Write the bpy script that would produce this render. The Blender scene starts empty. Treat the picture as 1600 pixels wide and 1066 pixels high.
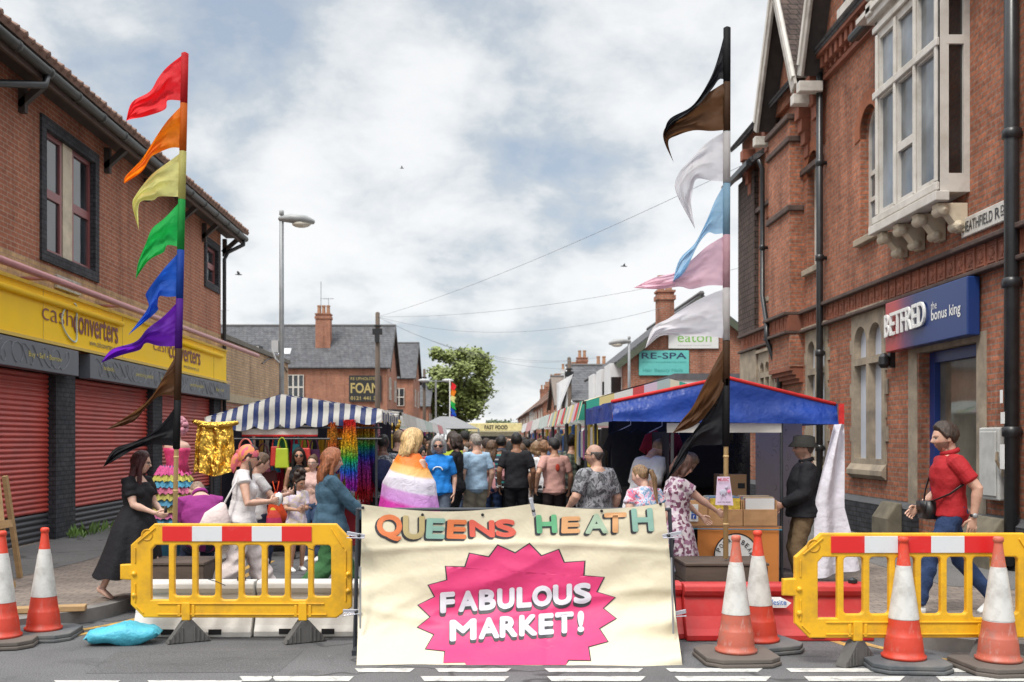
import bpy, bmesh, math, random
import numpy as np
from mathutils import Vector, Matrix, noise
rad = math.radians
S = bpy.context.scene
COL = S.collection
random.seed(7)
# ---------------------------------------------------------------- camera
cam = bpy.data.objects.new('camera', bpy.data.cameras.new('camera'))
COL.objects.link(cam)
S.camera = cam
cam.location = (0, 0, 1.7)
cam.rotation_euler = (rad(90), 0, 0)
cam.data.lens = 35.0
cam.data.sensor_width = 36.0
cam.data.shift_x = 45 / 1600
cam.data.shift_y = 155 / 1600
cam.data.clip_start = 0.1
cam.data.clip_end = 3000
cam.data.dof.use_dof = True
cam.data.dof.focus_distance = 8.6
cam.data.dof.aperture_fstop = 3.2
S.view_settings.view_transform = 'Standard'
S.view_settings.look = 'None'
S.view_settings.gamma = 1
S.view_settings.exposure = 1.12
S.cycles.max_bounces = 8
# ---------------------------------------------------------------- sky: bright broken overcast
SUN_EL, SUN_AZ = rad(58), rad(215)
W = bpy.data.worlds.new("World")
S.world = W
W.use_nodes = True
nt = W.node_tree
nt.nodes.clear()
def nn(t, typ, **kw):
    n = t.nodes.new(typ)
    for k, v in kw.items():
        if k.startswith('i_'):
            n.inputs[k[2:].replace('_', ' ')].default_value = v
        else:
            setattr(n, k, v)
    return n
def mth(t, op, a, b=None, c=None, clamp=False):
    n = t.nodes.new('ShaderNodeMath')
    n.operation = op
    n.use_clamp = clamp
    for i, x in enumerate((a, b, c)):
        if x is None: continue
        if isinstance(x, (int, float)): n.inputs[i].default_value = x
        else: t.links.new(x, n.inputs[i])
    return n.outputs[0]
def ramp(t, fac, stops, interp='LINEAR'):
    n = t.nodes.new('ShaderNodeValToRGB')
    cr = n.color_ramp
    cr.interpolation = interp
    while len(cr.elements) < len(stops): cr.elements.new(0.5)
    for e, (p, c) in zip(cr.elements, stops):
        e.position = p
        e.color = (*c, 1) if len(c) == 3 else c
    if fac is not None: t.links.new(fac, n.inputs[0])
    return n.outputs[0]
def mixc(t, fac, a, b, blend='MIX'):
    n = t.nodes.new('ShaderNodeMix')
    n.data_type = 'RGBA'
    n.blend_type = blend
    for sock, x in ((n.inputs[0], fac), (n.inputs[6], a), (n.inputs[7], b)):
        if isinstance(x, (int, float)): sock.default_value = x
        elif isinstance(x, tuple): sock.default_value = (*x, 1) if len(x) == 3 else x
        else: t.links.new(x, sock)
    return n.outputs[2]
sky = nn(nt, 'ShaderNodeTexSky', sky_type='NISHITA', sun_disc=False, sun_elevation=SUN_EL, sun_rotation=SUN_AZ)
tc = nn(nt, 'ShaderNodeTexCoord')
sep = nn(nt, 'ShaderNodeSeparateXYZ')
nt.links.new(tc.outputs['Generated'], sep.inputs[0])
zc = mth(nt, 'ADD', mth(nt, 'MAXIMUM', sep.outputs[2], 0.0), 0.42)
cmb = nn(nt, 'ShaderNodeCombineXYZ')
nt.links.new(mth(nt, 'DIVIDE', sep.outputs[0], zc), cmb.inputs[0])
nt.links.new(mth(nt, 'DIVIDE', sep.outputs[1], zc), cmb.inputs[1])
cmb.inputs[2].default_value = 3.7
n1 = nn(nt, 'ShaderNodeTexNoise', i_Scale=2.1, i_Detail=8.0, i_Roughness=0.5, i_Distortion=0.1)
nt.links.new(cmb.outputs[0], n1.inputs['Vector'])
n2 = nn(nt, 'ShaderNodeTexNoise', i_Scale=5.2, i_Detail=8.0, i_Roughness=0.58, i_Distortion=0.15)
nt.links.new(cmb.outputs[0], n2.inputs['Vector'])
den = mth(nt, 'ADD', mth(nt, 'MULTIPLY', n1.outputs[0], 0.6), mth(nt, 'MULTIPLY', n2.outputs[0], 0.4))
cloud = ramp(nt, den, [(0.37, (.205, .232, .262)), (0.43, (.275, .298, .32)), (0.475, (.365, .38, .392)), (0.52, (.425, .431, .436)), (0.58, (.45, .453, .455))])
zen = mth(nt, 'MULTIPLY_ADD', ramp(nt, sep.outputs[2], [(0.42, (0, 0, 0)), (0.95, (1, 1, 1))]), 2.2, 1.0)
cl2 = nn(nt, 'ShaderNodeVectorMath', operation='SCALE')
nt.links.new(cloud, cl2.inputs[0])
nt.links.new(zen, cl2.inputs['Scale'])
skb = nn(nt, 'ShaderNodeVectorMath', operation='SCALE')
nt.links.new(sky.outputs[0], skb.inputs[0])
skb.inputs['Scale'].default_value = 0.10
bmask = ramp(nt, den, [(0.33, (0.35, 0.35, 0.35)), (0.45, (0.04, 0.04, 0.04))])
bg = nn(nt, 'ShaderNodeBackground', i_Strength=1.0)
nt.links.new(mixc(nt, bmask, cl2.outputs[0], skb.outputs[0]), bg.inputs[0])
wo = nn(nt, 'ShaderNodeOutputWorld')
nt.links.new(bg.outputs[0], wo.inputs[0])
# ---------------------------------------------------------------- sun behind thin cloud
sl = bpy.data.lights.new('sun', 'SUN')
sl.energy = 1.3
sl.angle = rad(14)
sl.color = (1, .95, .88)
sun = bpy.data.objects.new('sun', sl)
COL.objects.link(sun)
# light comes from behind and above the camera, a little to the left
sd = Vector((math.sin(SUN_AZ) * math.cos(SUN_EL), math.cos(SUN_AZ) * math.cos(SUN_EL), math.sin(SUN_EL)))
sun.rotation_euler = sd.to_track_quat('Z', 'Y').to_euler()
sun.location = sd * 60

# ---------------------------------------------------------------- measuring helpers (35 mm lens, eye at 1.7 m)
F, CX, CY, CH = 1555.6, 755.0, 688.0, 1.7
def P(px, py, Y): return Vector(((px - CX) * Y / F, Y, CH - (py - CY) * Y / F))
def GY(py, z=0.0): return F * (CH - z) / (py - CY)
def G(px, py, z=0.0): return P(px, py, GY(py, z))
def WY(px, X): return F * X / (px - CX)
# ---------------------------------------------------------------- materials
MATS = {}
def newmat(name):
    m = bpy.data.materials.new(name)
    m.use_nodes = True
    t = m.node_tree
    b = t.nodes['Principled BSDF']
    return m, t, b
def bump(t, b, h, strength=.3, dist=.01):
    n = t.nodes.new('ShaderNodeBump')
    n.inputs['Strength'].default_value = strength
    n.inputs['Distance'].default_value = dist
    t.links.new(h, n.inputs['Height'])
    t.links.new(n.outputs[0], b.inputs['Normal'])
def coords(t, kind='Object'):
    if kind == 'Position':
        return t.nodes.new('ShaderNodeNewGeometry').outputs['Position']
    return t.nodes.new('ShaderNodeTexCoord').outputs[kind]
def noi(t, vec, scale, detail=4, rough=.55, dist=0, sc3=None):
    n = t.nodes.new('ShaderNodeTexNoise')
    n.inputs['Scale'].default_value = scale
    n.inputs['Detail'].default_value = detail
    n.inputs['Roughness'].default_value = rough
    n.inputs['Distortion'].default_value = dist
    if sc3:
        mp = t.nodes.new('ShaderNodeMapping')
        mp.inputs['Scale'].default_value = sc3
        t.links.new(vec, mp.inputs[0])
        vec = mp.outputs[0]
    t.links.new(vec, n.inputs['Vector'])
    return n.outputs[0]
def sc(c, k): return tuple(min(1, x * k) for x in c[:3])
def pm(name, col, rough=.6, var=.18, scale=6, bmp=.15, bscale=40, metal=0, sc3=None, spec=None, sheen=0, dist=.004, coat=0, dirt=None, dscale=2.5):
    """plain painted / cloth / stone surface: two tones through noise, fine bump, optional dirt"""
    if name in MATS: return MATS[name]
    m, t, b = newmat(name)
    v = coords(t)
    n = noi(t, v, scale, 5, .6, 0, sc3)
    c = ramp(t, n, [(.3, sc(col, 1 - var)), (.7, sc(col, 1 + var))])
    if dirt:
        d = noi(t, v, dscale, 6, .7)
        f = ramp(t, d, [(.45, (0, 0, 0)), (.72, (dirt[1],) * 3)])
        c = mixc(t, f, c, tuple(dirt[0]))
    t.links.new(c, b.inputs['Base Color'])
    r = ramp(t, n, [(.3, (rough * .9,) * 3), (.7, (min(1, rough * 1.1),) * 3)])
    t.links.new(r, b.inputs['Roughness'])
    b.inputs['Metallic'].default_value = metal
    if spec is not None: b.inputs['Specular IOR Level'].default_value = spec
    if sheen: b.inputs['Sheen Weight'].default_value = sheen
    if coat: b.inputs['Coat Weight'].default_value = coat
    if bmp: bump(t, b, noi(t, v, bscale, 3, .6, 0, sc3), bmp, dist)
    MATS[name] = m
    return m
def brick(name, c1, c2, mortar, w=.225, h=.075, ms=.011, spread=.3, stain=.25, band=None, bump_s=.5, offset=.5):
    """brickwork laid in metres on any upright wall; band=(z0,z1,c1,c2) swaps the brick colour between two heights"""
    if name in MATS: return MATS[name]
    m, t, b = newmat(name)
    p = coords(t, 'Position')
    s = t.nodes.new('ShaderNodeSeparateXYZ')
    t.links.new(p, s.inputs[0])
    cb = t.nodes.new('ShaderNodeCombineXYZ')
    t.links.new(mth(t, 'ADD', s.outputs[0], s.outputs[1]), cb.inputs[0])
    t.links.new(s.outputs[2], cb.inputs[1])
    def bt(a, bb, mo):
        n = t.nodes.new('ShaderNodeTexBrick')
        n.offset = offset
        for k, v in (('Scale', 1), ('Mortar Size', ms), ('Brick Width', w), ('Row Height', h), ('Mortar Smooth', .1), ('Bias', 0)):
            n.inputs[k].default_value = v
        n.inputs['Color1'].default_value = (*a, 1)
        n.inputs['Color2'].default_value = (*bb, 1)
        n.inputs['Mortar'].default_value = (*mo, 1)
        t.links.new(cb.outputs[0], n.inputs['Vector'])
        return n
    n = bt(c1, c2, mortar)
    c = n.outputs['Color']
    if band:
        n_b = bt(band[2], band[3], mortar)
        f = mth(t, 'MULTIPLY', mth(t, 'GREATER_THAN', s.outputs[2], band[0]), mth(t, 'LESS_THAN', s.outputs[2], band[1]))
        c = mixc(t, f, c, n_b.outputs['Color'])
    nz = noi(t, p, 1.3, 7, .65)
    k = ramp(t, nz, [(.3, (1 - stain,) * 3), (.7, (1 + stain * .6,) * 3)])
    c = mixc(t, 1.0, c, k, 'MULTIPLY')
    sk_ = noi(t, p, 1, 5, .6, 0, (2.6, 2.6, .22))
    c = mixc(t, 1.0, c, ramp(t, sk_, [(.34, (.74, .72, .72)), (.5, (1, 1, 1)), (.72, (1.15, 1.12, 1.08))]), 'MULTIPLY')
    nz2 = noi(t, p, 14, 3, .6)
    c = mixc(t, 1.0, c, ramp(t, nz2, [(.3, (1 - spread,) * 3), (.7, (1 + spread,) * 3)]), 'MULTIPLY')
    t.links.new(c, b.inputs['Base Color'])
    b.inputs['Roughness'].default_value = .85
    b.inputs['Specular IOR Level'].default_value = .25
    bump(t, b, mth(t, 'ADD', mth(t, 'SUBTRACT', 1.0, n.outputs['Fac']), mth(t, 'MULTIPLY', nz2, .5)), bump_s, .012)
    MATS[name] = m
    return m
def glass(name, tint=(.02, .024, .028), rough=.05):
    if name in MATS: return MATS[name]
    m, t, b = newmat(name)
    v = coords(t, 'Position')
    n = noi(t, v, .9, 3)
    t.links.new(ramp(t, n, [(.35, sc(tint, .6)), (.65, sc(tint, 2.2))]), b.inputs['Base Color'])
    b.inputs['Roughness'].default_value = rough
    b.inputs['Specular IOR Level'].default_value = .9
    bump(t, b, noi(t, v, 1.6, 2), .06, .05)
    MATS[name] = m
    return m
def lit(name, col): return pm(name, col, .5, .05, 12, 0)
# ---------------------------------------------------------------- mesh helpers
def link(o, parent=None):
    COL.objects.link(o)
    if parent: o.parent = parent
    return o
def tag(o, label=None, cat=None, group=None, kind=None):
    if label: o['label'] = label
    if cat: o['category'] = cat
    if group: o['group'] = group
    if kind: o['kind'] = kind
    return o
def thing(name, label, cat, loc=(0, 0, 0), rz=0, group=None):
    o = bpy.data.objects.new(name, None)
    o.empty_display_size = .2
    link(o)
    o.location = loc
    o.rotation_euler = (0, 0, rz)
    return tag(o, label, cat, group)
def wloc(p):
    v = Vector((0, 0, 0))
    while p:
        v = v + p.location
        p = p.parent
    return v
def copy_tree(o, parent=None):
    c = o.copy()
    link(c, parent)
    for ch in list(o.children): copy_tree(ch, c)
    return c
class MB:
    def __init__(s): s.v, s.f = [], []
    def add(s, vs, fs):
        n = len(s.v)
        s.v += [tuple(v) for v in vs]
        s.f += [tuple(i + n for i in f) for f in fs]
        return s
    def box(s, x0, x1, y0, y1, z0, z1):
        v = [(x, y, z) for z in (z0, z1) for y in (y0, y1) for x in (x0, x1)]
        return s.add(v, [(0, 2, 3, 1), (4, 5, 7, 6), (0, 1, 5, 4), (2, 6, 7, 3), (0, 4, 6, 2), (1, 3, 7, 5)])
    def obox(s, c, size, M=None):
        h = [x / 2 for x in size]
        v = [Vector((x * h[0], y * h[1], z * h[2])) for z in (-1, 1) for y in (-1, 1) for x in (-1, 1)]
        if M is not None: v = [M @ p for p in v]
        return s.add([p + Vector(c) for p in v], [(0, 2, 3, 1), (4, 5, 7, 6), (0, 1, 5, 4), (2, 6, 7, 3), (0, 4, 6, 2), (1, 3, 7, 5)])
    def bar(s, a, b, w=.05, h=None):
        a, b = Vector(a), Vector(b)
        d = b - a
        q = d.to_track_quat('Y', 'Z').to_matrix()
        return s.obox((a + b) / 2, (w, d.length, h or w), q)
    def prism(s, poly, vec):
        n = len(poly)
        vec = Vector(vec)
        v = [Vector(p) for p in poly] + [Vector(p) + vec for p in poly]
        f = [tuple(range(n))[::-1], tuple(range(n, 2 * n))] + [(i, (i + 1) % n, n + (i + 1) % n, n + i) for i in range(n)]
        return s.add(v, f)
    def tube(s, path, r, n=8):
        V, Fc = tube_geo(path, r, n)
        return s.add(V, Fc)
    def lathe(s, prof, n=24, c=(0, 0, 0), a0=0, sx=1, sy=1, caps=True):
        v, f = [], []
        for r, z in prof:
            for i in range(n):
                a = a0 + 2 * math.pi * i / n
                v.append((c[0] + r * sx * math.cos(a), c[1] + r * sy * math.sin(a), c[2] + z))
        for j in range(len(prof) - 1):
            for i in range(n):
                k = (i + 1) % n
                f.append((j * n + i, j * n + k, (j + 1) * n + k, (j + 1) * n + i))
        if caps:
            f.append(tuple(range(n))[::-1])
            f.append(tuple(range((len(prof) - 1) * n, len(prof) * n)))
        return s.add(v, f)
    def grid(s, fn, nu, nv):
        v = [fn(i / nu, j / nv) for j in range(nv + 1) for i in range(nu + 1)]
        f = [(j * (nu + 1) + i, j * (nu + 1) + i + 1, (j + 1) * (nu + 1) + i + 1, (j + 1) * (nu + 1) + i) for j in range(nv) for i in range(nu)]
        return s.add(v, f)
    def ball(s, c, r, n=12, m=8):
        if not isinstance(r, (tuple, list)): r = (r, r, r)
        V, Fc = ellip(c, r, n, m)
        return s.add(V, Fc)
    def xf(s, M):
        s.v = [tuple(M @ Vector(p)) for p in s.v]
        return s
    def build(s, name, mat, parent=None, label=None, smooth=False, bevel=0, solid=0, local=False, seg=2):
        me = bpy.data.meshes.new(name)
        vs = s.v
        if parent is not None and not local:
            o = wloc(parent)
            vs = [(a - o.x, b - o.y, c - o.z) for a, b, c in vs]
        me.from_pydata(vs, [], s.f)
        me.materials.append(mat)
        if smooth: me.polygons.foreach_set('use_smooth', [True] * len(me.polygons))
        me.update()
        o = link(bpy.data.objects.new(name, me), parent)
        if solid:
            md = o.modifiers.new('solid', 'SOLIDIFY')
            md.thickness = solid
            md.offset = 0
        if bevel:
            md = o.modifiers.new('bevel', 'BEVEL')
            md.width = bevel
            md.segments = seg
            md.limit_method = 'ANGLE'
            md.angle_limit = rad(35)
        if label: o['label'] = label
        return o
def tube_geo(path, r, n=10, round_caps=True):
    path = [Vector(p) for p in path]
    m = len(path)
    if not isinstance(r, (list, tuple)): r = [r] * m
    r = [x if isinstance(x, (list, tuple)) else (x, x) for x in r]
    tan = []
    for i in range(m):
        a = path[max(i - 1, 0)]
        b = path[min(i + 1, m - 1)]
        d = (b - a)
        tan.append(d.normalized() if d.length > 1e-9 else Vector((0, 0, 1)))
    t0 = tan[0]
    ref = Vector((1, 0, 0)) if abs(t0.x) < .9 else Vector((0, 1, 0))
    u = (ref - t0 * ref.dot(t0)).normalized()
    V = []
    for i in range(m):
        t = tan[i]
        u = (u - t * u.dot(t)).normalized()
        w = t.cross(u)
        for k in range(n):
            a = 2 * math.pi * k / n
            V.append(path[i] + u * (r[i][0] * math.cos(a)) + w * (r[i][1] * math.sin(a)))
    Fc = []
    for i in range(m - 1):
        for k in range(n):
            k2 = (k + 1) % n
            Fc.append((i * n + k, i * n + k2, (i + 1) * n + k2, (i + 1) * n + k))
    c0 = path[0] - tan[0] * (min(r[0]) * .55 if round_caps else 0)
    c1 = path[-1] + tan[-1] * (min(r[-1]) * .55 if round_caps else 0)
    V += [c0, c1]
    a, b = m * n, m * n + 1
    for k in range(n):
        k2 = (k + 1) % n
        Fc.append((a, k2, k))
        Fc.append((b, (m - 1) * n + k, (m - 1) * n + k2))
    return V, Fc
def ellip(c, r, n=16, m=10):
    V = [(c[0], c[1], c[2] - r[2])]
    for j in range(1, m):
        ph = -math.pi / 2 + math.pi * j / m
        for i in range(n):
            a = 2 * math.pi * i / n
            V.append((c[0] + r[0] * math.cos(ph) * math.cos(a), c[1] + r[1] * math.cos(ph) * math.sin(a), c[2] + r[2] * math.sin(ph)))
    V.append((c[0], c[1], c[2] + r[2]))
    Fc = [(0, 1 + (i + 1) % n, 1 + i) for i in range(n)]
    for j in range(m - 2):
        for i in range(n):
            k = (i + 1) % n
            Fc.append((1 + j * n + i, 1 + j * n + k, 1 + (j + 1) * n + k, 1 + (j + 1) * n + i))
    e = len(V) - 1
    o = 1 + (m - 2) * n
    Fc += [(o + i, o + (i + 1) % n, e) for i in range(n)]
    return V, Fc
def frame(o, right, up):
    r, u = Vector(right).normalized(), Vector(up).normalized()
    n = r.cross(u)
    return Matrix(((r.x, u.x, n.x, o[0]), (r.y, u.y, n.y, o[1]), (r.z, u.z, n.z, o[2]), (0, 0, 0, 1)))
def curve_geo(cu):
    o = bpy.data.objects.new('tmp', cu)
    me = bpy.data.meshes.new_from_object(o)
    V = [v.co.copy() for v in me.vertices]
    Fc = [tuple(p.vertices) for p in me.polygons]
    bpy.data.objects.remove(o)
    bpy.data.curves.remove(cu)
    bpy.data.meshes.remove(me)
    return V, Fc
def shape2d(outer, holes=(), depth=.1, bev=0):
    """flat outline with openings, as a slab: local x,y in plane, z from 0 to depth"""
    cu = bpy.data.curves.new('tmp', 'CURVE')
    cu.dimensions = '2D'
    cu.fill_mode = 'BOTH'
    cu.extrude = max(depth / 2 - bev, 0)
    cu.bevel_depth = bev
    cu.bevel_resolution = 1
    if bev: cu.offset = -bev
    for poly in [outer] + list(holes):
        sp = cu.splines.new('POLY')
        sp.points.add(len(poly) - 1)
        for p, q in zip(sp.points, poly): p.co = (q[0], q[1], 0, 1)
        sp.use_cyclic_u = True
    V, Fc = curve_geo(cu)
    return [v + Vector((0, 0, depth / 2)) for v in V], Fc
def text_geo(s, bold=0.0, ext=0.0, shear=0.0, align=None):
    cu = bpy.data.curves.new('tmp', 'FONT')
    cu.body = s
    cu.offset = bold
    cu.extrude = ext
    cu.shear = shear
    cu.resolution_u = 4
    return curve_geo(cu)
def fit(V, w, h):
    x0, x1 = min(v.x for v in V), max(v.x for v in V)
    y0, y1 = min(v.y for v in V), max(v.y for v in V)
    return [Vector(((v.x - x0) / (x1 - x0) * w, (v.y - y0) / (y1 - y0) * h, v.z)) for v in V]
def text_on(mb, s, o, right, up, w, h, bold=0.0, ext=.003, shear=0.0):
    """the words s stretched to w x h with the lower left corner at o"""
    V, Fc = text_geo(s, bold, 0, shear)
    V = fit(V, w, h)
    M = frame(o, right, up)
    # front sheet with a thin skirt
    n = len(V)
    mb.add([M @ Vector((v.x, v.y, ext)) for v in V], Fc)
    return mb
def rrect(x0, x1, y0, y1, r, n=4):
    out = []
    for cx, cy, a0 in ((x1 - r, y1 - r, 0), (x0 + r, y1 - r, 90), (x0 + r, y0 + r, 180), (x1 - r, y0 + r, 270)):
        for i in range(n + 1):
            a = rad(a0 + 90 * i / n)
            out.append((cx + r * math.cos(a), cy + r * math.sin(a)))
    return out
def archp(x0, x1, y0, y1, pointed=0, n=8):
    """opening with an arched head; pointed raises the crown"""
    w = (x1 - x0) / 2
    c = (x0 + x1) / 2
    rise = w * (1 + pointed)
    ys = y1 - rise
    out = [(x0, y0), (x1, y0)]
    for i in range(2 * n + 1):
        a = math.pi * i / (2 * n)
        k = abs(math.cos(a))
        y = math.sin(a) ** (1 if not pointed else .85)
        out.append((c + w * math.cos(a), ys + rise * y))
    return out
def rect(x0, x1, y0, y1): return [(x0, y0), (x1, y0), (x1, y1), (x0, y1)]
def bez(pts, t):
    pts = [Vector(p) for p in pts]
    while len(pts) > 1: pts = [a.lerp(b, t) for a, b in zip(pts, pts[1:])]
    return pts[0]
# ================================================================ THE SETTING
def asphalt(name, col, rough=.9):
    m, t, b = newmat(name)
    p = coords(t, 'Position')
    n = noi(t, p, .55, 7, .62)
    c = ramp(t, n, [(.32, sc(col, .78)), (.5, col), (.7, sc(col, 1.22))])
    g = noi(t, p, 90, 2, .7)
    c = mixc(t, 1.0, c, ramp(t, g, [(.3, (.5,) * 3), (.7, (1.5,) * 3)]), 'MULTIPLY')
    st = noi(t, p, 2.3, 5, .7, .6)
    c = mixc(t, ramp(t, st, [(.56, (0, 0, 0)), (.7, (.6,) * 3)]), c, sc(col, .55))
    w = t.nodes.new('ShaderNodeTexVoronoi')
    w.feature = 'DISTANCE_TO_EDGE'
    w.inputs['Scale'].default_value = .38
    mp = t.nodes.new('ShaderNodeVectorMath')
    mp.operation = 'MULTIPLY_ADD'
    t.links.new(p, mp.inputs[0])
    mp.inputs[1].default_value = (1, 1, 1)
    nv = t.nodes.new('ShaderNodeTexNoise')
    nv.inputs['Scale'].default_value = 2.0
    t.links.new(p, nv.inputs['Vector'])
    t.links.new(nv.outputs['Color'], mp.inputs[2])
    t.links.new(mp.outputs[0], w.inputs['Vector'])
    c = mixc(t, ramp(t, w.outputs['Distance'], [(.004, (.8,) * 3), (.014, (0, 0, 0))]), c, sc(col, .4))
    sp = noi(t, p, 17, 2, .5)
    c = mixc(t, ramp(t, sp, [(.735, (0, 0, 0)), (.75, (.6,) * 3)]), c, sc(col, 2.2))
    t.links.new(c, b.inputs['Base Color'])
    b.inputs['Roughness'].default_value = rough
    b.inputs['Specular IOR Level'].default_value = .3
    bump(t, b, g, .5, .006)
    return m
def paver(name, c1, c2, mo, w, h):
    m, t, b = newmat(name)
    p = coords(t, 'Position')
    n = t.nodes.new('ShaderNodeTexBrick')
    for k, v in (('Scale', 1), ('Mortar Size', .006), ('Brick Width', w), ('Row Height', h), ('Mortar Smooth', .2)):
        n.inputs[k].default_value = v
    n.inputs['Color1'].default_value = (*c1, 1)
    n.inputs['Color2'].default_value = (*c2, 1)
    n.inputs['Mortar'].default_value = (*mo, 1)
    t.links.new(p, n.inputs['Vector'])
    c = mixc(t, 1.0, n.outputs['Color'], ramp(t, noi(t, p, 1.1, 6, .65), [(.3, (.7,) * 3), (.7, (1.25,) * 3)]), 'MULTIPLY')
    c = mixc(t, 1.0, c, ramp(t, noi(t, p, 30, 3, .6), [(.3, (.8,) * 3), (.7, (1.2,) * 3)]), 'MULTIPLY')
    sp = noi(t, p, 9, 2, .5)
    c = mixc(t, ramp(t, sp, [(.71, (0, 0, 0)), (.73, (.6,) * 3)]), c, sc(c1, .35))
    t.links.new(c, b.inputs['Base Color'])
    b.inputs['Roughness'].default_value = .88
    bump(t, b, mth(t, 'SUBTRACT', 1.0, n.outputs['Fac']), .4, .008)
    return m
ROAD = asphalt('asphalt', (.12, .12, .123))
ROAD2 = asphalt('pavement_asphalt', (.15, .147, .143))
PAVE = paver('block_paving', (.25, .205, .17), (.2, .165, .14), (.09, .08, .07), .2, .1)
KERB = pm('kerb_stone', (.2, .19, .18), .85, .25, 4, .3, 60)
WHITEL = pm('road_paint_white', (.58, .58, .55), .7, .15, 9, .2, 60, dirt=((.14, .14, .14), .95), dscale=9)
YELL = pm('road_paint_yellow', (.55, .33, .07), .7, .15, 9, .2, 60, dirt=((.14, .13, .12), .8), dscale=7)
# --- ground and carriageway
tag(MB().add([(-900, -60, -.02), (900, -60, -.02), (900, 1500, -.02), (-900, 1500, -.02)], [(0, 1, 2, 3)]).build('ground', pm('ground_earth', (.12, .12, .1), .9)), kind='structure')
tag(MB().add([(-60, -20, 0), (60, -20, 0), (60, 8.3, 0), (4, 8.3, 0), (4, 260, 0), (-4.2, 260, 0), (-4.2, 8.3, 0), (-60, 8.3, 0)],
             [(0, 1, 2, 7), (7, 2, 3, 6), (6, 3, 4, 5)]).build('road', ROAD), kind='structure')
def smooth_path(pts, k=6):
    out = []
    n = len(pts)
    for i in range(n - 1):
        p0, p1, p2, p3 = pts[max(i - 1, 0)], pts[i], pts[i + 1], pts[min(i + 2, n - 1)]
        for j in range(k):
            t = j / k
            out.append(tuple(.5 * (2 * b + (c - a) * t + (2 * a - 5 * b + 4 * c - d) * t * t + (3 * b - a - 3 * c + d) * t ** 3) for a, b, c, d in zip(p0, p1, p2, p3)))
    return out + [pts[-1]]
def offs(path, d):
    out = []
    for i, p in enumerate(path):
        a, b = path[max(i - 1, 0)], path[min(i + 1, len(path) - 1)]
        t = Vector((b[0] - a[0], b[1] - a[1])).normalized()
        out.append((p[0] - t.y * d, p[1] + t.x * d))
    return out
def strip(path, d0, d1, z0, z1=None):
    mb = MB()
    A, B = offs(path, d0), offs(path, d1)
    n = len(path)
    if z1 is None:
        mb.add([(p[0], p[1], z0) for p in A] + [(p[0], p[1], z0) for p in B], [(i, i + 1, n + i + 1, n + i) for i in range(n - 1)])
    else:
        v = [(p[0], p[1], z0) for p in A] + [(p[0], p[1], z0) for p in B] + [(p[0], p[1], z1) for p in A] + [(p[0], p[1], z1) for p in B]
        f = []
        for i in range(n - 1):
            f += [(2 * n + i, 2 * n + i + 1, 3 * n + i + 1, 3 * n + i), (i, i + 1, 2 * n + i + 1, 2 * n + i), (n + i + 1, n + i, 3 * n + i, 3 * n + i + 1)]
        mb.add(v, f)
    return mb
KL = [(-40, 7.9), (-8, 8.05)] + smooth_path([(-6.2, 8.12), (-5.4, 8.18), (-4.75, 8.32), (-4.22, 8.62), (-3.84, 9.08), (-3.57, 9.6), (-3.48, 10.5), (-3.45, 11.5)]) + [(-3.45, 14), (-3.45, 180)]
KR = [(40, 7.25), (8, 7.4)] + smooth_path([(6, 7.5), (5.2, 7.52), (4.4, 7.62), (3.8, 7.9), (3.47, 8.4), (3.35, 9.2), (3.3, 10.2), (3.3, 11.2)]) + [(3.3, 14), (3.3, 180)]
for path, sgn, wx in ((KL, 1, -60), (KR, -1, 60)):
    inn = offs(path, sgn * .14)
    poly = [(p[0], p[1], .12) for p in inn] + [(wx, 180, .12), (wx, inn[0][1], .12)]
    tag(MB().add(poly, [tuple(range(len(poly)))]).build('pavement', PAVE), kind='structure')
    tag(strip(path, 0, sgn * .14, -.03, .125).build('kerb', KERB, bevel=.0), kind='structure')
    ym = strip(path[1:-1], -sgn * .26, -sgn * .34, .004)
    A = strip(path[1:-1], -sgn * .44, -sgn * .52, .004)
    ym.add(A.v, A.f)
    tag(ym.build('double_yellow_line', YELL), kind='structure')
tag(MB().add([(-6.8, 9.5, .124), (-5.45, 10.6, .124), (-5.2, 13, .124), (-5.1, 60, .124), (-6.8, 60, .124)], [(0, 1, 2, 3, 4)]).build('pavement_strip', ROAD2), kind='structure')
tag(MB().add([(5.0, 10.8, .124), (6.5, 10, .124), (6.5, 60, .124), (4.6, 60, .124)], [(0, 1, 2, 3)]).build('pavement_strip', ROAD2), kind='structure')
PATCH = asphalt('asphalt_patch', (.108, .108, .11))
for pts in ([(-2.9, 7.25), (-1.5, 7.3), (-1.45, 8.05), (-2.95, 8.0)], [(1.95, 7.9), (3.1, 7.75), (3.3, 9.4), (2.1, 9.5)]):
    tag(MB().add([(x, y, .002) for x, y in pts], [(0, 1, 2, 3)]).build('road_patch', PATCH), kind='structure')
dash = MB()
for y0, y1, runs in ((1045, 1051, [(560, 640), (686, 791), (858, 997), (1048, 1184), (1236, 1366), (1480, 1590)]),
                     (1057.5, 1065, [(380, 420), (430, 545), (663, 788), (862, 1001), (1062, 1197), (1264, 1406), (1470, 1600)]),
                     (1064, 1070, [(236, 372), (90, 180)])):
    for a, b in runs:
        p = [G(a, y1), G(b, y1), G(b + 8, y0), G(a - 6 if a < 755 else a - 8, y0)]
        dash.add([(q.x, q.y, .004) for q in p], [(0, 1, 2, 3)])
tag(dash.build('road_markings', WHITEL), kind='structure')

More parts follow.
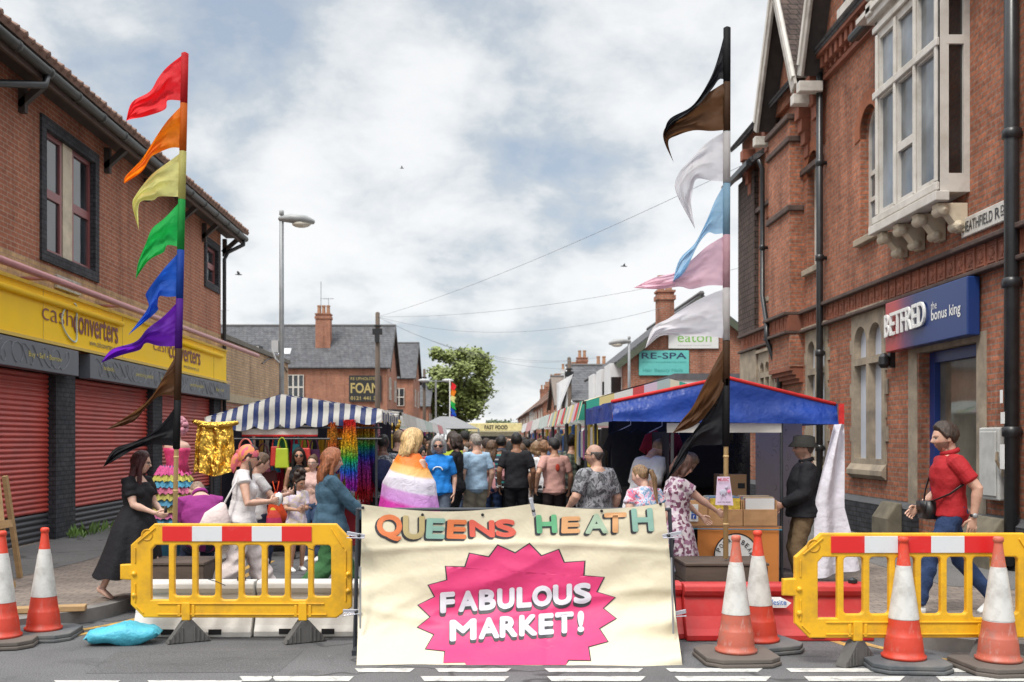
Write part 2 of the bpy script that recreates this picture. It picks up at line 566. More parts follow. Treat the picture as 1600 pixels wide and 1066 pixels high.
# ---------------------------------------------------------------- shared building materials
RED1, RED2, MORT = (.235, .092, .062), (.175, .068, .05), (.17, .14, .12)
B_LEFT = brick('brick_left', (.36, .132, .075), (.3, .108, .064), (.36, .24, .175), ms=.009, spread=.2, stain=.15, band=(3.9, 4.42, (.5, .33, .17), (.38, .25, .13)))
B_LOW = brick('brick_left_low', (.31, .125, .08), (.25, .1, .07), (.3, .24, .19), spread=.2, stain=.18, band=(2.93, 4.7, (.52, .35, .2), (.42, .28, .16)))
B_GREY = brick('brick_grey', (.062, .064, .072), (.045, .047, .055), (.035, .035, .04), .225, .075)
B_RIGHT = brick('brick_right', (.42, .155, .085), (.29, .11, .066), (.25, .17, .13), spread=.32, stain=.32)
B_FAR = brick('brick_far', (.4, .15, .085), (.31, .115, .07), (.3, .22, .17), stain=.25)
B_PLINTH = brick('brick_plinth', (.055, .057, .066), (.038, .04, .048), (.03, .03, .03), .24, .08)
SLATE = brick('roof_slate', (.125, .127, .135), (.098, .1, .108), (.05, .05, .055), .3, .16, .012, .15, .22)
TILEH = brick('hung_tile', (.1, .07, .06), (.075, .055, .05), (.03, .025, .02), .19, .13, .012, .25, .25)
CLAYT = pm('clay_roof_tile', (.2, .12, .09), .85, .3, 9, .5, 30)
STONE = pm('weathered_stone', (.33, .27, .2), .88, .22, 3, .4, 45, dirt=((.12, .1, .085), .8), dscale=2)
TERRA = pm('terracotta', (.27, .09, .05), .8, .3, 6, .4, 50, dirt=((.07, .045, .035), .7), dscale=3)
DARKST = pm('sooty_string_course', (.085, .055, .045), .85, .35, 6, .4, 40)
BLACKP = pm('black_gloss_paint', (.018, .019, .021), .35, .3, 8, .1)
WHITEP = pm('old_white_paint', (.6, .57, .52), .55, .07, 5, .12, 60, dirt=((.3, .26, .2), .55), dscale=2.2)
CREAM = pm('cream_paint', (.58, .5, .37), .6, .1, 4, .15, dirt=((.25, .2, .14), .6))
TIMB = pm('dark_timber', (.05, .042, .038), .7, .3, 6, .3, 30)
EAVE = pm('eave_board', (.11, .075, .06), .7, .25, 5, .3)
GLASS = glass('window_glass')
GLASSL = glass('pale_window_glass', (.12, .135, .15), .08)
PINKW = pm('maroon_window_paint', (.25, .085, .085), .45, .12, 8, .05)
LPINK = pm('faded_red_tube', (.45, .2, .2), .4, .1, 5, .05)
GREYP = pm('grey_sign_paint', (.11, .12, .14), .5, .1, 4, .05)
YEL = pm('yellow_sign_acrylic', (.95, .6, .008), .5, .04, 2, .03, 3, spec=.15)
YELD = pm('yellow_sign_trim', (.6, .4, .03), .4, .1, 5, .05)
MAROON = pm('sign_maroon', (.2, .035, .03), .5, .05, 5, 0)
SHUT = pm('red_shutter_steel', (.52, .075, .055), .42, .1, 2.0, .05, dirt=((.3, .045, .04), .6), dscale=1.1)
SHUTD = pm('dark_shutter_steel', (.055, .055, .062), .45, .15, 3, .05)
WHITE = pm('clean_white', (.75, .75, .73), .5, .05, 5, .03)
LGREY = pm('pale_grey', (.45, .46, .47), .5, .1, 5, .05)
INTER = pm('dark_interior', (.02, .02, .022), .9, .2, 3, 0)
STEEL = pm('galvanised_steel', (.3, .31, .32), .4, .15, 8, .08, metal=.4)

def wallface(o, right, outer, holes, depth, name, mat, parent, bev=0):
    V, Fc = shape2d(outer, holes, depth, bev)
    M = frame(o, right, (0, 0, 1))
    return MB().add([M @ v for v in V], Fc).build(name, mat, parent)
UP = (0, 0, 1)
# ---------------------------------------------------------------- corner shop on the left (street wall X = -6.8)
LX = -6.8
b1 = thing('brick_shop_building', 'long red brown brick shop building with shuttered yellow shopfront and overhanging eaves', 'building', (LX, 18, 0))
bigw, smw = (15.26, 17.54, 4.47, 6.72), (24.25, 25.6, 5.45, 6.7)
wallface((LX - .35, 0, 0), (0, 1, 0), rect(8, 25.8, 3.0, 7.15), [rect(bigw[0] + .16, bigw[1] - .16, bigw[2] + .16, bigw[3] - .17), rect(smw[0] + .15, smw[1] - .15, smw[2] + .14, smw[3] - .15)], .35, 'wall', B_LEFT, b1)
m = MB()
m.box(-16, LX - .36, 25.45, 25.798, 0, 7.3)      # end wall
m.box(-16, LX - 1.2, 8, 25.4, 0, 7.3)
m.build('rear_wall', B_LEFT, b1)
for (y0, y1, z0, z1), big in ((bigw, 1), (smw, 0)):
    wn = wallface((LX - .12, 0, 0), (0, 1, 0), rect(y0, y1, z0, z1), [rect(y0 + .17, y1 - .17, z0 + .17, z1 - .18)], .16, 'window_surround', B_GREY, b1)
    wf = MB()
    iy0, iy1, iz0, iz1 = y0 + .17, y1 - .17, z0 + .17, z1 - .18
    fr = []
    if big:
        mid = (iy0 + iy1) / 2
        cells = [(iy0, mid - .2), (mid + .2, iy1)]
        MB().box(LX - .1, LX - .05, mid - .17, mid + .19, iz0, iz1).build('cream_panel', CREAM, b1)
    else:
        cells = [(iy0, iy1)]
    zs = iz0 + (iz1 - iz0) * .5
    holes, pane = [], MB()
    for a, c in cells:
        for z_a, z_b in ((iz0, zs), (zs, iz1)):
            holes.append(rect(a + .07, c - .07, z_a + .07, z_b - .07))
    for a, c in cells:
        wo_ = wallface((LX - .13, 0, 0), (0, 1, 0), rect(a, c, iz0, iz1), [h for h in holes if h[0][0] > a and h[1][0] < c], .07, 'window', PINKW, b1)
        MB().box(LX - .1, LX - .095, a + .05, c - .05, iz0 + .05, iz1 - .05).build('pane', GLASS, wo_)
# pillars and shopfront
for y0, y1 in ((15.85, 16.6), (20.5, 21.1), (25.15, 25.795)):
    MB().box(LX - .3, LX, y0, y1, 0, 2.98).build('pillar', B_GREY, b1)
for y0, y1 in ((8.2, 15.85), (16.6, 20.5), (21.1, 25.15)):
    def shut(z0, z1, pitch=.078):
        n = int((z1 - z0) / pitch)
        mb = MB()
        prof = []
        for i in range(n):
            for t in (0, .18, .4, .62, .84):
                prof.append((math.sin(math.pi * min(1, t / .84)) ** .7 * .026, z0 + (i + t) * (z1 - z0) / n))
        return mb.grid(lambda u, v: (LX - .14 + prof[min(len(prof) - 1, int(v * (len(prof) - 1) + .5))][0], y0 + u * (y1 - y0), prof[min(len(prof) - 1, int(v * (len(prof) - 1) + .5))][1]), 1, len(prof) - 1)
    s0 = shut(.56, 2.76).build('roller_shutter', SHUT, b1, smooth=True)
    shut(.12, .56).build('shutter_bottom', SHUTD, s0, smooth=True)
MB().box(LX - .6, LX - .2, 8, 25.4, .12, 3.2).build('shopfront_recess', INTER, b1)
# eaves
MB().add([(-6.22, 8, 7.16), (-6.22, 26.4, 7.16), (-12.5, 26.4, 10.6), (-12.5, 8, 10.6), (-19, 26.4, 7.2), (-19, 8, 7.2)], [(0, 1, 2, 3), (3, 2, 4, 5)]).build('roof', CLAYT, b1, solid=.09)
tl = MB()
for i in range(78):
    y = 8.1 + i * .235
    tl.tube([(-6.2, y, 7.19), (-6.6, y, 7.41)], .045 + .008 * (i % 3), 6)
tl.build('roof_tile_edge', CLAYT, b1)
MB().box(-6.42, -6.37, 8, 26.35, 6.9, 7.1).build('eave_board', EAVE, b1)
MB().box(LX + .01, -6.42, 8, 26.3, 7.03, 7.07).build('soffit', TIMB, b1)
gt = MB().tube([(-6.3, 8, 7.03), (-6.3, 26.42, 7.03)], .075, 10)
for i in range(18): gt.tube([(-6.3, 8.4 + i, 7.03), (-6.3, 8.47 + i, 7.03)], .088, 10)
gt.build('gutter', pm('old_gutter', (.045, .048, .045), .5, .3, 5, .1), b1, smooth=True)
for y in (13.1, 14.6, 17.9, 20.0, 22.3, 24.1, 26.0):
    MB().bar((LX, y, 6.6), (-6.43, y, 6.93), .1, .1).bar((LX + .05, y, 6.5), (LX + .05, y, 6.95), .1, .1).build('eave_bracket', TIMB, b1)
dp = MB().tube([(-6.3, 26.2, 7.0), (-6.3, 26.2, 6.85), (-6.65, 25.95, 6.6), (-6.72, 25.85, 6.4), (-6.72, 25.85, .15)], .05, 8)
dp.build('downpipe', BLACKP, b1, smooth=True)
dp = MB().tube([(-6.3, 14.4, 7.0), (-6.3, 14.3, 6.8), (-6.72, 13.5, 6.55), (-6.72, 13.3, 6.3)], .055, 8)
dp.build('downpipe', BLACKP, b1, smooth=True)
# yellow fascia
sg = thing('shop_sign', 'long yellow shop fascia sign with maroon lettering above red shutters', 'sign', (LX, 18, 3.2))
MB().box(LX + .005, LX + .17, 8, 25.7, 3.2, 4.0).build('sign_board', YEL, sg, bevel=.01)
tr = MB().box(LX + .17, LX + .2, 8, 25.7, 3.17, 3.22).box(LX + .17, LX + .2, 8, 25.7, 3.97, 4.02)
tr.build('sign_trim', YELD, sg)
jn = MB()
for y in (12.3, 15.0, 18.3, 21.9, 24.5): jn.box(LX + .165, LX + .175, y - .008, y + .008, 3.22, 3.97)
jn.build('panel_joint', YELD, sg)
MB().tube([(LX + .2, 8, 3.82), (LX + .2, 18.2, 3.82)], .05, 8).tube([(LX + .2, 21.5, 3.82), (LX + .2, 25.2, 3.82)], .05, 8).build('light_tube', YEL, sg, smooth=True)
TX = LX + .178
t1 = MB()
text_on(t1, 'cash', (TX, 14.95, 3.52), (0, 1, 0), UP, 1.12, .27, -.012)
t1.build('light_lettering', MAROON, sg)
text_on(MB(), 'cash', (TX, 20.0, 3.52), (0, 1, 0), UP, .95, .25, -.012).build('light_lettering', MAROON, sg)
t2 = MB()
[text_on(t2, 'converters', (TX + .0004 * k, 16.1 + .006 * math.cos(k * 1.26), 3.45 + .008 * math.sin(k * 1.26)), (0, 1, 0), UP, 1.95, .32, .0) for k in range(5)]
t2.build('bold_lettering', MAROON, sg)
t4 = MB()
[text_on(t4, 'converters', (TX + .0004 * k, 21.0 + .007 * math.cos(k * 1.26), 3.45 + .008 * math.sin(k * 1.26)), (0, 1, 0), UP, 2.3, .3, .0) for k in range(5)]
t4.build('bold_lettering', MAROON, sg)
t3 = MB()
text_on(t3, 'www.cashconverters.co.uk', (TX, 16.75, 3.3), (0, 1, 0), UP, 1.35, .1, .0)
t3.build('small_lettering', BLACKP, sg)
text_on(MB(), 'www.cashconverters.co.uk', (TX, 22.0, 3.3), (0, 1, 0), UP, 1.2, .09, .0).build('small_lettering', BLACKP, sg)
loopb = MB()
lp = [(TX + .012, 16.0 + .28 * math.sin(a) + .1 * math.cos(2 * a), 3.6 + .31 * math.cos(a)) for a in [i * math.pi * 2 / 28 for i in range(26)]]
loopb.tube(lp, .014, 6).build('loop_mark', pm('pale_blue_line', (.55, .65, .62), .5), sg)
# grey service boards
for k, (y0, y1, words) in enumerate(((8, 16.25, [('Buy • Sell • Borrow', 14.45, 1.15)]), (16.72, 25.95, [('buybacks', 17.3, .5), ('pawnbroking available', 18.9, 1.0), ('buybacks', 20.4, .5), ('pawnbroking available', 22.4, 1.1), ('Buy • Sell', 24.6, .7)]))):
    gs = thing('shutter_sign', ('grey signboard above the nearest red shutter reading buy sell borrow' if k == 0 else 'long grey signboard above the two further red shutters'), 'sign', (LX, (y0 + y1) / 2, 2.75))
    MB().box(LX + .01, LX + .2, y0, y1, 2.74, 3.15).build('sign_board', GREYP, gs, bevel=.008)
    for w_, y, L in words: text_on(MB(), w_, (LX + .203, y, 2.9), (0, 1, 0), UP, L, .1, .0).build('yellow_lettering', pm('sign_yellow_text', (.6, .5, .1), .5), gs)
    sw = MB()
    y = y0 + .3 + 4 * (k == 0)
    while y < y1 - .6:
        sw.tube([(LX + .203, y + .25 * t / 10 + .12 * math.sin(t * .8 + y), 2.95 + .15 * math.sin(t * .63 + y * 3)) for t in range(11)], .005, 4)
        y += .33
    sw.build('swirl_pattern', pm('sign_swirl', (.2, .21, .235), .5), gs)
tag(MB().tube([(-6.38, 8, 4.09), (-6.38, 28.2, 4.09)], .055, 10).box(-6.8, -6.4, 12, 12.06, 4.05, 4.1).box(-6.8, -6.4, 14.6, 14.66, 4.05, 4.1).box(-6.8, -6.4, 17.6, 17.66, 4.05, 4.1).build('awning_rail', LPINK, smooth=True), 'faded red metal rail running above the yellow shop fascia', 'rail')
sp = thing('street_sign', 'small weathered street name plate on the buff brick above the yellow fascia', 'sign', (LX, 16.1, 4.1))
MB().box(LX, LX + .05, 15.78, 16.72, 4.12, 4.33).build('plate', pm('plate_weathered', (.42, .4, .35), .7, .3, 12, .2, dirt=((.1, .09, .08), .6), dscale=9), sp, bevel=.01)
tm = MB()
text_on(tm, 'HEATHFIELD R?'.replace('?', 'D'), (LX + .053, 15.84, 4.165), (0, 1, 0), UP, .82, .115, .012)
tm.build('lettering', BLACKP, sp)

# ---------------------------------------------------------------- low buff brick extension
b2 = thing('brick_extension', 'low flat topped buff and red brick building between the shuttered shop and the lamp post', 'building', (LX, 30, 0))
MB().box(-16, LX, 25.86, 34.7, 0, 4.35).build('wall', B_LOW, b2)
MB().box(-16.1, LX + .07, 25.9, 34.78, 4.35, 4.48).build('coping', pm('coping', (.13, .12, .1), .9, .3, 4, .3), b2)
MB().box(LX, LX + .03, 25.95, 34.7, 2.72, 2.95).build('stone_band', pm('buff_band', (.42, .34, .23), .8, .15, 5, .2), b2)
MB().tube([(LX + .03, 30.5 + .28 * i, 4.05 + .32 * math.sin(math.pi * i / 14)) for i in range(15)], .02, 5).build('loose_cable', BLACKP, b2)

# ---------------------------------------------------------------- terraced houses
def far_window(o, right, w, h, parent, mat=WHITEP, bars=(2, 2)):
    r = Vector(right)
    n = r.cross(Vector(UP))
    o = Vector(o)
    holes = []
    nx, nz = bars
    for i in range(nx):
        for j in range(nz):
            holes.append(rect(w * i / nx + .05, w * (i + 1) / nx - .05, h * j / nz + .05, h * (j + 1) / nz - .05))
    V, Fc = shape2d(rect(0, w, 0, h), holes, .08)
    M = frame(o + n * .0, r, UP)
    wn = MB().add([M @ v for v in V], Fc).build('window', mat, parent)
    M2 = frame(o + n * .03, r, UP)
    MB().add([M2 @ Vector(p) for p in ((.03, .03, 0), (w - .03, .03, 0), (w - .03, h - .03, 0), (.03, h - .03, 0))], [(0, 1, 2, 3)]).build('pane', GLASS, wn)
def chimney(x, y, z0, z1, w, d, parent, mat=B_FAR, pots=2):
    c = MB().box(x - w / 2, x + w / 2, y - d / 2, y + d / 2, z0, z1)
    c.box(x - w / 2 - .06, x + w / 2 + .06, y - d / 2 - .06, y + d / 2 + .06, z1 - .3, z1 - .12).box(x - w / 2 - .05, x + w / 2 + .05, y - d / 2 - .05, y + d / 2 + .05, z1 + .003, z1 + .09)
    ch = c.build('chimney', mat, parent)
    for i in range(pots):
        px = x + (i - (pots - 1) / 2) * w / max(pots, 1) * .95
        MB().lathe([(.14, 0), (.12, .5), (.15, .52), (.15, .62), (.1, .62)], 10, (px, y, z1 + .09)).build('chimney_pot', pm('chimney_pot_clay', (.36, .2, .12), .85, .2, 5, .2), ch)
def house(name, label, x0, x1, y0, y1, eave, ridge, axis='x', wall=B_FAR, roof=SLATE, group=None, over=.25, wins=(), chims=(), verge=None, cat='house'):
    """axis 'x': ridge runs across, gables face the street; 'y': ridge runs along the street"""
    h = thing(name, label, cat, ((x0 + x1) / 2, (y0 + y1) / 2, 0), 0, group)
    w = MB().box(x0, x1, y0, y1, 0, eave)
    xm, ym = (x0 + x1) / 2, (y0 + y1) / 2
    if axis == 'x':
        w.prism([(x0, y0, eave), (x0, y1, eave), (x0, ym, ridge)], (x1 - x0, 0, 0))
    else:
        w.prism([(x0, y0, eave), (x1, y0, eave), (xm, y0, ridge)], (0, y1 - y0, 0))
    w.build('wall', wall, h)
    r = MB()
    k = .1
    if axis == 'x':
        s_ = (ridge - eave) / (ym - y0)
        r.add([(x0 - over, y0 - over, eave - over * s_ + k), (x1 + over, y0 - over, eave - over * s_ + k), (x1 + over, ym, ridge + k), (x0 - over, ym, ridge + k), (x0 - over, y1 + over, eave - over * s_ + k), (x1 + over, y1 + over, eave - over * s_ + k)], [(0, 1, 2, 3), (3, 2, 5, 4)])
    else:
        s_ = (ridge - eave) / (xm - x0)
        r.add([(x0 - over, y0 - over, eave - over * s_ + k), (x0 - over, y1 + over, eave - over * s_ + k), (xm, y1 + over, ridge + k), (xm, y0 - over, ridge + k), (x1 + over, y1 + over, eave - over * s_ + k), (x1 + over, y0 - over, eave - over * s_ + k)], [(0, 3, 2, 1), (3, 5, 4, 2)])
    rf = r.build('roof', roof, h, solid=.12)
    rd = MB()
    if axis == 'x': rd.tube([(x0 - over, ym, ridge + .16), (x1 + over, ym, ridge + .16)], .11, 6)
    else: rd.tube([(xm, y0 - over, ridge + .16), (xm, y1 + over, ridge + .16)], .11, 6)
    rd.build('ridge_tile', pm('ridge_tile', (.1, .095, .095), .85, .2, 5, .2), rf)
    if verge:
        vb = MB()
        if axis == 'x':
            for xx in ((x1 + over,) if x1 < 0 else (x0 - over,)):
                vb.bar((xx, y0 - over, eave - over * s_ - .05), (xx, ym, ridge - .05), .06, .28).bar((xx, y1 + over, eave - over * s_ - .05), (xx, ym, ridge - .05), .06, .28)
        else:
            vb.bar((x0 - over, y0 - over, eave - over * s_ - .05), (xm, y0 - over, ridge - .05), .06, .24).bar((x1 + over, y0 - over, eave - over * s_ - .05), (xm, y0 - over, ridge - .05), .06, .24)
        vb.build('bargeboard', verge, h)
    for (face, a, z, ww, hh, *bars) in wins:
        bars = bars[0] if bars else (2, 2)
        if face == 'S': far_window((a, y0 - .05, z), (1, 0, 0), ww, hh, h, bars=bars)
        elif face == 'E': far_window((x1 + .01, a, z), (0, 1, 0), ww, hh, h, bars=bars)
        else: far_window((x0 - .01, a, z), (0, -1, 0), ww, hh, h, bars=bars)
    for (cx_, cy_, zt, cw, cd, np_) in chims: chimney(cx_, cy_, eave + (.2 if axis == 'x' else 0), zt, cw, cd, h, wall, np_)
    return h
h1 = house('brick_house', 'brick house with broad grey slate roof and black painted wall sign behind the telegraph pole', -22, -6.75, 70, 78, 6.85, 10.05, 'x', verge=TIMB,
           wins=[('S', -13.72, 4.55, 1.12, 1.75, (3, 2)), ('E', 71.2, 4.6, 1.0, 1.6), ('E', 75.4, 4.6, 1.0, 1.6), ('E', 71.2, 1.4, 1.0, 1.8)],
           chims=[(-11.55, 72.1, 10.75, 1.05, .9, 3)])
MB().box(-17.4, -15.9, 70.6, 72.5, 7.35, 8.45).build('dormer_cheek', SLATE, h1)
far_window((-17.4, 70.55, 7.4), (1, 0, 0), 1.5, .95, h1, bars=(3, 1))
MB().obox((-14.2, 71.3, 8.05), (.85, .75, .1), Matrix.Rotation(rad(38), 3, 'X')).build('skylight', LGREY, h1)
ae = MB().tube([(-11.75, 72.1, 10.8), (-11.75, 72.1, 13.2)], .025, 5).tube([(-11.2, 72.1, 10.8), (-11.2, 72.1, 12)], .02, 5)
for i in range(5): ae.tube([(-11.5 + .15 * i, 71.8, 11.95), (-11.5 + .15 * i, 72.4, 11.95)], .012, 4)
ae.tube([(-11.8, 72.1, 11.95), (-10.8, 72.1, 11.95)], .015, 4).tube([(-18.9, 72, 10), (-18.9, 72, 11.1)], .02, 4).tube([(-20.4, 72, 10), (-20.4, 72, 11.2)], .02, 4)
for i in range(6): ae.tube([(-20.9 + .4 * i, 71.8, 11.05), (-20.9 + .4 * i, 72.3, 11.15)], .014, 4)
ae.tube([(-21.2, 72, 11.1), (-18.4, 72, 11.1)], .014, 4)
ae.build('aerial', STEEL, h1)
fs = thing('wall_sign', 'black and gold painted upholstery sign reading FOAM on the brick house wall', 'sign', (-8.3, 69.9, 4.5))
MB().box(-9.42, -7.15, 69.86, 69.95, 4.4, 6.25).build('sign_board', pm('sign_black', (.018, .018, .02), .6), fs)
GOLD = pm('sign_gold', (.42, .33, .12), .6, .1)
tm = MB()
text_on(tm, 'RE UPHOLSTERY', (-9.3, 69.85, 5.92), (1, 0, 0), UP, 2.05, .2, .0)
text_on(tm, 'FOAM', (-9.3, 69.85, 5.0), (1, 0, 0), UP, 2.0, .72, .02)
text_on(tm, '0121 441 33', (-9.3, 69.85, 4.52), (1, 0, 0), UP, 1.95, .26, .01)
tm.build('lettering', GOLD, fs)
fs = thing('wall_sign', 'small dark hanging sign board low on the brick house gable', 'sign', (-6.4, 69, 3.2))
MB().box(-6.3, -5.3, 66.0, 66.08, 2.85, 3.75).build('sign_board', pm('sign_black', (.018, .018, .02), .6), fs)
tm = MB()
text_on(tm, 'Charlie', (-6.2, 65.98, 3.3), (1, 0, 0), UP, .8, .24, .0)
text_on(tm, 'Brown', (-6.2, 65.98, 2.97), (1, 0, 0), UP, .8, .2, .0)
tm.build('lettering', GOLD, fs)
h2 = house('brick_house', 'narrow tall brick house end with steep slate roof just right of the upholstery sign house', -20, -6.75, 96, 106, 7.7, 11.4, 'x', verge=TIMB, wins=[('E', 98, 5, 1.0, 1.7), ('E', 102, 5, 1.0, 1.7), ('S', -8.6, 5, 1, 1.7)], chims=[(-12, 101, 12.4, 1, .8, 2)])
h3 = house('brick_house', 'distant low brick house in front of the large green tree', -20, -6.4, 116, 130, 5.6, 8.6, 'x', verge=TIMB, wins=[('E', 118, 3, 1.2, 1.9), ('E', 122, 3, 1.2, 1.9), ('E', 126, 3, 1.2, 1.9)])
# right side
h4 = house('brick_house', 'brick house with green edged gable and turquoise wall sign behind the blue stall', 5.5, 11.5, 39, 51, 4.85, 7.25, 'y', verge=pm('green_bargeboard', (.075, .09, .06), .6), over=.3,
           chims=[])
chimney(7.35, 40.3, 6.0, 7.65, .65, .6, h4, B_FAR, 2)
WREN = pm('white_render', (.68, .68, .68), .7, .08, 3, .1)
for y, x0_ in ((39.4, 5.02), (42.6, 5.05), (45.8, 5.05)):
    bb = MB().box(x0_, 5.49, y, y + 1.9, .1, 4.75).build('bay_window', WREN, h4)
    for z in (1.2, 3.0): MB().box(x0_ + .04, 5.45, y - .02, y - .003, z, z + 1.2).build('pane', GLASS, bb)
MB().box(4.9, 5.49, 44.6, 45.7, .1, 4.3).build('porch', WREN, h4)
def wallsign(label, x0, x1, y, z0, z1, mat, lines, name='wall_sign'):
    s_ = thing(name, label, 'sign', ((x0 + x1) / 2, y, z0))
    MB().box(x0, x1, y - .06, y, z0, z1).build('sign_board', mat, s_, bevel=.01)
    for (w_, a, z, L, hh, bold, mm) in lines:
        tm = MB()
        text_on(tm, w_, (a, y - .064, z), (1, 0, 0), UP, L, hh, bold)
        tm.build('lettering', mm, s_)
    return s_
q = lambda px: (px - CX) * 39 / F
z_ = lambda py: CH - (py - CY) * 39 / F
TURQ = pm('turquoise_board', (.13, .5, .46), .5, .05)
rs = wallsign('turquoise rectangular RE-SPA sign on the brick gable', q(998), q(1076), 38.98, z_(587), z_(548), TURQ,
         [('RE-SPA', q(1002), z_(561), q(1072) - q(1002), .24, .012, pm('sign_navy', (.03, .05, .12), .5)), ('www.respabeauty.com', q(1003), z_(568), q(1071) - q(1003), .09, 0, pm('turq_dark', (.06, .33, .3), .5)), ('Hair Beauty Nails', q(1004), z_(583), q(1066) - q(1004), .17, 0, pm('turq_dark', (.06, .33, .3), .5))])
wallsign('white eaton sign board high on the brick gable behind the white pennant', q(1044), q(1122), 38.97, z_(545), z_(515), pm('sign_white', (.72, .72, .7), .5, .03),
         [('eaton', q(1058), z_(535), q(1111) - q(1058), .3, .0, pm('sign_green', (.2, .48, .08), .5)), ('education recruitment', q(1058), z_(541), q(1111) - q(1058), .06, 0, LGREY)])
fb = thing('white_shop', 'low white flat roofed shop with sketched letters on its parapet below the turquoise sign', 'building', (7.8, 35.5, 0))
MB().box(6.5, 10.5, 33.6, 38.6, 0, 3.75).build('wall', WREN, fb)
MB().box(6.45, 10.6, 33.55, 38.65, 3.75, 3.95).build('parapet_cap', pm('parapet_dark', (.1, .1, .11), .6), fb)
tm = MB()
text_on(tm, 'Ma', (6.75, 33.58, 3.15), (1, 0, 0), UP, .95, .48, -.01)
text_on(tm, 'Jw', (6.48, 37.6, 3.15), (0, -1, 0), UP, 1.3, .45, -.01)
tm.build('lettering', pm('sign_grey', (.3, .31, .33), .5), fb)
MB().box(7.6, 9.6, 33.5, 33.58, .3, 2.6).build('shop_window', GLASS, fb)
house('slate_house', 'house with pale grey slate roof and skylight next to the white rendered bays', 5.4, 13, 58, 66, 4.0, 6.2, 'x', wall=WREN, verge=WREN, wins=[('W', 60.5, 2.6, 1.1, 1.3)])
MB().obox((6.7, 59.6, 4.95), (1.1, .9, .1), Matrix.Rotation(rad(30), 3, 'X')).build('skylight', WHITE, [o for o in COL.objects if o.name == 'slate_house'][0])
house('slate_house', 'brick house with brown roof and box dormer right of the thin telegraph pole', 5.4, 13, 72, 80, 4.2, 6.4, 'x', roof=pm('brown_tile', (.16, .13, .11), .85, .2, 8, .3), verge=TIMB, wins=[('W', 75, 2.6, 1.1, 1.3), ('S', 6.4, 4.6, 1.3, 1.2)], chims=[(9, 76, 7.4, .9, .7, 2)])
seq = [(86, 'red brick', 7.6, 2), (95, 'brown brick', 7.3, 3), (104, 'pale fronted', 7.8, 2), (113, 'dark roofed', 7.4, 3), (122, 'brick', 7.9, 2), (131, 'small', 7.5, 3), (142, 'tiny', 7.7, 2)]
for i, (y, d, rz_, np_) in enumerate(seq):
    house('terraced_house', 'distant terraced house in the row beyond the brown roofed house on the right', 5.2, 12, y, y + 8.6, 4.9, rz_, 'y', wall=(WREN if i == 2 else B_FAR), group='distant terraced houses on the right',
          roof=(SLATE if i % 2 else CLAYT), wins=[('W', y + 2.3, 3.1, 1.1, 1.4), ('W', y + 6, 3.1, 1.1, 1.4), ('W', y + 3, .9, 1.6, 1.5)], chims=[(8.6, y + .6, rz_ + 1.2, .9, .7, np_)])

# ---------------------------------------------------------------- trees
LEAFM = {}
def leafmat(name, c):
    if name in LEAFM: return LEAFM[name]
    m, t, b = newmat(name)
    v = coords(t)
    n = noi(t, v, .9, 4, .6)
    n2_ = noi(t, v, 6, 2, .6)
    cc = ramp(t, mth(t, 'ADD', mth(t, 'MULTIPLY', n, .6), mth(t, 'MULTIPLY', n2_, .4)), [(.35, sc(c, .6)), (.5, c), (.66, sc(c, 1.7))])
    t.links.new(cc, b.inputs['Base Color'])
    b.inputs['Roughness'].default_value = .6
    LEAFM[name] = m
    return m
def tree(label, x, y, h, rx, rz_, col, n=5000, leaf=.2, seed=1, cz=None, group=None, name='tree'):
    rnd = random.Random(seed)
    t = thing(name, label, 'tree', (x, y, 0), 0, group)
    cz = cz or h - rz_
    tr_ = MB().tube([(x, y, 0), (x + .1, y, cz * .5), (x, y + .1, cz), (x + .2, y, cz + rz_ * .6)], [.32, .25, .17, .05], 8)
    clumps = []
    while len(clumps) < 46:
        d = Vector((rnd.uniform(-1, 1), rnd.uniform(-1, 1), rnd.uniform(-1, 1)))
        if .35 < d.length < 1.0:
            k = 1.0 if d.z > -.2 else .85
            c = Vector((x + d.x * rx * k, y + d.y * rx * k, cz + d.z * rz_))
            clumps.append((c, rnd.uniform(.16, .3) * rx))
    for c, r in clumps[:18]: tr_.tube([(x, y, cz - rz_ * .5), ((x + c.x) / 2, (y + c.y) / 2, (cz + c.z) / 2 - .2), c], [.1, .06, .02], 5)
    tr_.build('trunk', pm('bark', (.1, .085, .07), .9, .3, 6, .5, 20), t, smooth=True)
    cr = MB()
    for i in range(n):
        c, r = clumps[rnd.randrange(len(clumps))]
        d = Vector((rnd.gauss(0, 1), rnd.gauss(0, 1), rnd.gauss(0, .8))) * r * .62
        p = c + d
        a = Vector((rnd.uniform(-1, 1), rnd.uniform(-1, 1), rnd.uniform(-.6, .6))).normalized() * leaf
        b_ = a.orthogonal().normalized() * leaf * .6
        cr.add([p - a, p - b_, p + a, p + b_], [(0, 1, 2, 3)])
    cr.build('crown', leafmat('leaves_%d' % int(col[1] * 1000), col), t)
    return t
tree('large green leafy tree standing beyond the houses on the left side of the street', -3.4, 124, 14.8, 3.9, 5.6, (.16, .195, .05), 16000, .27, 3, cz=8.9)
for i, (px, h, r) in enumerate(((762, 5.2, 2.2), (778, 6.0, 3), (796, 5.6, 3), (724, 5.4, 2.6), (742, 5.0, 2.4))):
    tree('small distant green tree at the far end of the street', (px - CX) * 210 / F, 210 + 4 * (i % 2), h, r, 2.1, (.07, .095, .04), 900, .4, 10 + i, group='small trees at the far end of the street')
tree('small scrubby green bush at the eave right of the eaton sign', 10.9, 37.2, 6.4, .8, 1.0, (.08, .11, .04), 700, .1, 31)

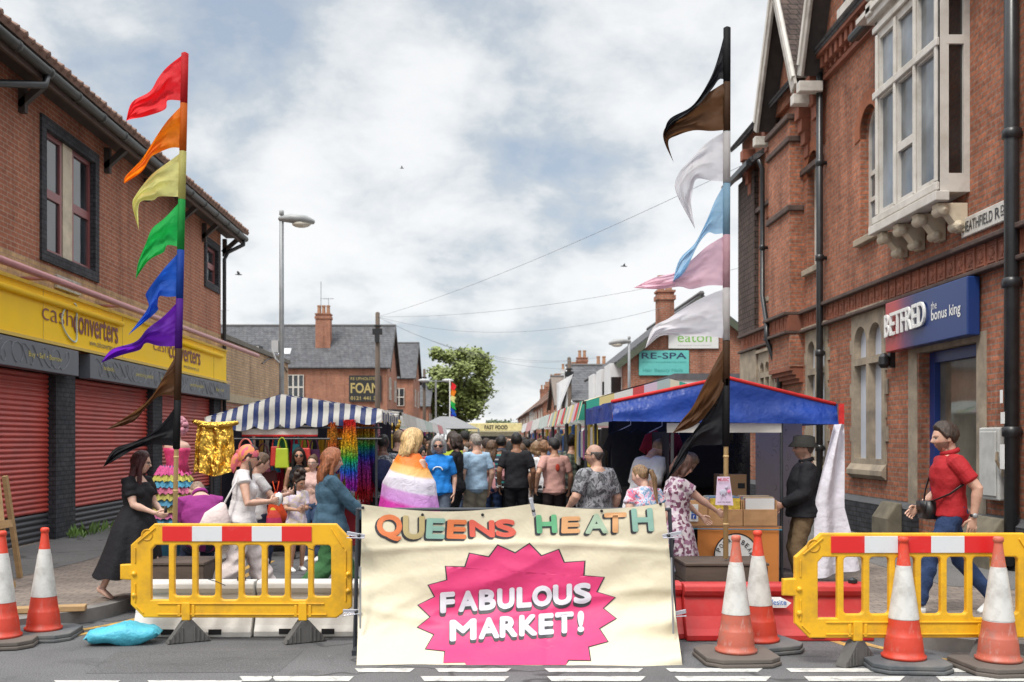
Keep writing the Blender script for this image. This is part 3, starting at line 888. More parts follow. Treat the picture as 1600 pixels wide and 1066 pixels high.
# ---------------------------------------------------------------- lamps, poles, wires
def street_lamp(label, x, y, h, dirx, group='street lamps'):
    L = thing('street_lamp', label, 'street lamp', (x, y, .12), 0, group)
    MB().tube([(x, y, .1), (x, y, 1.4)], .085, 10).tube([(x, y, 1.4), (x, y, h)], [.06, .045], 10).build('pole', pm('lamp_grey', (.24, .25, .26), .45, .15, 6, .1, metal=.3), L, smooth=True)
    hd = MB()
    for s_, (z0, w, hh) in enumerate(((.0, .1, .05), (.25, .16, .1), (.55, .17, .12), (.72, .1, .06))): pass
    V, Fc = tube_geo([(x - dirx * .05, y, h + .02), (x + dirx * .2, y, h + .03), (x + dirx * .5, y, h - .0), (x + dirx * .68, y, h - .05)], [(.06, .05), (.12, .1), (.14, .1), (.06, .05)], 12)
    hd.add(V, Fc).tube([(x, y, h + .1), (x, y, h + .19)], .05, 8)
    hd.build('lamp_head', pm('lamp_head_grey', (.3, .31, .31), .45, .15, 6, .05), L, smooth=True)
    MB().ball((x + dirx * .42, y, h - .09), (.2, .11, .08), 12, 8).build('lens', pm('lamp_lens', (.55, .52, .44), .3, .1), L, smooth=True)
    return L
l1 = street_lamp('tall grey street lamp rising behind the striped stall', P(440, 600, 21).x, 21, 6.35, 1)
l2 = street_lamp('shorter grey street lamp in front of the brick gable with the turquoise sign', P(983, 600, 34).x, 34, 5.05, -1)
bm_ = MB().box(l1.location.x - .2, l1.location.x - .06, 20.93, 21.07, 3.55, 3.8).tube([(l1.location.x, 21, 3.3), (l1.location.x - .1, 20.9, 3.4), (l1.location.x - .18, 20.9, 3.6)], .02, 6)
bm_.build('bracket', LGREY, l1)
l3 = thing('street_lamp', 'distant twin headed street lamp by the large green tree', 'street lamp', (P(681, 600, 75).x, 75, .12), 0, 'street lamps')
lx = l3.location.x
MB().tube([(lx, 75, .1), (lx, 75, 6.2)], .07, 8).bar((lx - 1, 75, 6.15), (lx + 1, 75, 6.15), .06).build('pole', STEEL, l3)
for d in (-1, 1): MB().ball((lx + d * .9, 75, 6.2), (.45, .2, .14), 10, 6).build('lamp_head', LGREY, l3)
WOODP = pm('pole_wood', (.12, .09, .07), .9, .3, 8, .4, 20, sc3=(1, 1, .2))
def tpole(label, x, y, h, lean=0):
    t = thing('telegraph_pole', label, 'telegraph pole', (x, y, 0), 0, 'telegraph poles')
    MB().tube([(x, y, 0), (x + lean, y, h)], [.15, .11], 8).build('pole', WOODP, t, smooth=True)
    MB().lathe([(.2, 0), (.2, .08)], 10, (x + lean, y, h - .7)).box(x + lean - .25, x + lean + .25, y - .12, y + .12, h - 1.1, h - .8).box(x + lean - .12, x + lean + .12, y - .25, y - .12, h - 1.5, h - 1.1).build('fittings', BLACKP, t)
    return (x + lean, y, h - .2)
tp1 = tpole('dark wooden telegraph pole standing in front of the upholstery sign', P(590, 600, 50).x, 50, 8.1)
tp2 = tpole('thin wooden telegraph pole leaning slightly among the right hand roofs', P(892, 600, 58).x, 58, 6.5, -.1)
tp3 = tpole('distant dark telegraph pole in front of the green tree', P(663, 600, 80).x, 80, 7.4)
wires = [(tp1, (12, 30, 4.9 + 3.1), .7, 'long thin wire rising from the dark telegraph pole across the sky'), (tp1, (q(1045), 39.5, 7.0), .9, 'overhead wire from the dark telegraph pole to the brick chimney'),
         (tp1, (6.5, 25, 8.6), .3, 'steep overhead wire climbing from the left pole to the red brick gables'), (tp1, tp2, .8, 'sagging overhead wire between the two telegraph poles'), (tp1, (5.5, 47, 5.6), .9, 'low overhead wire from the dark pole to the white bays'), (tp1, (5.4, 60, 6), .7, 'overhead wire from the dark pole to the slate roof'),
         (tp2, (5.4, 75, 5.5), .3, 'short overhead wire from the thin pole to the brown roofed house')]
WIRE = pm('wire_grey', (.2, .21, .22), .7)
for a, b_, sag, lb in wires:
    a, b_ = Vector(a), Vector(b_)
    tag(MB().tube([a.lerp(b_, i / 16) + Vector((0, 0, -sag * 4 * (i / 16) * (1 - i / 16))) for i in range(17)], .007, 4).build('overhead_wire', WIRE), lb, 'wire')
for px, py, Y, s_, lb in ((373, 429, 60, 1, 'small dark bird flying near the left brick building'), (975, 416, 65, 1, 'dark bird with spread wings flying above the right hand roofs'), (628, 263, 95, .9, 'small pale bird flying high in the middle of the sky')):
    c = P(px, py, Y)
    bd = MB().tube([c + Vector((-.22, 0, 0)), c, c + Vector((.2, 0, -.02))], [.02, .05, .02], 6)
    for d in (-1, 1): bd.add([c + Vector((-.06, 0, .02)), c + Vector((.08, 0, .02)), c + Vector((.02, d * .2, .18)), c + Vector((-.03, d * .42, .1))], [(0, 1, 2, 3)])
    tag(bd.build('bird', pm('bird_grey', (.08, .08, .09), .8)), lb, 'bird')
# ================================================================ ornate brick building on the right (street wall X = 6.5)
RX = 6.5
R = thing('victorian_brick_building', 'ornate red brick corner building with white oriel bay and gables', 'building', (RX, 18, 0))
def rw(outer, holes, depth, proud, name, mat, parent, bev=0):
    """slab on the right wall; outlines given as (Y, Z); proud = how far its face stands out of the brick"""
    V, Fc = shape2d([(-a, b) for a, b in outer], [[(-a, b) for a, b in h] for h in holes], depth, bev)
    M = frame((RX - proud + depth, 0, 0), (0, -1, 0), UP)
    return MB().add([M @ v for v in V], Fc).build(name, mat, parent)
def rbox(y0, y1, z0, z1, p0, p1): return MB().box(RX - p1, RX - p0, y0, y1, z0, z1)
door = (13.1, 14.85, .15, 3.02)
W1, W2, W3 = (16.05, 17.5, 1.15, 3.9), (18.75, 20.0, 1.15, 3.9), (22.0, 23.4, 2.0, 3.75)
A1, A2, A3 = (16.4, 17.15, 5.15, 7.35), (19.25, 19.95, 5.1, 7.4), (21.95, 22.6, 4.95, 7.2)
holes = [rect(*door)] + [rect(w[0] + .1, w[1] - .1, w[2] + .1, w[3] - .1) for w in (W1, W2, W3)] + [archp(a[0], a[1], a[2], a[3], .25) for a in (A1, A2, A3)]
rw(rect(8, 25, .75, 9.15), holes, .4, 0, 'wall', B_RIGHT, R)
MB().box(RX + .9, 16, 8, 24.9, 0, 9.1).box(RX + .41, 16, 24.6, 24.95, 0, 9.1).build('rear_wall', B_RIGHT, R)
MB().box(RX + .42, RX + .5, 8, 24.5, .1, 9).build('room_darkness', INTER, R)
# plinth with sloped cap, split round the doorway
for y0, y1 in ((8, 13.1), (14.85, 25)):
    MB().box(RX - .12, RX + .38, y0, y1, .1, .66).build('plinth', B_PLINTH, R)
    MB().prism([(RX - .12, y0, .66), (RX + .02, y0, .76), (RX + .02, y0, .66)], (0, y1 - y0, 0)).build('plinth_cap', pm('plinth_cap', (.07, .07, .075), .8, .3, 5, .3), R)
for y0, y1 in ((15.15, 15.75), (12.1, 12.9)):
    MB().prism([(RX - .36, y0, .1), (RX - .12, y0, .1), (RX - .12, y0, .74), (RX - .2, y0, .74), (RX - .36, y0, .5)], (0, y1 - y0, 0)).build('buttress', pm('mossy_stone', (.14, .12, .085), .9, .3, 4, .5, 30), R, bevel=.02)
# doorway and shop window
rw(rect(12.85, 15.2, .15, 3.12), [rect(door[0] + .0, door[1], .0, 3.0)] if 0 else [rect(13.1, 14.9, .2, 3.0)], .12, .012, 'doorway_stone', STONE, R)
BLUE = pm('deep_blue_paint', (.012, .035, .17), .4, .15, 4, .05)
df = rw(rect(13.1, 14.88, .15, 3.0), [rect(13.22, 14.68, .45, 2.84)], .16, -.16, 'shop_door_frame', BLUE, R)
MB().box(RX + .24, RX + .25, 13.15, 14.8, .4, 2.9).build('pane', pm('shop_glass', (.13, .12, .095), .05, .5, 1.2, .06, 2, spec=.9), df)
po = MB().box(RX + .23, RX + .236, 13.2, 13.34, .5, 1.35).build('poster', pm('poster_yellow', (.6, .5, .03), .5), df)
for w, nl in ((W1, 2), (W2, 2), (W3, 3)):
    y0, y1, z0, z1 = w
    tw = (y1 - y0 - .26 - .11 * (nl - 1)) / nl
    hs = []
    zt = z0 + (z1 - z0) * .69
    for i in range(nl):
        a = y0 + .13 + i * (tw + .11)
        hs.append(rect(a, a + tw, z0 + .24, zt - .06))
        hs.append(archp(a, a + tw, zt + .06, z1 - .25, .2))
    ws = rw(rect(y0, y1, z0, z1), hs, .3, .03, 'stone_window', STONE, R)
    # toothed quoins run into the brick
    qn = MB()
    for k in range(7):
        z = z0 + .15 + k * (z1 - z0) / 7.2
        e = .1 if k % 2 else .03
        qn.box(RX - .02, RX + .1, y0 - e, y0 - .001, z, z + .24).box(RX - .02, RX + .1, y1 + .001, y1 + e, z, z + .24)
    qn.build('quoin', STONE, ws)
    MB().prism([(RX - .1, y0 - .05, z0 - .03), (RX - .02, y0 - .05, z0 - .1), (RX - .02, y0 - .05, z0 + .16), (RX - .1, y0 - .05, z0 + .05)], (0, y1 - y0 + .1, 0)).build('sill', STONE, ws)
    MB().box(RX + .09, RX + .1, y0 + .1, y1 - .1, z0 + .15, z1 - .15).build('pane', pm('blanked_pane', (.5, .54, .62), .35, .1, 2, .02), ws)
    rw([(y0 - .1, z1 - .02), (y1 + .1, z1 - .02), (y1 + .1, z1 + .05), (y0 - .1, z1 + .05)], [], .12, .09, 'hood_mould', STONE, ws)
for a in (A1, A2, A3):
    y0, y1, z0, z1 = a
    wn = rw(archp(y0, y1, z0, z1, .25), [archp(y0 + .07, y1 - .07, (z0 + z1) / 2 + .05, z1 - .08, .25), rect(y0 + .07, y1 - .07, z0 + .3 + .4, (z0 + z1) / 2 - .03), rect(y0 + .07, y1 - .07, z0 + .08, z0 + .63)], .07, -.14, 'sash_window', WHITEP, R)
    MB().box(RX + .17, RX + .175, y0 + .04, y1 - .04, z0 + .04, z1 - .15).build('pane', GLASSL, wn)
    MB().box(RX - .1, RX + .13, y0 - .1, y1 + .1, z0 - .12, z0).build('sill', STONE, wn, bevel=.015)
    # gauged brick arch
    V, Fc = shape2d([(-p[0], p[1]) for p in archp(y0 - .2, y1 + .2, z1 - 1.0, z1 + .24, .25)], [[(-p[0], p[1]) for p in archp(y0 + .0, y1 - .0, z1 - 1.1, z1, .25)][2:]] if 0 else [], .05)
    ring = MB()
    pts_o, pts_i = archp(y0 - .22, y1 + .22, z0, z1 + .25, .25)[2:], archp(y0, y1, z0, z1, .25)[2:]
    n = len(pts_o)
    vv = [(RX - .02, p[0], p[1]) for p in pts_o] + [(RX - .02, p[0], p[1]) for p in pts_i] + [(RX + .1, p[0], p[1]) for p in pts_o] + [(RX + .1, p[0], p[1]) for p in pts_i]
    ring.add(vv, [(i, i + 1, n + i + 1, n + i) for i in range(n - 1)] + [(i, 2 * n + i, 2 * n + i + 1, i + 1) for i in range(n - 1)] + [(n + i, n + i + 1, 3 * n + i + 1, 3 * n + i) for i in range(n - 1)])
    ring.build('brick_arch', pm('rubbed_brick', (.3, .1, .045), .85, .25, 12, .3), wn)
# terracotta frieze between the floors
def band(y0, y1, pr=0):
    rbox(y0, y1, 3.86, 3.92, -.01, .12 + pr).build('string_course', DARKST, R, bevel=.015)
    rbox(y0, y1, 4.24, 4.31, -.01, .13 + pr).build('string_course', DARKST, R, bevel=.015)
    rbox(y0, y1, 3.92, 4.24, -.01, .03 + pr).build('frieze', TERRA, R)
    fz = MB()
    k = y0 + .06
    while k < y1 - .2:
        cy_ = k + .13
        x = RX - .03 - pr
        fz.box(x - .02, x, k - .025, k, 3.93, 4.23)
        fz.box(x - .012, x, k + .02, k + .23, 3.96, 3.98).box(x - .012, x, k + .02, k + .23, 4.18, 4.2)
        fz.add(*ellip((x, cy_, 4.08), (.025, .055, .07), 8, 5))
        for j in range(6): fz.add(*ellip((x, cy_ + .06 * math.cos(j * 1.047), 4.08 + .075 * math.sin(j * 1.047)), (.014, .022, .022), 5, 4))
        k += .28
    fz.build('frieze_ornament', TERRA, R)
band(8, 20.18)
band(21.72, 25)
# projecting pier with corbelled foot
MB().box(RX - .28, RX, 20.2, 21.7, 3.2, 8.2).build('pier', B_RIGHT, R)
band(20.18, 21.72, .28)
cb_ = MB()
for i in range(4): cb_.box(RX - .07 * (i + 1) - .005, RX - .001, 20.2 - .0 + .02, 21.7 - .02, 2.88 + .08 * i, 2.96 + .08 * i)
cb_.build('corbel', TERRA, R)
for z, p in ((6.35, .34), (7.75, .34), (8.2, .36)):
    MB().box(RX - p, RX, 20.15, 21.75, z, z + .12).build('string_course', DARKST, R, bevel=.02)
for y in (19.05, 19.9, 22.05, 23.9):
    c = MB()
    for i, zz in enumerate((7.35, 7.6, 7.85, 8.1, 8.4)): c.box(RX - .06 - .06 * i, RX - .001, y - .13, y + .13, zz, zz + .25)
    c.build('corbel', TERRA, R, bevel=.01)
rbox(19.0, 25, 7.05, 7.15, -.01, .08).build('string_course', DARKST, R)
# dentil cornice of the nearer part
rbox(8, 18.75, 8.48, 8.56, -.01, .1).build('string_course', TERRA, R)
rbox(8, 18.75, 8.86, 8.94, -.01, .26).build('string_course', TERRA, R)
rbox(8, 18.75, 8.56, 8.86, -.01, .05).build('cornice', TERRA, R)
dn = MB()
k = 8.0
while k < 18.7:
    dn.box(RX - .2, RX - .05, k, k + .13, 8.66, 8.855).box(RX - .12, RX - .05, k + .02, k + .11, 8.57, 8.66)
    k += .25
dn.build('dentil', TERRA, R)
MB().box(RX - .36, RX - .24, 8, 16.6, 8.35, 8.47).tube([(RX - .36, 8, 8.4), (RX - .36, 16.6, 8.4)], .07, 8).build('gutter', BLACKP, R)
MB().add([(RX - .3, 8, 8.96), (RX - .3, 25, 8.96), (RX + 4.5, 25, 13.2), (RX + 4.5, 8, 13.2)], [(0, 1, 2, 3)]).build('roof', SLATE, R, solid=.1)
# gables with white bargeboards
def gable(yf, yn, z0, apex, x_out, wallm, timber):
    ym = (yf + yn) / 2
    MB().prism([(RX - .12, yf, z0), (RX - .12, yn, z0), (RX - .12, ym, apex - .25)], (.5, 0, 0)).build('gable_wall', wallm, R)
    for ya in (yf, yn):
        dy = (ya - ym)
        slope = (apex - z0) / abs(dy)
        e = ym + dy * 1.12
        ze = apex - slope * abs(e - ym)
        for p, wd, hh, mt, nm in ((x_out, .06, .26, pm('grubby_white_paint', (.4, .37, .33), .6, .2, 3, .2, 40, dirt=((.16, .13, .1), .7)), 'bargeboard'), (x_out + .03, .06, .12, WHITEP, 'bargeboard_trim')):
            off = .0 if nm == 'bargeboard' else .2
            MB().bar((RX - p, e, ze + off), (RX - p, ym, apex + off), wd, hh).build(nm, mt, R, bevel=.012)
        MB().add([(RX - x_out + .03, e, ze + .19), (RX - x_out + .03, ym, apex + .19), (RX + .6, ym, apex + .19), (RX + .6, e, ze + .19)], [(0, 1, 2, 3)]).build('gable_roof', TILEH, R, solid=.06)
        MB().add([(RX - x_out + .06, e, ze - .0), (RX - x_out + .06, ym, apex - .0), (RX - .1, ym, apex - .0), (RX - .1, e, ze - .0)], [(0, 1, 2, 3)]).build('gable_soffit', TIMB, R, solid=.03)
        MB().box(RX - x_out - .05, RX - .1, e - .1, e + .1, ze - .32, ze - .12).build('bracket_block', WHITEP, R, bevel=.015)
    if timber:
        for yy in (ym - .35, ym + .35): MB().box(RX - .16, RX - .121, yy - .06, yy + .06, z0, apex - .6).build('gable_timber', TIMB, R)
        MB().box(RX - .17, RX - .121, yf, yn, z0 + .02, z0 + .22).build('gable_timber', TIMB, R)
gable(21.75, 19.35, 8.75, 11.0, .5, B_RIGHT, False)
gable(18.65, 15.6, 9.0, 12.4, .5, B_RIGHT, True)
dw = MB().box(RX - .32, RX + .5, 15.9, 17.4, 9.05, 9.2).build('dormer_sill', WHITEP, R)
rw(rect(16.2, 17.2, 9.25, 10.6), [rect(16.28, 16.66, 9.33, 10.5), rect(16.74, 17.12, 9.33, 10.5)], .08, .2, 'dormer_window', WHITEP, R)
# tile hung end bay
MB().box(RX - .1, RX, 23.5, 24.99, 4.32, 8.1).build('hung_tile_wall', TILEH, R)
MB().box(RX - .06, RX, 23.5, 24.99, 2.0, 3.85).build('stone_block', STONE, R)
MB().add([(RX - .35, 22.9, 8.15), (RX - .35, 25.3, 8.15), (RX + 2, 25.3, 9.8), (RX + 2, 22.9, 9.8)], [(0, 1, 2, 3)]).build('end_roof', SLATE, R, solid=.12)
MB().box(RX - .45, RX - .33, 22.9, 25.3, 8.02, 8.14).build('end_gutter', BLACKP, R)
chimney(RX + 1.2, 24.4, 8.5, 9.9, .6, .6, R, B_RIGHT, 1)
# pipes
def pipe(path, r, lab='downpipe'):
    mb = MB().tube(path, r, 10)
    for i in range(len(path) - 1):
        a, b_ = Vector(path[i]), Vector(path[i + 1])
        L = (b_ - a).length
        for j in range(1, int(L / 1.8) + 1):
            c = a.lerp(b_, min(1, j * 1.8 / L))
            d = (b_ - a).normalized() * .05
            mb.tube([c - d, c + d], r * 1.3, 10).box(c.x, RX - .0, c.y - .03, c.y + .03, c.z - .03, c.z + .03) if abs(c.x - RX) < .3 else 0
    return mb.build(lab, BLACKP, R, smooth=True)
pipe([(RX - .13, 18.85, 8.75), (RX - .13, 18.85, .2)], .065)
pipe([(RX - .12, 12.02, 9), (RX - .12, 12.02, .2)], .085)
pipe([(RX - .2, 22.75, 8.1), (RX - .12, 22.75, 7.9), (RX - .12, 22.75, 5.0), (RX - .36, 21.55, 4.2), (RX - .4, 21.45, 3.9), (RX - .12, 21.45, 3.1), (RX - .12, 21.45, .3)], .055)
# oriel bay
BX = .40
by0, by1, bz0, bz1 = 13.3, 15.5, 5.02, 8.2
bay = rw(rect(by0, by1, bz0, bz1), [rect(by0 + .13 + i * .67, by0 + .13 + i * .67 + .54, z_a, z_b) for i in range(3) for (z_a, z_b) in (((bz0 + .22, bz0 + (1.93 if i != 1 else .92)), (bz0 + 2.1, bz1 - .32)) + (((bz0 + 1.04, bz0 + 1.93),) if i == 1 else ()))], .12, BX, 'oriel_bay', WHITEP, R)
tr = MB()
x = RX - BX
for i in range(4):
    yc = by0 + .065 + i * .67 + (.0 if i < 3 else .0)
    tr.box(x - .04, x - .001, yc - .035, yc + .035, bz0 + .15, bz1 - .25)
tr.box(x - .05, x - .002, by0, by1, bz0 + 1.96, bz0 + 2.07)
tr.box(x - .09, x + .1, by0 - .07, by1 + .05, bz0 - .13, bz0 + .0).box(x - .05, x - .001, by0, by1, bz0 + .03, bz0 + .14)
tr.box(x - .1, RX, by0 - .1, by1 + .08, bz1 + .001, bz1 + .12).box(x - .05, x - .001, by0, by1, bz1 - .2, bz1 - .1)
tr.build('moulding', WHITEP, bay, bevel=.012)
MB().box(x + .05, x + .06, by0 + .05, by1 - .05, bz0 + .1, bz1 - .2).build('pane', GLASSL, bay)
V, Fc = shape2d(rect(0, BX, bz0, bz1), [rect(.09, BX - .08, bz0 + .25, bz0 + 1.98), rect(.09, BX - .08, bz0 + 2.1, bz1 - .3)], .09)
for yy in (by0 - .002, by1 - .088):
    M = frame((RX - BX, yy + .09, 0), (1, 0, 0), UP)
    MB().add([M @ v for v in V], Fc).build('bay_side', WHITEP, bay, bevel=.008)
    MB().box(RX - BX + .05, RX - .04, yy + .05, yy + .055, bz0 + .2, bz1 - .25).build('pane', glass('dark_glass', (.012, .012, .012)), bay)
MB().box(RX - BX + .13, RX, by0 + .1, by1 - .1, bz0 + .0, bz0 + .05).build('bay_floor', WHITEP, bay)
for i, y in enumerate((13.42, 14.05, 14.7, 15.3)):
    c = MB().prism([(RX - .01, y - .09, 4.5), (RX - .01, y - .09, 4.88), (RX - BX - .02, y - .09, 4.88), (RX - BX + .0, y - .09, 4.78), (RX - .26, y - .09, 4.72), (RX - .17, y - .09, 4.6), (RX - .1, y - .09, 4.5)], (0, .18, 0))
    c.tube([(RX - BX + .06, y - .11, 4.79), (RX - BX + .06, y + .11, 4.79)], .075, 14).tube([(RX - .13, y - .1, 4.58), (RX - .13, y + .1, 4.58)], .07, 12)
    c.build('corbel_bracket', CREAM, bay, bevel=.008)
for i in range(5):
    y = 13.2 + i * .55
    MB().prism([(RX - .02, y, bz1 + .12), (RX - .5, y, bz1 + .12), (RX - .42, y, bz1 - .0), (RX - .02, y, bz1 - .3)], (0, .08, 0)).build('eave_bracket', WHITEP, bay)
MB().box(RX - .55, RX, 12.9, 15.9, bz1 + .122, bz1 + .2).build('bay_soffit', WHITEP, bay)
# things on the wall
sp = thing('street_sign', 'white Heathfield Road name plate with black letters on the brick wall beside the black pipe', 'sign', (RX, 12.85, 4.4))
MB().box(RX - .05, RX, 12.24, 13.44, 4.42, 4.68).build('plate', pm('plate_white', (.6, .58, .53), .5, .08, 8, .05, dirt=((.25, .2, .16), .5), dscale=6), sp, bevel=.012)
tm = MB()
text_on(tm, 'HEATHFIELD', (RX - .054, 13.38, 4.48), (0, -1, 0), UP, .78, .14, .01)
text_on(tm, 'R', (RX - .054, 12.54, 4.48), (0, -1, 0), UP, .12, .14, .01)
text_on(tm, 'D', (RX - .054, 12.4, 4.53), (0, -1, 0), UP, .09, .09, .01)
tm.box(RX - .056, RX - .052, 12.3, 12.4, 4.495, 4.507).build('lettering', BLACKP, sp)
bs = thing('shop_sign', 'blue and red projecting board reading BETFRED the bonus king above the blue doorway', 'sign', (RX, 14.3, 3.05))
m_, t_, b_ = newmat('betting_sign_blue_red')
sv = t_.nodes.new('ShaderNodeSeparateXYZ')
t_.links.new(coords(t_), sv.inputs[0])
cc = ramp(t_, mth(t_, 'MULTIPLY_ADD', sv.outputs[1], .38, .5), [(.34, (.012, .04, .17)), (.58, (.012, .03, .13)), (.72, (.12, .03, .1)), (.86, (.42, .05, .05))])
t_.links.new(cc, b_.inputs['Base Color'])
b_.inputs['Roughness'].default_value = .35
MB().box(RX - .2, RX - .03, 12.96, 15.6, 3.07, 3.84).build('sign_board', m_, bs, bevel=.015)
x = RX - .2
tw = MB()
Vt, Ft = text_geo('BETFRED', 0, .02, .0)
Vt = fit(Vt, 1.4, .34)
M = frame((x - .03, 15.53, 3.3), (0, -1, 0), Vector((0, -.0, 1)))
for k in range(9): tw.add([M @ Vector((v.x + (.006 * math.cos(k * .785) if k < 8 else 0), v.y + .03 * v.x + (.006 * math.sin(k * .785) if k < 8 else 0), v.z * .5 + .0012 * k)) for v in Vt], Ft)
tw.build('raised_lettering', WHITE, bs)
tw = MB()
text_on(tw, 'the', (x - .003, 14.0, 3.53), (0, -1, 0), UP, .18, .11, 0)
tw.build('thin_lettering', WHITE, bs)
tw = MB()
text_on(tw, 'bonus king', (x - .003, 13.99, 3.33), (0, -1, 0), UP, .86, .2, .018)
tw.build('small_lettering', WHITE, bs)
cam_ = thing('wall_lamp', 'small black lantern on the brick wall left of the blue betting sign', 'lamp', (RX, 15.75, 2.95))
MB().box(RX - .08, RX, 15.7, 15.8, 2.85, 3.1).build('bracket', BLACKP, cam_)
MB().lathe([(.05, 0), (.09, .06), (.08, .18), (.03, .24)], 10, (RX - .16, 15.75, 2.84)).build('lantern', BLACKP, cam_)
mb_ = thing('meter_box', 'tall grey white meter cabinet fixed to the brick wall by the black pipe', 'cabinet', (RX, 12.5, .9))
MB().box(RX - .14, RX, 12.28, 12.78, .95, 1.86).build('cabinet', pm('cabinet_white', (.5, .5, .48), .5, .1, 4, .1, dirt=((.25, .23, .2), .5)), mb_, bevel=.02)
MB().box(RX - .16, RX - .14, 12.33, 12.73, 1.0, 1.81).build('door', pm('cabinet_white', (.5, .5, .48)), mb_, bevel=.01)
MB().tube([(RX - .16, 12.2, 1.35), (RX - .2, 12.22, 1.45), (RX - .17, 12.26, 1.55)], .02, 6).box(RX - .12, RX, 12.15, 12.26, 1.25, 1.5).build('fittings', pm('brass_box', (.2, .15, .1), .5), mb_)
for y, z, w_, h_, lb in ((12.06, 1.35, .1, .3, 'largest torn white sticker low on the thick black drainpipe'), (12.05, 1.9, .09, .14, 'square white sticker on the thick black drainpipe above the torn one'), (12.08, 2.15, .06, .16, 'narrow white sticker highest on the thick black drainpipe')):
    tag(MB().box(RX - .215, RX - .21, y - w_ / 2, y + w_ / 2, z, z + h_).build('sticker', WHITE), lb, 'sticker')
wd = thing('weed', 'small green weeds growing at the foot of the grey shutter pillar', 'weed', (-6.7, 16.4, .12))
wm = MB()
for i in range(60):
    c = Vector((-6.65 + random.uniform(-.05, .2), 16.0 + random.uniform(0, 1.3), .12))
    d = Vector((random.uniform(-.1, .1), random.uniform(-.1, .1), random.uniform(.08, .24)))
    o = d.orthogonal().normalized() * .02
    wm.add([c, c + d * .6 + o, c + d, c + d * .6 - o], [(0, 1, 2, 3)])
wm.build('leaves', leafmat('weed_leaf', (.09, .16, .03)), wd)
# ================================================================ STREET FURNITURE IN FRONT
def cone_mat(name, red, faded):
    m, t, b = newmat(name)
    v = coords(t)
    s = t.nodes.new('ShaderNodeSeparateXYZ')
    t.links.new(v, s.inputs[0])
    c = ramp(t, s.outputs[2], [(0, sc(red, .82)), (.36, sc(red, .82)), (.36001, (.62, .61, .58)), (.76, red)], 'CONSTANT')
    n = noi(t, v, 7, 7, .72)
    c = mixc(t, ramp(t, n, [(.5, (0, 0, 0)), (.74, (faded,) * 3)]), c, (.2, .17, .15))
    n2_ = noi(t, v, 28, 3, .6, 0, (1, 1, .35))
    c = mixc(t, ramp(t, n2_, [(.56, (0, 0, 0)), (.7, (faded * .8,) * 3)]), c, (.5, .3, .26))
    t.links.new(c, b.inputs['Base Color'])
    b.inputs['Roughness'].default_value = .5
    bump(t, b, noi(t, v, 9, 4, .6), .35, .012)
    return m
RUBBER = pm('recycled_rubber', (.085, .095, .105), .85, .25, 5, .5, 60, dirt=((.2, .18, .15), .6))
RUBBERB = pm('brown_rubber', (.13, .11, .095), .85, .25, 5, .5, 60, dirt=((.07, .06, .05), .6))
def cone(x, y, h, mat, base, label, rz=0, lean=(0, 0), z=0):
    c = thing('traffic_cone', label, 'traffic cone', (x, y, z), rz, 'traffic cones')
    c.rotation_euler = (lean[0], lean[1], rz)
    k = h / .96
    w = .29 * k
    ch = .1 * k
    oct_ = [(-w, -w + ch), (-w + ch, -w), (w - ch, -w), (w, -w + ch), (w, w - ch), (w - ch, w), (-w + ch, w), (-w, w - ch)]
    bs = MB().prism([(a, b, .004) for a, b in oct_], (0, 0, .028)).prism([(a * .97, b * .97, .033) for a, b in oct_], (0, 0, .035))
    bs.build('base', base, c, local=True, bevel=.008)
    prof = [(.155, .069), (.158, .09), (.142, .094), (.138, .13), (.128, .22), (.126, .225), (.126, .235), (.121, .24)]
    for i in range(1, 13): prof.append((.121 - (.121 - .034) * i / 12, .24 + .62 * i / 12))
    prof += [(.03, .9), (.03, .915), (.036, .92), (.036, .945), (.028, .955), (.012, .958)]
    MB().lathe([(r * k, z_0 * k) for r, z_0 in prof], 36).build('cone_body', mat, c, local=True, smooth=True)
    sl_ = MB().lathe([((.121 - (.121 - .034) * (z_0 - .24) / .62 + .003) * k, z_0 * k) for z_0 in (.36, .46, .56, .66, .729)], 36, caps=False)
    sl_.build('reflective_sleeve', sleeve, c, local=True, smooth=True)
    return c
sleeve = pm('cone_sleeve', (.6, .59, .56), .5, .1, 5, .3, 14, dirt=((.3, .28, .25), .75), dscale=6)
RC = cone_mat('cone_bright_red', (.66, .055, .025), .35)
RF = cone_mat('cone_faded_red', (.55, .13, .08), .75)
cone(-4.0, 8.28, .95, RC, RUBBERB, 'bright traffic cone cut off by the left edge of the photo', .2)
cone(-3.8, 8.6, .95, RC, RUBBER, 'traffic cone with dark octagonal base on the road left of the blue sandbag', .1, (0, rad(.8)))
cone(G(1150, 1032).x, G(0, 1032).y, .97, RF, RUBBERB, 'scuffed faded traffic cone right of the banner, in front of another cone', .05)
cone(G(1187, 1014).x, G(0, 1014).y, .97, RC, RUBBER, 'clean bright traffic cone half hidden behind the scuffed one', .3, (0, rad(-1.2)))
cone(G(1412, 1042).x, G(0, 1042).y, .98, RC, RUBBER, 'traffic cone with creased red base in front of the middle of the right yellow barrier', -.08)
cone(G(1560, 1046).x, G(0, 1046).y, .99, RF, RUBBERB, 'pale faded traffic cone nearest the right edge of the photo', .1)

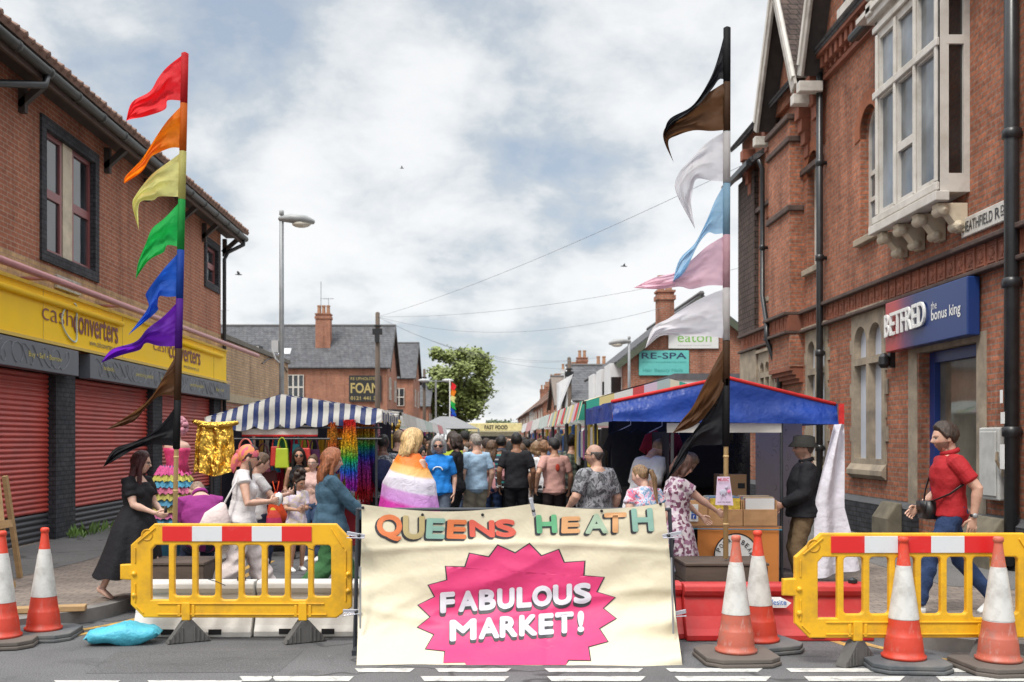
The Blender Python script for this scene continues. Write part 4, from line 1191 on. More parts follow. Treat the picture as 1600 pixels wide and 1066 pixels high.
# --- pedestrian barriers
YB = pm('barrier_yellow_plastic', (.78, .42, .012), .42, .07, 3, .12, 25, dirt=((.4, .22, .03), .7), dscale=5)
m_, t_, b_ = newmat('red_white_reflective')
sv = t_.nodes.new('ShaderNodeSeparateXYZ')
t_.links.new(coords(t_), sv.inputs[0])
fl = mth(t_, 'MODULO', mth(t_, 'FLOOR', mth(t_, 'MULTIPLY', mth(t_, 'ADD', sv.outputs[0], .66), 1 / .251)), 2.0)
cc = mixc(t_, fl, (.66, .02, .02), (.66, .67, .68))
cc = mixc(t_, ramp(t_, noi(t_, coords(t_), 5, 6, .7), [(.55, (0, 0, 0)), (.75, (.35,) * 3)]), cc, (.35, .3, .28))
t_.links.new(cc, b_.inputs['Base Color'])
b_.inputs['Roughness'].default_value = .35
REFL = m_
FOOTM = pm('barrier_foot_rubber', (.1, .095, .09), .85, .25, 6, .4, 40)
def barrier(x, y, rz, label):
    b = thing('pedestrian_barrier', label, 'barrier', (x, y, 0), rz, 'yellow pedestrian barriers')
    Mx = Matrix.Translation((0, .02, 0)) @ Matrix.Rotation(rad(90), 4, 'X')
    outer = [(-.93, .32), (-.82, .21), (.8, .21), (.93, .3), (.93, .5), (.93, .86), (.8, 1.0), (-.73, 1.0), (-.93, .82), (-.93, .66), (-1.02, .655), (-1.02, .53), (-.93, .525)]
    hs = []
    xs = np.linspace(-.78, .78, 9)
    for i in range(8):
        a, c_ = xs[i], xs[i + 1]
        lo, hi = (.39, .82) if i % 3 else (.36, .82)
        hs.append(rrect(a + .024, c_ - .024, lo, hi, .028))
    hs[0] = [(-.756, .36), (-.61, .36), (-.61, .82), (-.72, .82), (-.756, .78)]
    V, Fc = shape2d(outer, hs, .052, .01)
    pn = MB().add([Mx @ v for v in V], Fc)
    pn.build('panel', YB, b, local=True, smooth=False)
    # ribs and bosses standing proud of the panel
    rb = MB()
    for x0, z0, x1, z1 in ((-.87, .84, -.72, .965), (-.89, .34, -.89, .5), (-.89, .67, -.89, .8), (-.88, .31, -.82, .25), (.86, .8, .76, .96), (.88, .35, .88, .55), (.88, .6, .88, .78), (-.7, .33, .7, .33), (-.7, .24, .72, .24)):
        rb.bar((x0, -.036, z0), (x1, -.036, z1), .012, .012)
    for x0, z0 in ((-.9, .58), (-.9, .4), (.9, .58), (.9, .44)): rb.tube([(x0, -.045, z0), (x0, -.028, z0)], .022, 10)
    for x0 in (-.46, .52):
        for j in (-.06, .06): rb.box(x0 + j - .012, x0 + j + .012, -.042, -.03, .22, .32)
    rb.build('moulded_rib', YB, b, local=True, bevel=.004)
    MB().lathe([(.05, -.006), (.05, .006), (.042, .006), (.036, -.003), (.012, -.004)], 20).xf(Matrix.Translation((-.79, -.03, .905)) @ Matrix.Rotation(rad(90), 4, 'X')).build('round_boss', pm('barrier_boss', (.6, .3, .01), .45, .1), b, local=True, smooth=True)
    MB().box(-.66, .595, -.041, -.031, .852, .978).build('reflective_board', REFL, b, local=True, bevel=.002)
    for x0 in (-.46, .52):
        ang = .35
        f = MB()
        ft = [(.035, .19), (.17, .035), (.19, .004), (-.17, .004), (-.15, .035), (-.035, .19)]
        f.prism([(-.05, p, q) for p, q in ft], (.1, 0, 0))
        for k in (-1, 1):
            for j in range(4): f.box(.05, .058, k * (.05 + .035 * j) - .007, k * (.05 + .035 * j) + .007, .01, .14 - .03 * j)
        f.xf(Matrix.Translation((x0, 0, 0)) @ Matrix.Rotation(rad(-62), 4, 'Z'))
        fo = f.build('foot', FOOTM, b, local=True, bevel=.006)
        MB().box(x0 - .035, x0 + .035, -.05, .04, .19, .34).build('clamp', YB, fo, local=True, bevel=.006)
    return b
lb = barrier(P(378, 900, 8.38).x, 8.38, rad(-.6), 'left yellow pedestrian barrier in front of the white water filled barrier')
rbr = barrier(P(1432, 900, 7.53).x, 7.53, rad(.4), 'right yellow pedestrian barrier behind the two separate traffic cones')
rb2 = barrier(P(1432, 900, 7.53).x + 1.93, 7.58, rad(2), 'further yellow pedestrian barrier cut off at the right edge behind the pale faded cone')
# cable ties left on the barriers
for x0, z0, x1, z1, y in ((325, 905, 352, 915, 8.32), (478, 858, 490, 860, 8.32)):
    tag(MB().tube([P(x0, z0, y), (P(x0, z0, y) + P(x1, z1, y)) / 2 + Vector((0, -.02, .01)), P(x1, z1, y)], .004, 5).build('cable_tie', BLACKP), 'thin black cable tie looped round a yellow barrier post ' + ('low in the middle' if x0 == 325 else 'near its right end'), 'cable tie')

# --- water filled barriers
def water_barrier(x0, x1, y, mat, label, h=.47, name='water_filled_barrier', rz=0):
    t = thing(name, label, 'barrier', ((x0 + x1) / 2, y, 0), rz, 'water filled road barriers')
    prof = [(-.2, .004), (-.2, .05), (-.165, .1), (-.11, .2), (-.07, .32), (-.06, .355), (-.085, .37), (-.1, .41), (-.09, h - .02), (-.06, h), (.06, h), (.09, h - .02), (.1, .41), (.085, .37), (.06, .355), (.07, .32), (.11, .2), (.165, .1), (.2, .05), (.2, .004)]
    L = (x1 - x0) / 2
    m = MB().prism([(-L, a, b) for a, b in prof], (2 * L, 0, 0))
    m.build('body', mat, t, local=True, bevel=.008, smooth=False)
    for k in (-.4, .4): MB().box(L * k - .055, L * k + .055, -.206, -.196, .03, .075).build('lifting_slot', INTER, t, local=True)
    MB().tube([(L - .12, -.03, h + .005), (L - .12, -.03, h + .03)], .04, 10).build('filler_cap', BLACKP, t, local=True)
    return t
WPL = pm('white_barrier_plastic', (.62, .61, .58), .5, .06, 3, .1, 20, dirt=((.36, .34, .31), .6), dscale=1.6)
RPL = pm('red_barrier_plastic', (.46, .018, .018), .45, .14, 3, .12, 20, dirt=((.45, .1, .09), .5), dscale=2.4)
water_barrier(P(218, 0, 8.75).x, P(400, 0, 8.75).x, 8.75, WPL, 'white water filled road barrier behind the left part of the yellow barrier')
water_barrier(P(403, 0, 8.75).x, P(566, 0, 8.75).x, 8.78, WPL, 'white water filled road barrier ending at the left edge of the banner')
water_barrier(P(990, 0, 8.65).x, P(1064, 0, 8.65).x, 8.68, RPL, 'short end of a red water filled barrier next to the banner')
w2 = water_barrier(P(1066, 0, 8.6).x, P(1352, 0, 8.6).x, 8.6, RPL, 'long red water filled barrier with white sticker behind two close cones')
stk = MB()
a, b_ = P(1194, 950, 8.45), P(1236, 934, 8.45)
stk.add([(a.x, 8.458, a.z), (b_.x - .04, 8.458, a.z), (b_.x, 8.44, (a.z + b_.z) / 2), (b_.x - .08, 8.485, b_.z), (a.x, 8.485, b_.z)], [(0, 1, 2, 3, 4)])
stt = tag(stk.build('sticker', WHITE), 'torn white safesite sticker on the red barrier', 'sticker')
text_on(MB(), 'safesite', (a.x + .015, 8.45, a.z + .025), (1, 0, 0), (0, .3, 1), .175, .045, .015).build('lettering', pm('sticker_blue', (.02, .12, .4), .5), stt)
# --- sandbag
sb = MB()
def bagp(u, v):
    a = 2 * math.pi * u
    s_ = v * 2 - 1
    w = (1 - abs(s_) ** 3.5) ** .5
    e = .45 + .55 * w if abs(s_) < .93 else .5
    hx = .3 * s_
    hy = .14 * (e if abs(s_) < .97 else .75) * math.copysign(abs(math.cos(a)) ** .7, math.cos(a))
    hz = .085 * w * (1 + .2 * math.sin(5 * s_ + 1)) * math.sin(a)
    return (hx, hy, .078 + hz - .02 * (1 - w) + .014 * noise.noise((hx * 9, hy * 9, 3 + hz * 8)) + .012 * abs(noise.noise((hx * 24, hy * 20, 1 + hz * 18))) + (.05 * max(0, s_ - .5)))
sb.grid(bagp, 40, 30)
for v_ in (0, 29.999): pass
sb.xf(Matrix.Translation((P(200, 985, 8.42).x, 8.32, 0)) @ Matrix.Rotation(rad(8), 4, 'Z'))
so = tag(sb.build('sandbag', pm('blue_woven_bag', (.07, .42, .55), .55, .15, 6, .7, 26, dist=.015), smooth=True), 'plump sky blue sandbag lying against the foot of the left yellow barrier', 'sandbag')
# --- timber ramp and easel at the left edge
tag(MB().obox((P(18, 968, 8.9).x, 9.1, .15), (1.1, .14, .05), Matrix.Rotation(rad(14), 3, 'Z')).build('timber_plank', pm('raw_timber', (.42, .27, .13), .75, .2, 5, .3, 30, sc3=(.3, 3, 3)), bevel=.006), 'raw timber plank lying on the kerb behind the traffic cones', 'plank')
es = thing('wooden_stand', 'rough wooden display stand cut off at the left edge by the red shutter', 'stand', (P(8, 880, 10.8).x, 10.8, .12))
em = MB()
a = P(-6, 750, 10.7)
em.bar((a.x, 10.7, 1.35), (P(20, 0, 10.6).x, 10.5, .13), .05, .05).bar((P(-6, 0, 10.9).x, 11.1, 1.3), (P(-2, 0, 10.9).x, 11.4, .13), .05, .05)
em.build('leg', pm('raw_timber', (.42, .27, .13)), es)
em = MB().bar((P(-20, 0, 10.6).x, 10.45, .16), (P(38, 0, 10.6).x, 10.35, .2), .07, .07).bar((P(-10, 0, 10.6).x, 10.6, .78), (P(20, 0, 10.6).x, 10.55, .82), .06, .08)
em.build('rail', pm('raw_timber', (.42, .27, .13)), es)

# ================================================================ BANNER
def ban_y(px, py):
    """depth of the cloth at photo row py: hangs from the frame and kicks forward at the hem"""
    v = (py - 788) / 255
    y = 8.02 - .1 * v - .42 * max(0, v - .55) ** 1.6 / .45 ** 1.6 * 1.0
    return y
def ban(px, py, off=0):
    v = min(1.0, max(0, (py - 788) / 255))
    u = (px - 560) / 500
    w = 0
    w += .022 * math.sin(9 * v + 2.4 * u) * math.sin(3.1 * u + .5)
    w += .016 * math.exp(-((v - .29 + .05 * math.sin(3 * u)) / .02) ** 2) * -1
    w += .03 * noise.noise((u * 2.4, v * 1.6, 4.2)) + .012 * abs(noise.noise((u * 9 + v * 4, v * 7 - u * 3, 8.3))) + .02 * noise.noise((u * 7 + v * 6, v * 3.5, 1.3)) * (.4 + v)
    e = max(0, u - .78)
    w += .06 * math.sin(26 * (v - .62 + .35 * u)) * e / .22 * max(0, min(1, (v - .4) * 3))
    e2 = max(0, .2 - u)
    w += .03 * math.sin(17 * v + 1) * e2 / .2
    w += .02 * math.exp(-((u - .59) / .012) ** 2) * (v - .3)
    w += .03 * abs(noise.noise((u * 5 + v * 5.5, (v - u) * 2.2, 2.7))) * (.3 + v) - .012 * math.exp(-((v - .62 - .1 * math.sin(5 * u)) / .03) ** 2)
    y = ban_y(px, py) + w * min(1, .3 + 3 * v) - off
    return P(px, py, y)
def ban_edge(v):
    """left and right cloth edges in photo columns, at height fraction v"""
    L = 565 - 8 * max(0, v - .2) / .8 ** 1.0 - 0
    Rr = 1038 + 12 * min(1, v / .45) + 17 * max(0, (v - .45) / .55) ** 1.2
    return L, Rr
def ban_top(u): return 788 - 2 * u + 12 * math.sin(math.pi * min(1, u / .57)) ** 1 * (u < .57) + 9 * math.sin(math.pi * max(0, (u - .57) / .43)) * (u >= .57)
BANM = pm('cream_banner_vinyl', (.64, .575, .42), .55, .025, 2, .6, 5, spec=.4, dist=.02)
BN = thing('banner', 'cream street banner reading Queens Heath Fabulous Market with a pink starburst', 'banner', (P(800, 0, 7.7).x, 7.7, 0))
def banfn(u, v):
    L, Rr = ban_edge(v)
    t = ban_top(u)
    b = 1043 + 1.5 * math.sin(8 * u)
    return ban(L + (Rr - L) * u, t + (b - t) * v)
MB().grid(banfn, 120, 70).build('banner_cloth', BANM, BN, smooth=True)
def printed(mb, V2, Fc, off, lim=7):
    """a flat printed shape, in photo columns and rows, cut small and laid on the cloth"""
    bm = bmesh.new()
    vs = [bm.verts.new((v[0], v[1], 0)) for v in V2]
    for f in Fc:
        try: bm.faces.new([vs[i] for i in f])
        except ValueError: pass
    bmesh.ops.triangulate(bm, faces=bm.faces[:])
    for _ in range(5):
        le = [e for e in bm.edges if e.calc_length() > lim]
        if not le: break
        bmesh.ops.subdivide_edges(bm, edges=le, cuts=1)
        bmesh.ops.triangulate(bm, faces=[f for f in bm.faces if len(f.verts) > 3])
    bm.verts.index_update()
    mb.add([ban(v.co.x, v.co.y, off) for v in bm.verts], [tuple(v.index for v in f.verts) for f in bm.faces])
    bm.free()
    return mb
def decal(V2, Fc, off, name, mat, lab=None):
    return printed(MB(), V2, Fc, off).build(name, mat, BN, lab, smooth=True)
Z6 = lambda x, y: (540 + x * .3375, 770 + y * .3375)
star = [(850, 238), (905, 295), (985, 265), (1010, 325), (1105, 318), (1100, 385), (1195, 392), (1160, 460), (1245, 485), (1190, 535), (1250, 582), (1172, 628), (1212, 688), (1122, 712), (1132, 775), (1030, 773), (1020, 797), (560, 797), (550, 785), (452, 788), (462, 732), (372, 722), (412, 655), (335, 622), (395, 575), (338, 520), (415, 482), (385, 428), (472, 405), (465, 342), (555, 345), (575, 282), (665, 300), (705, 245), (785, 282)]
sx, sy = 795, 525
V, Fc = shape2d([Z6(*p) for p in star], [], .001)
PINK = pm('banner_pink', (.62, .042, .16), .5, .05, 2, .3, 5, spec=.4, dist=.02)
BLK = pm('banner_black', (.03, .03, .035), .5, .1, 5)
# outline: a ring between the star and a slightly larger copy
def grow(p, d):
    dx, dy = p[0] - sx, p[1] - sy
    r = math.hypot(dx, dy)
    return (p[0] + dx / r * d, p[1] + dy / r * d)
V2, F2 = shape2d([Z6(*(grow(p, 7) if p[1] < 780 else p)) for p in star], [], .001)
half = lambda V, Fc: ([(v.x, v.y) for v in V], [f for f in Fc if all(abs(V[i].z - max(w.z for w in V)) < 1e-6 for i in f)])
decal(*half(V2, F2), .004, 'starburst_outline', BLK)
decal(*half(V, Fc), .0075, 'starburst', PINK)
def fat(mk, off, name, mat, r):
    """round, heavy letters: the same outline printed again a few millimetres round about"""
    V, Fc = mk
    mb = printed(MB(), V, Fc, off, 9)
    for k in range(8):
        printed(mb, [(v[0] + r * math.cos(k * .7854), v[1] + r * math.sin(k * .7854)) for v in V], Fc, off + .0002 * (k + 1), 9)
    return mb.build(name, mat, BN, smooth=True)
def letter(ch, x0, x1, y0, y1, slant, mat, off, bold=.03, name='letter', rot=0):
    V, Fc = text_geo(ch, 0)
    w, h = x1 - x0, y1 - y0
    V = fit(V, w, h)
    return [(540 + (x0 + v.x + rot * (v.y - h / 2)) * .3375, 770 + (y1 - v.y + slant * (v.x)) * .3375) for v in V], Fc
LM = lambda n, c: pm('print_' + n, c, .5, .12, 1.2, .2, 6, dist=.01)
OR_, OL, TE, RD, TN, GR, PK = LM('orange', (.72, .2, .07)), LM('olive', (.5, .4, .19)), LM('teal', (.27, .46, .38)), LM('red', (.68, .12, .08)), LM('tan', (.72, .38, .17)), LM('green', (.14, .44, .22)), LM('sage', (.38, .5, .36))
for ch, x0, x1, y0, y1, rot, mt in (('Q', 145, 262, 100, 222, -.02, OR_), ('U', 266, 366, 106, 215, 0, OL), ('E', 374, 460, 118, 212, .06, TE), ('E', 470, 560, 125, 212, .06, OR_), ('N', 574, 690, 126, 204, -.04, RD), ('S', 694, 788, 122, 204, -.06, RD),
                              ('H', 884, 978, 104, 188, -.06, GR), ('E', 1000, 1086, 112, 188, .04, TN), ('A', 1110, 1215, 100, 190, 0, PK), ('T', 1198, 1300, 94, 186, 0, TN), ('H', 1326, 1424, 74, 180, -.08, TE)):
    sl_ = -.03 if x0 > 800 else .02
    fat(letter(ch, x0 - 4, x1 - 12, y0 + 11, y1 + 4, sl_, BLK, 0, 0, rot=rot), .004, 'letter_shadow', BLK, 2.1)
    fat(letter(ch, x0 + 5, x1 - 5, y0 + 5, y1 - 5, sl_, mt, 0, 0, rot=rot), .0065, 'letter', mt, 1.9)
LWH = LM('white', (.62, .6, .65))
def words(items, y0f, h, sl_):
    for ch, x0, x1 in items:
        y0 = y0f(x0)
        fat(letter(ch, x0 + 3, x1 - 7, y0 + 18, y0 + h + 10, sl_, BLK, 0, 0), .010, 'letter_shadow', BLK, 2.3)
        fat(letter(ch, x0 + 6, x1 - 6, y0 + 6, y0 + h - 6, sl_, LWH, 0, 0), .0125, 'letter', LWH, 2.2)
words([('F', 438, 506), ('A', 522, 612), ('B', 618, 696), ('U', 702, 782), ('L', 792, 862), ('O', 864, 956), ('U', 960, 1048), ('S', 1056, 1138)], lambda x: 462 - (x - 438) * .068, 96, -.07)
words([('M', 482, 606), ('A', 616, 712), ('R', 714, 796), ('K', 804, 888), ('E', 894, 964), ('T', 970, 1056), ('!', 1074, 1104)], lambda x: 590 - (x - 482) * .072, 98, -.07)
# frame posts, rail, eyelets, clips
FRM = pm('dark_frame_paint', (.03, .035, .045), .45, .2, 8, .1)
for a, b_ in (((559, 795), (554, 1030)), ((1046, 795), (1056, 1000))):
    MB().tube([P(a[0], a[1], 8.08), P(b_[0], b_[1], 8.02)], .016, 8).build('frame_post', FRM, BN)
for sgn, base in ((-1, P(556, 1030, 7.95)), (1, P(1054, 1000, 8.02))):
    MB().bar((base.x, 7.85, .02), (base.x, 8.75, .02), .04, .04).bar((base.x, 8.7, .03), (base.x + .0, 8.1, .9), .03, .03).build('frame_foot', FRM, BN)
MB().tube([P(561, 796, 8.07), P(1046, 796, 8.07)], .014, 8).build('top_rail', FRM, BN)
for px, py in ((567, 792), (660, 803), (754, 803), (940, 797), (1032, 786)):
    c = ban(px, py + 1.5, .006)
    MB().lathe([(.012, -.002), (.012, .002), (.006, .004)], 10).xf(Matrix.Translation(c) @ Matrix.Rotation(rad(90), 4, 'X')).build('eyelet', BLACKP, BN)
CHR = pm('clip_chrome', (.6, .6, .65), .25, .1, 8, 0, metal=.7)
def clip(px, py, dx, dy, label):
    y = 7.92
    t = thing('spring_clip', label, 'clip', P(px, py, y), 0, 'spring clips holding the banner')
    a, b_ = P(px, py, y), P(px + dx, py + dy, y)
    MB().bar(a, b_, .02, .03).bar(a + Vector((0, -.02, -.012)), b_ + Vector((0, -.02, -.035)), .02, .008).build('jaw', CHR, t, bevel=.003)
    MB().tube([a.lerp(b_, .3) + Vector((0, -.03, 0)), a.lerp(b_, .3) + Vector((0, .03, 0))], .014, 8).build('spring', BLACKP, t)
clip(570, 838, -28, -5, 'shiny clip on the upper left edge of the banner')
clip(566, 955, -30, 0, 'shiny clip on the lower left edge of the banner')
clip(1035, 838, 30, -6, 'shiny clip on the upper right edge of the banner')
clip(1042, 961, 30, -6, 'shiny clip on the lower right edge of the banner')
clip(835, 806, -6, -28, 'shiny clip standing on the middle of the top edge of the banner')
for x0, x1, y0, y1 in ((563, 563, 886, 982), (1049, 1052, 872, 990)):
    MB().tube([P(x0, y0, 7.84), P(x1, y1, 7.78)], .008, 6).build('side_batten', STEEL, BN)

# ================================================================ PENNANT POLES
def flagm(name, c):
    if name in MATS: return MATS[name]
    m, t, b = newmat(name)
    v = coords(t)
    n = noi(t, v, 3.5, 4, .6)
    t.links.new(ramp(t, n, [(.3, sc(c, .85)), (.7, sc(c, 1.12))]), b.inputs['Base Color'])
    b.inputs['Roughness'].default_value = .7
    bump(t, b, noi(t, v, 6, 5, .6, .8), .35, .03)
    tr = t.nodes.new('ShaderNodeBsdfTranslucent')
    tr.inputs[0].default_value = (*sc(c, 1.0), 1)
    mx = t.nodes.new('ShaderNodeMixShader')
    mx.inputs[0].default_value = .6
    t.links.new(b.outputs[0], mx.inputs[1])
    t.links.new(tr.outputs[0], mx.inputs[2])
    t.links.new(mx.outputs[0], t.nodes['Material Output'].inputs[0])
    MATS[name] = m
    return m
FC = dict(red=(.85, .03, .04), orange=(.9, .24, .01), yellow=(.8, .78, .3), green=(.02, .5, .1), blue=(.02, .12, .62), purple=(.16, .02, .45), brown=(.13, .06, .025), black=(.018, .018, .022), white=(.82, .81, .83), sky=(.4, .62, .8), pink=(.82, .55, .63))
def pennants(label, foot, tip, Y, flags, bamboo_top):
    t = thing('pennant_pole', label, 'flagpole', P(foot[0], foot[1], Y), 0, 'feather pennant poles')
    f0, t0 = P(*foot, Y), P(*tip, Y)
    BAM = pm('bamboo', (.55, .38, .17), .6, .15, 4, .2, 20, sc3=(4, 4, .5))
    pl = MB().tube([f0, t0], [.026, .014], 10)
    L = (t0 - f0).length
    for i in range(1, int(L / .33)):
        c = f0.lerp(t0, i * .33 / L)
        pl.tube([c - Vector((0, 0, .008)), c + Vector((0, 0, .008))], .03 - .012 * i * .33 / L, 10)
    pl.build('bamboo_pole', BAM, t, smooth=True)
    for k, (colr, up, lo) in enumerate(flags):
        mt = flagm('flag_' + colr, FC[colr])
        U_, L_ = smooth_path([(float(p[0]), float(p[1])) for p in up], 5), smooth_path([(float(p[0]), float(p[1])) for p in lo], 5)
        def along(pp, u):
            d = [0]
            for a, b_ in zip(pp, pp[1:]): d.append(d[-1] + math.hypot(b_[0] - a[0], b_[1] - a[1]))
            x = u * d[-1]
            for q_ in range(len(d) - 1):
                if x <= d[q_ + 1] + 1e-9:
                    f_ = (x - d[q_]) / max(1e-9, d[q_ + 1] - d[q_])
                    return (pp[q_][0] + (pp[q_ + 1][0] - pp[q_][0]) * f_, pp[q_][1] + (pp[q_ + 1][1] - pp[q_][1]) * f_)
            return pp[-1]
        def fn(u, v):
            a, b_ = along(U_, u), along(L_, u)
            d = Y + .13 * u * math.sin(4.6 * u + 2.1 * v + k * 1.7) + .045 * min(1, 3 * u) * math.sin(9 * v + 6 * u + k * 2.3) + .02 * math.sin(21 * v - 8 * u + k) * u - .08 * u + .035 * noise.noise((u * 4.1, v * 3 + u * 2, k * 1.7)) + .025 * abs(noise.noise((u * 9 + v * 3, v * 7, k + 5.5)))
            return P(a[0] + (b_[0] - a[0]) * v, a[1] + (b_[1] - a[1]) * v, d)
        MB().grid(fn, 48, 26)  .build('pennant', mt, t, colr.replace('sky', 'light blue') + ' triangular pennant', smooth=True)
        xa_ = lambda py: f0.lerp(t0, (py - foot[1]) / (tip[1] - foot[1]))
        MB().tube([xa_(up[0][1]), xa_(lo[0][1] + 3)], .036, 10).build('sleeve', flagm('sleeve_' + colr, sc(FC[colr], .75)), t, colr.replace('sky', 'light blue') + ' pole sleeve', smooth=True)
    return t
pennants('tall bamboo pole on the left with eight rainbow pennants from red to black', (272, 872), (289, 84), 9.75, [
    ('red', [(288, 84), (262, 104), (247, 122), (234, 143), (206, 160), (197, 189)], [(286, 158), (262, 157), (258, 171), (228, 182), (206, 186), (197, 189)]),
    ('orange', [(287, 162), (262, 188), (243, 215), (222, 248), (196, 276), (194, 287)], [(285, 232), (268, 231), (245, 240), (235, 247), (222, 268), (194, 287)]),
    ('yellow', [(285, 237), (262, 254), (236, 274), (212, 305), (207, 322), (217, 360)], [(284, 308), (250, 307), (240, 313), (222, 314), (216, 325), (217, 360)]),
    ('green', [(284, 312), (258, 340), (238, 357), (228, 380), (216, 410), (212, 436)], [(283, 387), (262, 383), (256, 394), (240, 402), (228, 412), (212, 436)]),
    ('blue', [(283, 391), (256, 420), (230, 455), (228, 464), (232, 480), (200, 524)], [(282, 463), (262, 464), (249, 463), (246, 478), (244, 488), (200, 524)]),
    ('purple', [(282, 467), (255, 495), (230, 514), (212, 534), (175, 546), (158, 567)], [(281, 541), (250, 541), (228, 536), (218, 547), (190, 555), (158, 567)]),
    ('brown', [(281, 545), (256, 588), (238, 618), (214, 640), (190, 656), (165, 672)], [(280, 622), (262, 617), (244, 622), (226, 640), (206, 660), (165, 672)]),
    ('black', [(280, 626), (262, 652), (238, 676), (210, 690), (178, 702), (161, 730)], [(279, 698), (248, 695), (230, 696), (210, 702), (186, 716), (161, 730)])], 690)
pennants('tall bamboo pole on the right with black, brown, white, light blue and pink pennants', (1134, 872), (1136, 43), 9.7, [
    ('black', [(1134, 44), (1122, 90), (1108, 126), (1082, 165), (1046, 186), (1037, 212)], [(1134, 126), (1124, 124), (1112, 140), (1088, 168), (1058, 190), (1037, 212)]),
    ('brown', [(1134, 128), (1100, 150), (1080, 172), (1046, 192), (1036, 215), (1053, 255)], [(1134, 203), (1112, 205), (1084, 204), (1058, 212), (1044, 222), (1053, 255)]),
    ('white', [(1134, 205), (1106, 222), (1082, 246), (1060, 272), (1056, 300), (1086, 358)], [(1133, 284), (1110, 282), (1088, 280), (1082, 300), (1080, 320), (1086, 358)]),
    ('sky', [(1133, 286), (1118, 312), (1104, 345), (1086, 380), (1062, 405), (1051, 440)], [(1134, 364), (1118, 366), (1106, 364), (1090, 384), (1070, 425), (1051, 440)]),
    ('pink', [(1135, 367), (1106, 384), (1082, 405), (1056, 425), (1022, 434), (990, 450)], [(1136, 447), (1108, 446), (1080, 452), (1062, 448), (1030, 452), (990, 450)]),
    ('white', [(1136, 450), (1100, 464), (1068, 482), (1044, 498), (1020, 512), (1008, 545)], [(1137, 530), (1110, 526), (1076, 526), (1050, 524), (1030, 526), (1008, 545)]),
    ('brown', [(1137, 532), (1118, 566), (1098, 604), (1082, 636), (1066, 656), (1051, 677)], [(1137, 600), (1128, 612), (1120, 632), (1102, 652), (1080, 668), (1051, 677)]),
    ('black', [(1136, 592), (1122, 622), (1102, 650), (1080, 680), (1066, 697), (1040, 752)], [(1135, 694), (1112, 696), (1092, 696), (1078, 702), (1068, 722), (1040, 752)])], 760)
# weights the poles stand in
def crate(label, px0, px1, py0, Yn, dep, zt, mat):
    x0, x1 = P(px0, 0, Yn).x, P(px1, 0, Yn).x
    t = thing('wooden_crate', label, 'crate', ((x0 + x1) / 2, Yn + dep / 2, 0))
    m = MB()
    for i in range(3):
        z0 = .02 + i * (zt - .02) / 3
        m.box(x0, x1, Yn, Yn + .02, z0, z0 + (zt - .02) / 3 - .006).box(x0, x1, Yn + dep - .02, Yn + dep, z0, z0 + (zt - .02) / 3 - .006)
        m.box(x0, x0 + .02, Yn + .021, Yn + dep - .021, z0, z0 + (zt - .02) / 3 - .006).box(x1 - .02, x1, Yn + .021, Yn + dep - .021, z0, z0 + (zt - .02) / 3 - .006)
    m.build('side', mat, t, bevel=.004)
    m = MB()
    for i in range(5): m.box(x0 - .01, x1 + .01, Yn - .01 + i * (dep + .02) / 5, Yn - .01 + (i + 1) * (dep + .02) / 5 - .006, zt, zt + .025)
    m.build('lid', mat, t, bevel=.004)
    return t
DWOOD = pm('dark_crate_wood', (.085, .06, .045), .75, .3, 3, .4, 25, sc3=(.4, 3, 3), dirt=((.03, .025, .02), .7))
crate('dark brown wooden block holding the left bamboo pole behind the yellow barrier', 226, 318, 868, 9.55, .55, .5, DWOOD)
crate('old dark wooden crate at the foot of the right bamboo pole', 1072, 1200, 868, 9.5, .6, .5, DWOOD)
pc = thing('placard', 'lilac tapered placard with a bird drawing tied to the right bamboo pole', 'placard', P(1132, 768, 9.62))
cn = [P(1121, 745, 9.62), P(1140, 745, 9.62), P(1146, 790, 9.62), P(1118, 789, 9.62)]
MB().prism([cn[3], cn[2], cn[1], cn[0]], (0, .012, 0)).build('card', pm('lilac_card', (.62, .5, .64), .6, .04), pc)
o = P(1122, 752, 9.605)
text_on(MB(), 'MUSIC', o, (1, 0, 0), UP, .105, .03, .02).build('lettering', pm('card_red', (.5, .03, .06), .5), pc)
text_on(MB(), 'HAVE YOU HEARD', P(1121, 786, 9.605), (1, 0, 0), UP, .13, .014, .015).build('lettering', BLACKP, pc)
bd = MB().add(*ellip(P(1130, 769, 9.61), (.036, .006, .026), 12, 6)).add(*ellip(P(1135, 762, 9.61), (.014, .006, .012), 10, 6)).tube([P(1136, 762, 9.605), P(1139, 758, 9.605)], .005, 5)
bd.tube([P(1128, 772, 9.605), P(1125, 778, 9.605)], .004, 5).tube([P(1132, 773, 9.605), P(1134, 778, 9.605)], .004, 5)
bd.build('bird_drawing', pm('card_grey', (.42, .42, .5), .6), pc)
MB().add(*ellip(P(1139, 768, 9.605), (.016, .006, .018), 10, 6)).build('pink_spot', pm('card_pink', (.75, .2, .35), .6), pc)
# ================================================================ MARKET STALLS
POLE = pm('stall_pole', (.04, .042, .048), .5, .2, 8, .1)
def clothm(name, c, rough=.75, var=.12, bs=8, st=.6, dist=.03, spec=.3): return pm(name, c, rough, var, 2.5, st, bs, spec=spec, dist=dist)
TARPB = pm('blue_tarpaulin', (.01, .05, .3), .4, .2, 2.2, .75, 4.2, spec=.4, dist=.05)
def translucent(m, col, k):
    t = m.node_tree
    tr = t.nodes.new('ShaderNodeBsdfTranslucent')
    if isinstance(col, tuple): tr.inputs[0].default_value = (*col, 1)
    else: t.links.new(col, tr.inputs[0])
    mx = t.nodes.new('ShaderNodeMixShader')
    mx.inputs[0].default_value = k
    t.links.new(t.nodes['Principled BSDF'].outputs[0], mx.inputs[1])
    t.links.new(tr.outputs[0], mx.inputs[2])
    t.links.new(mx.outputs[0], t.nodes['Material Output'].inputs[0])
translucent(TARPB, (.1, .2, .6), .25)
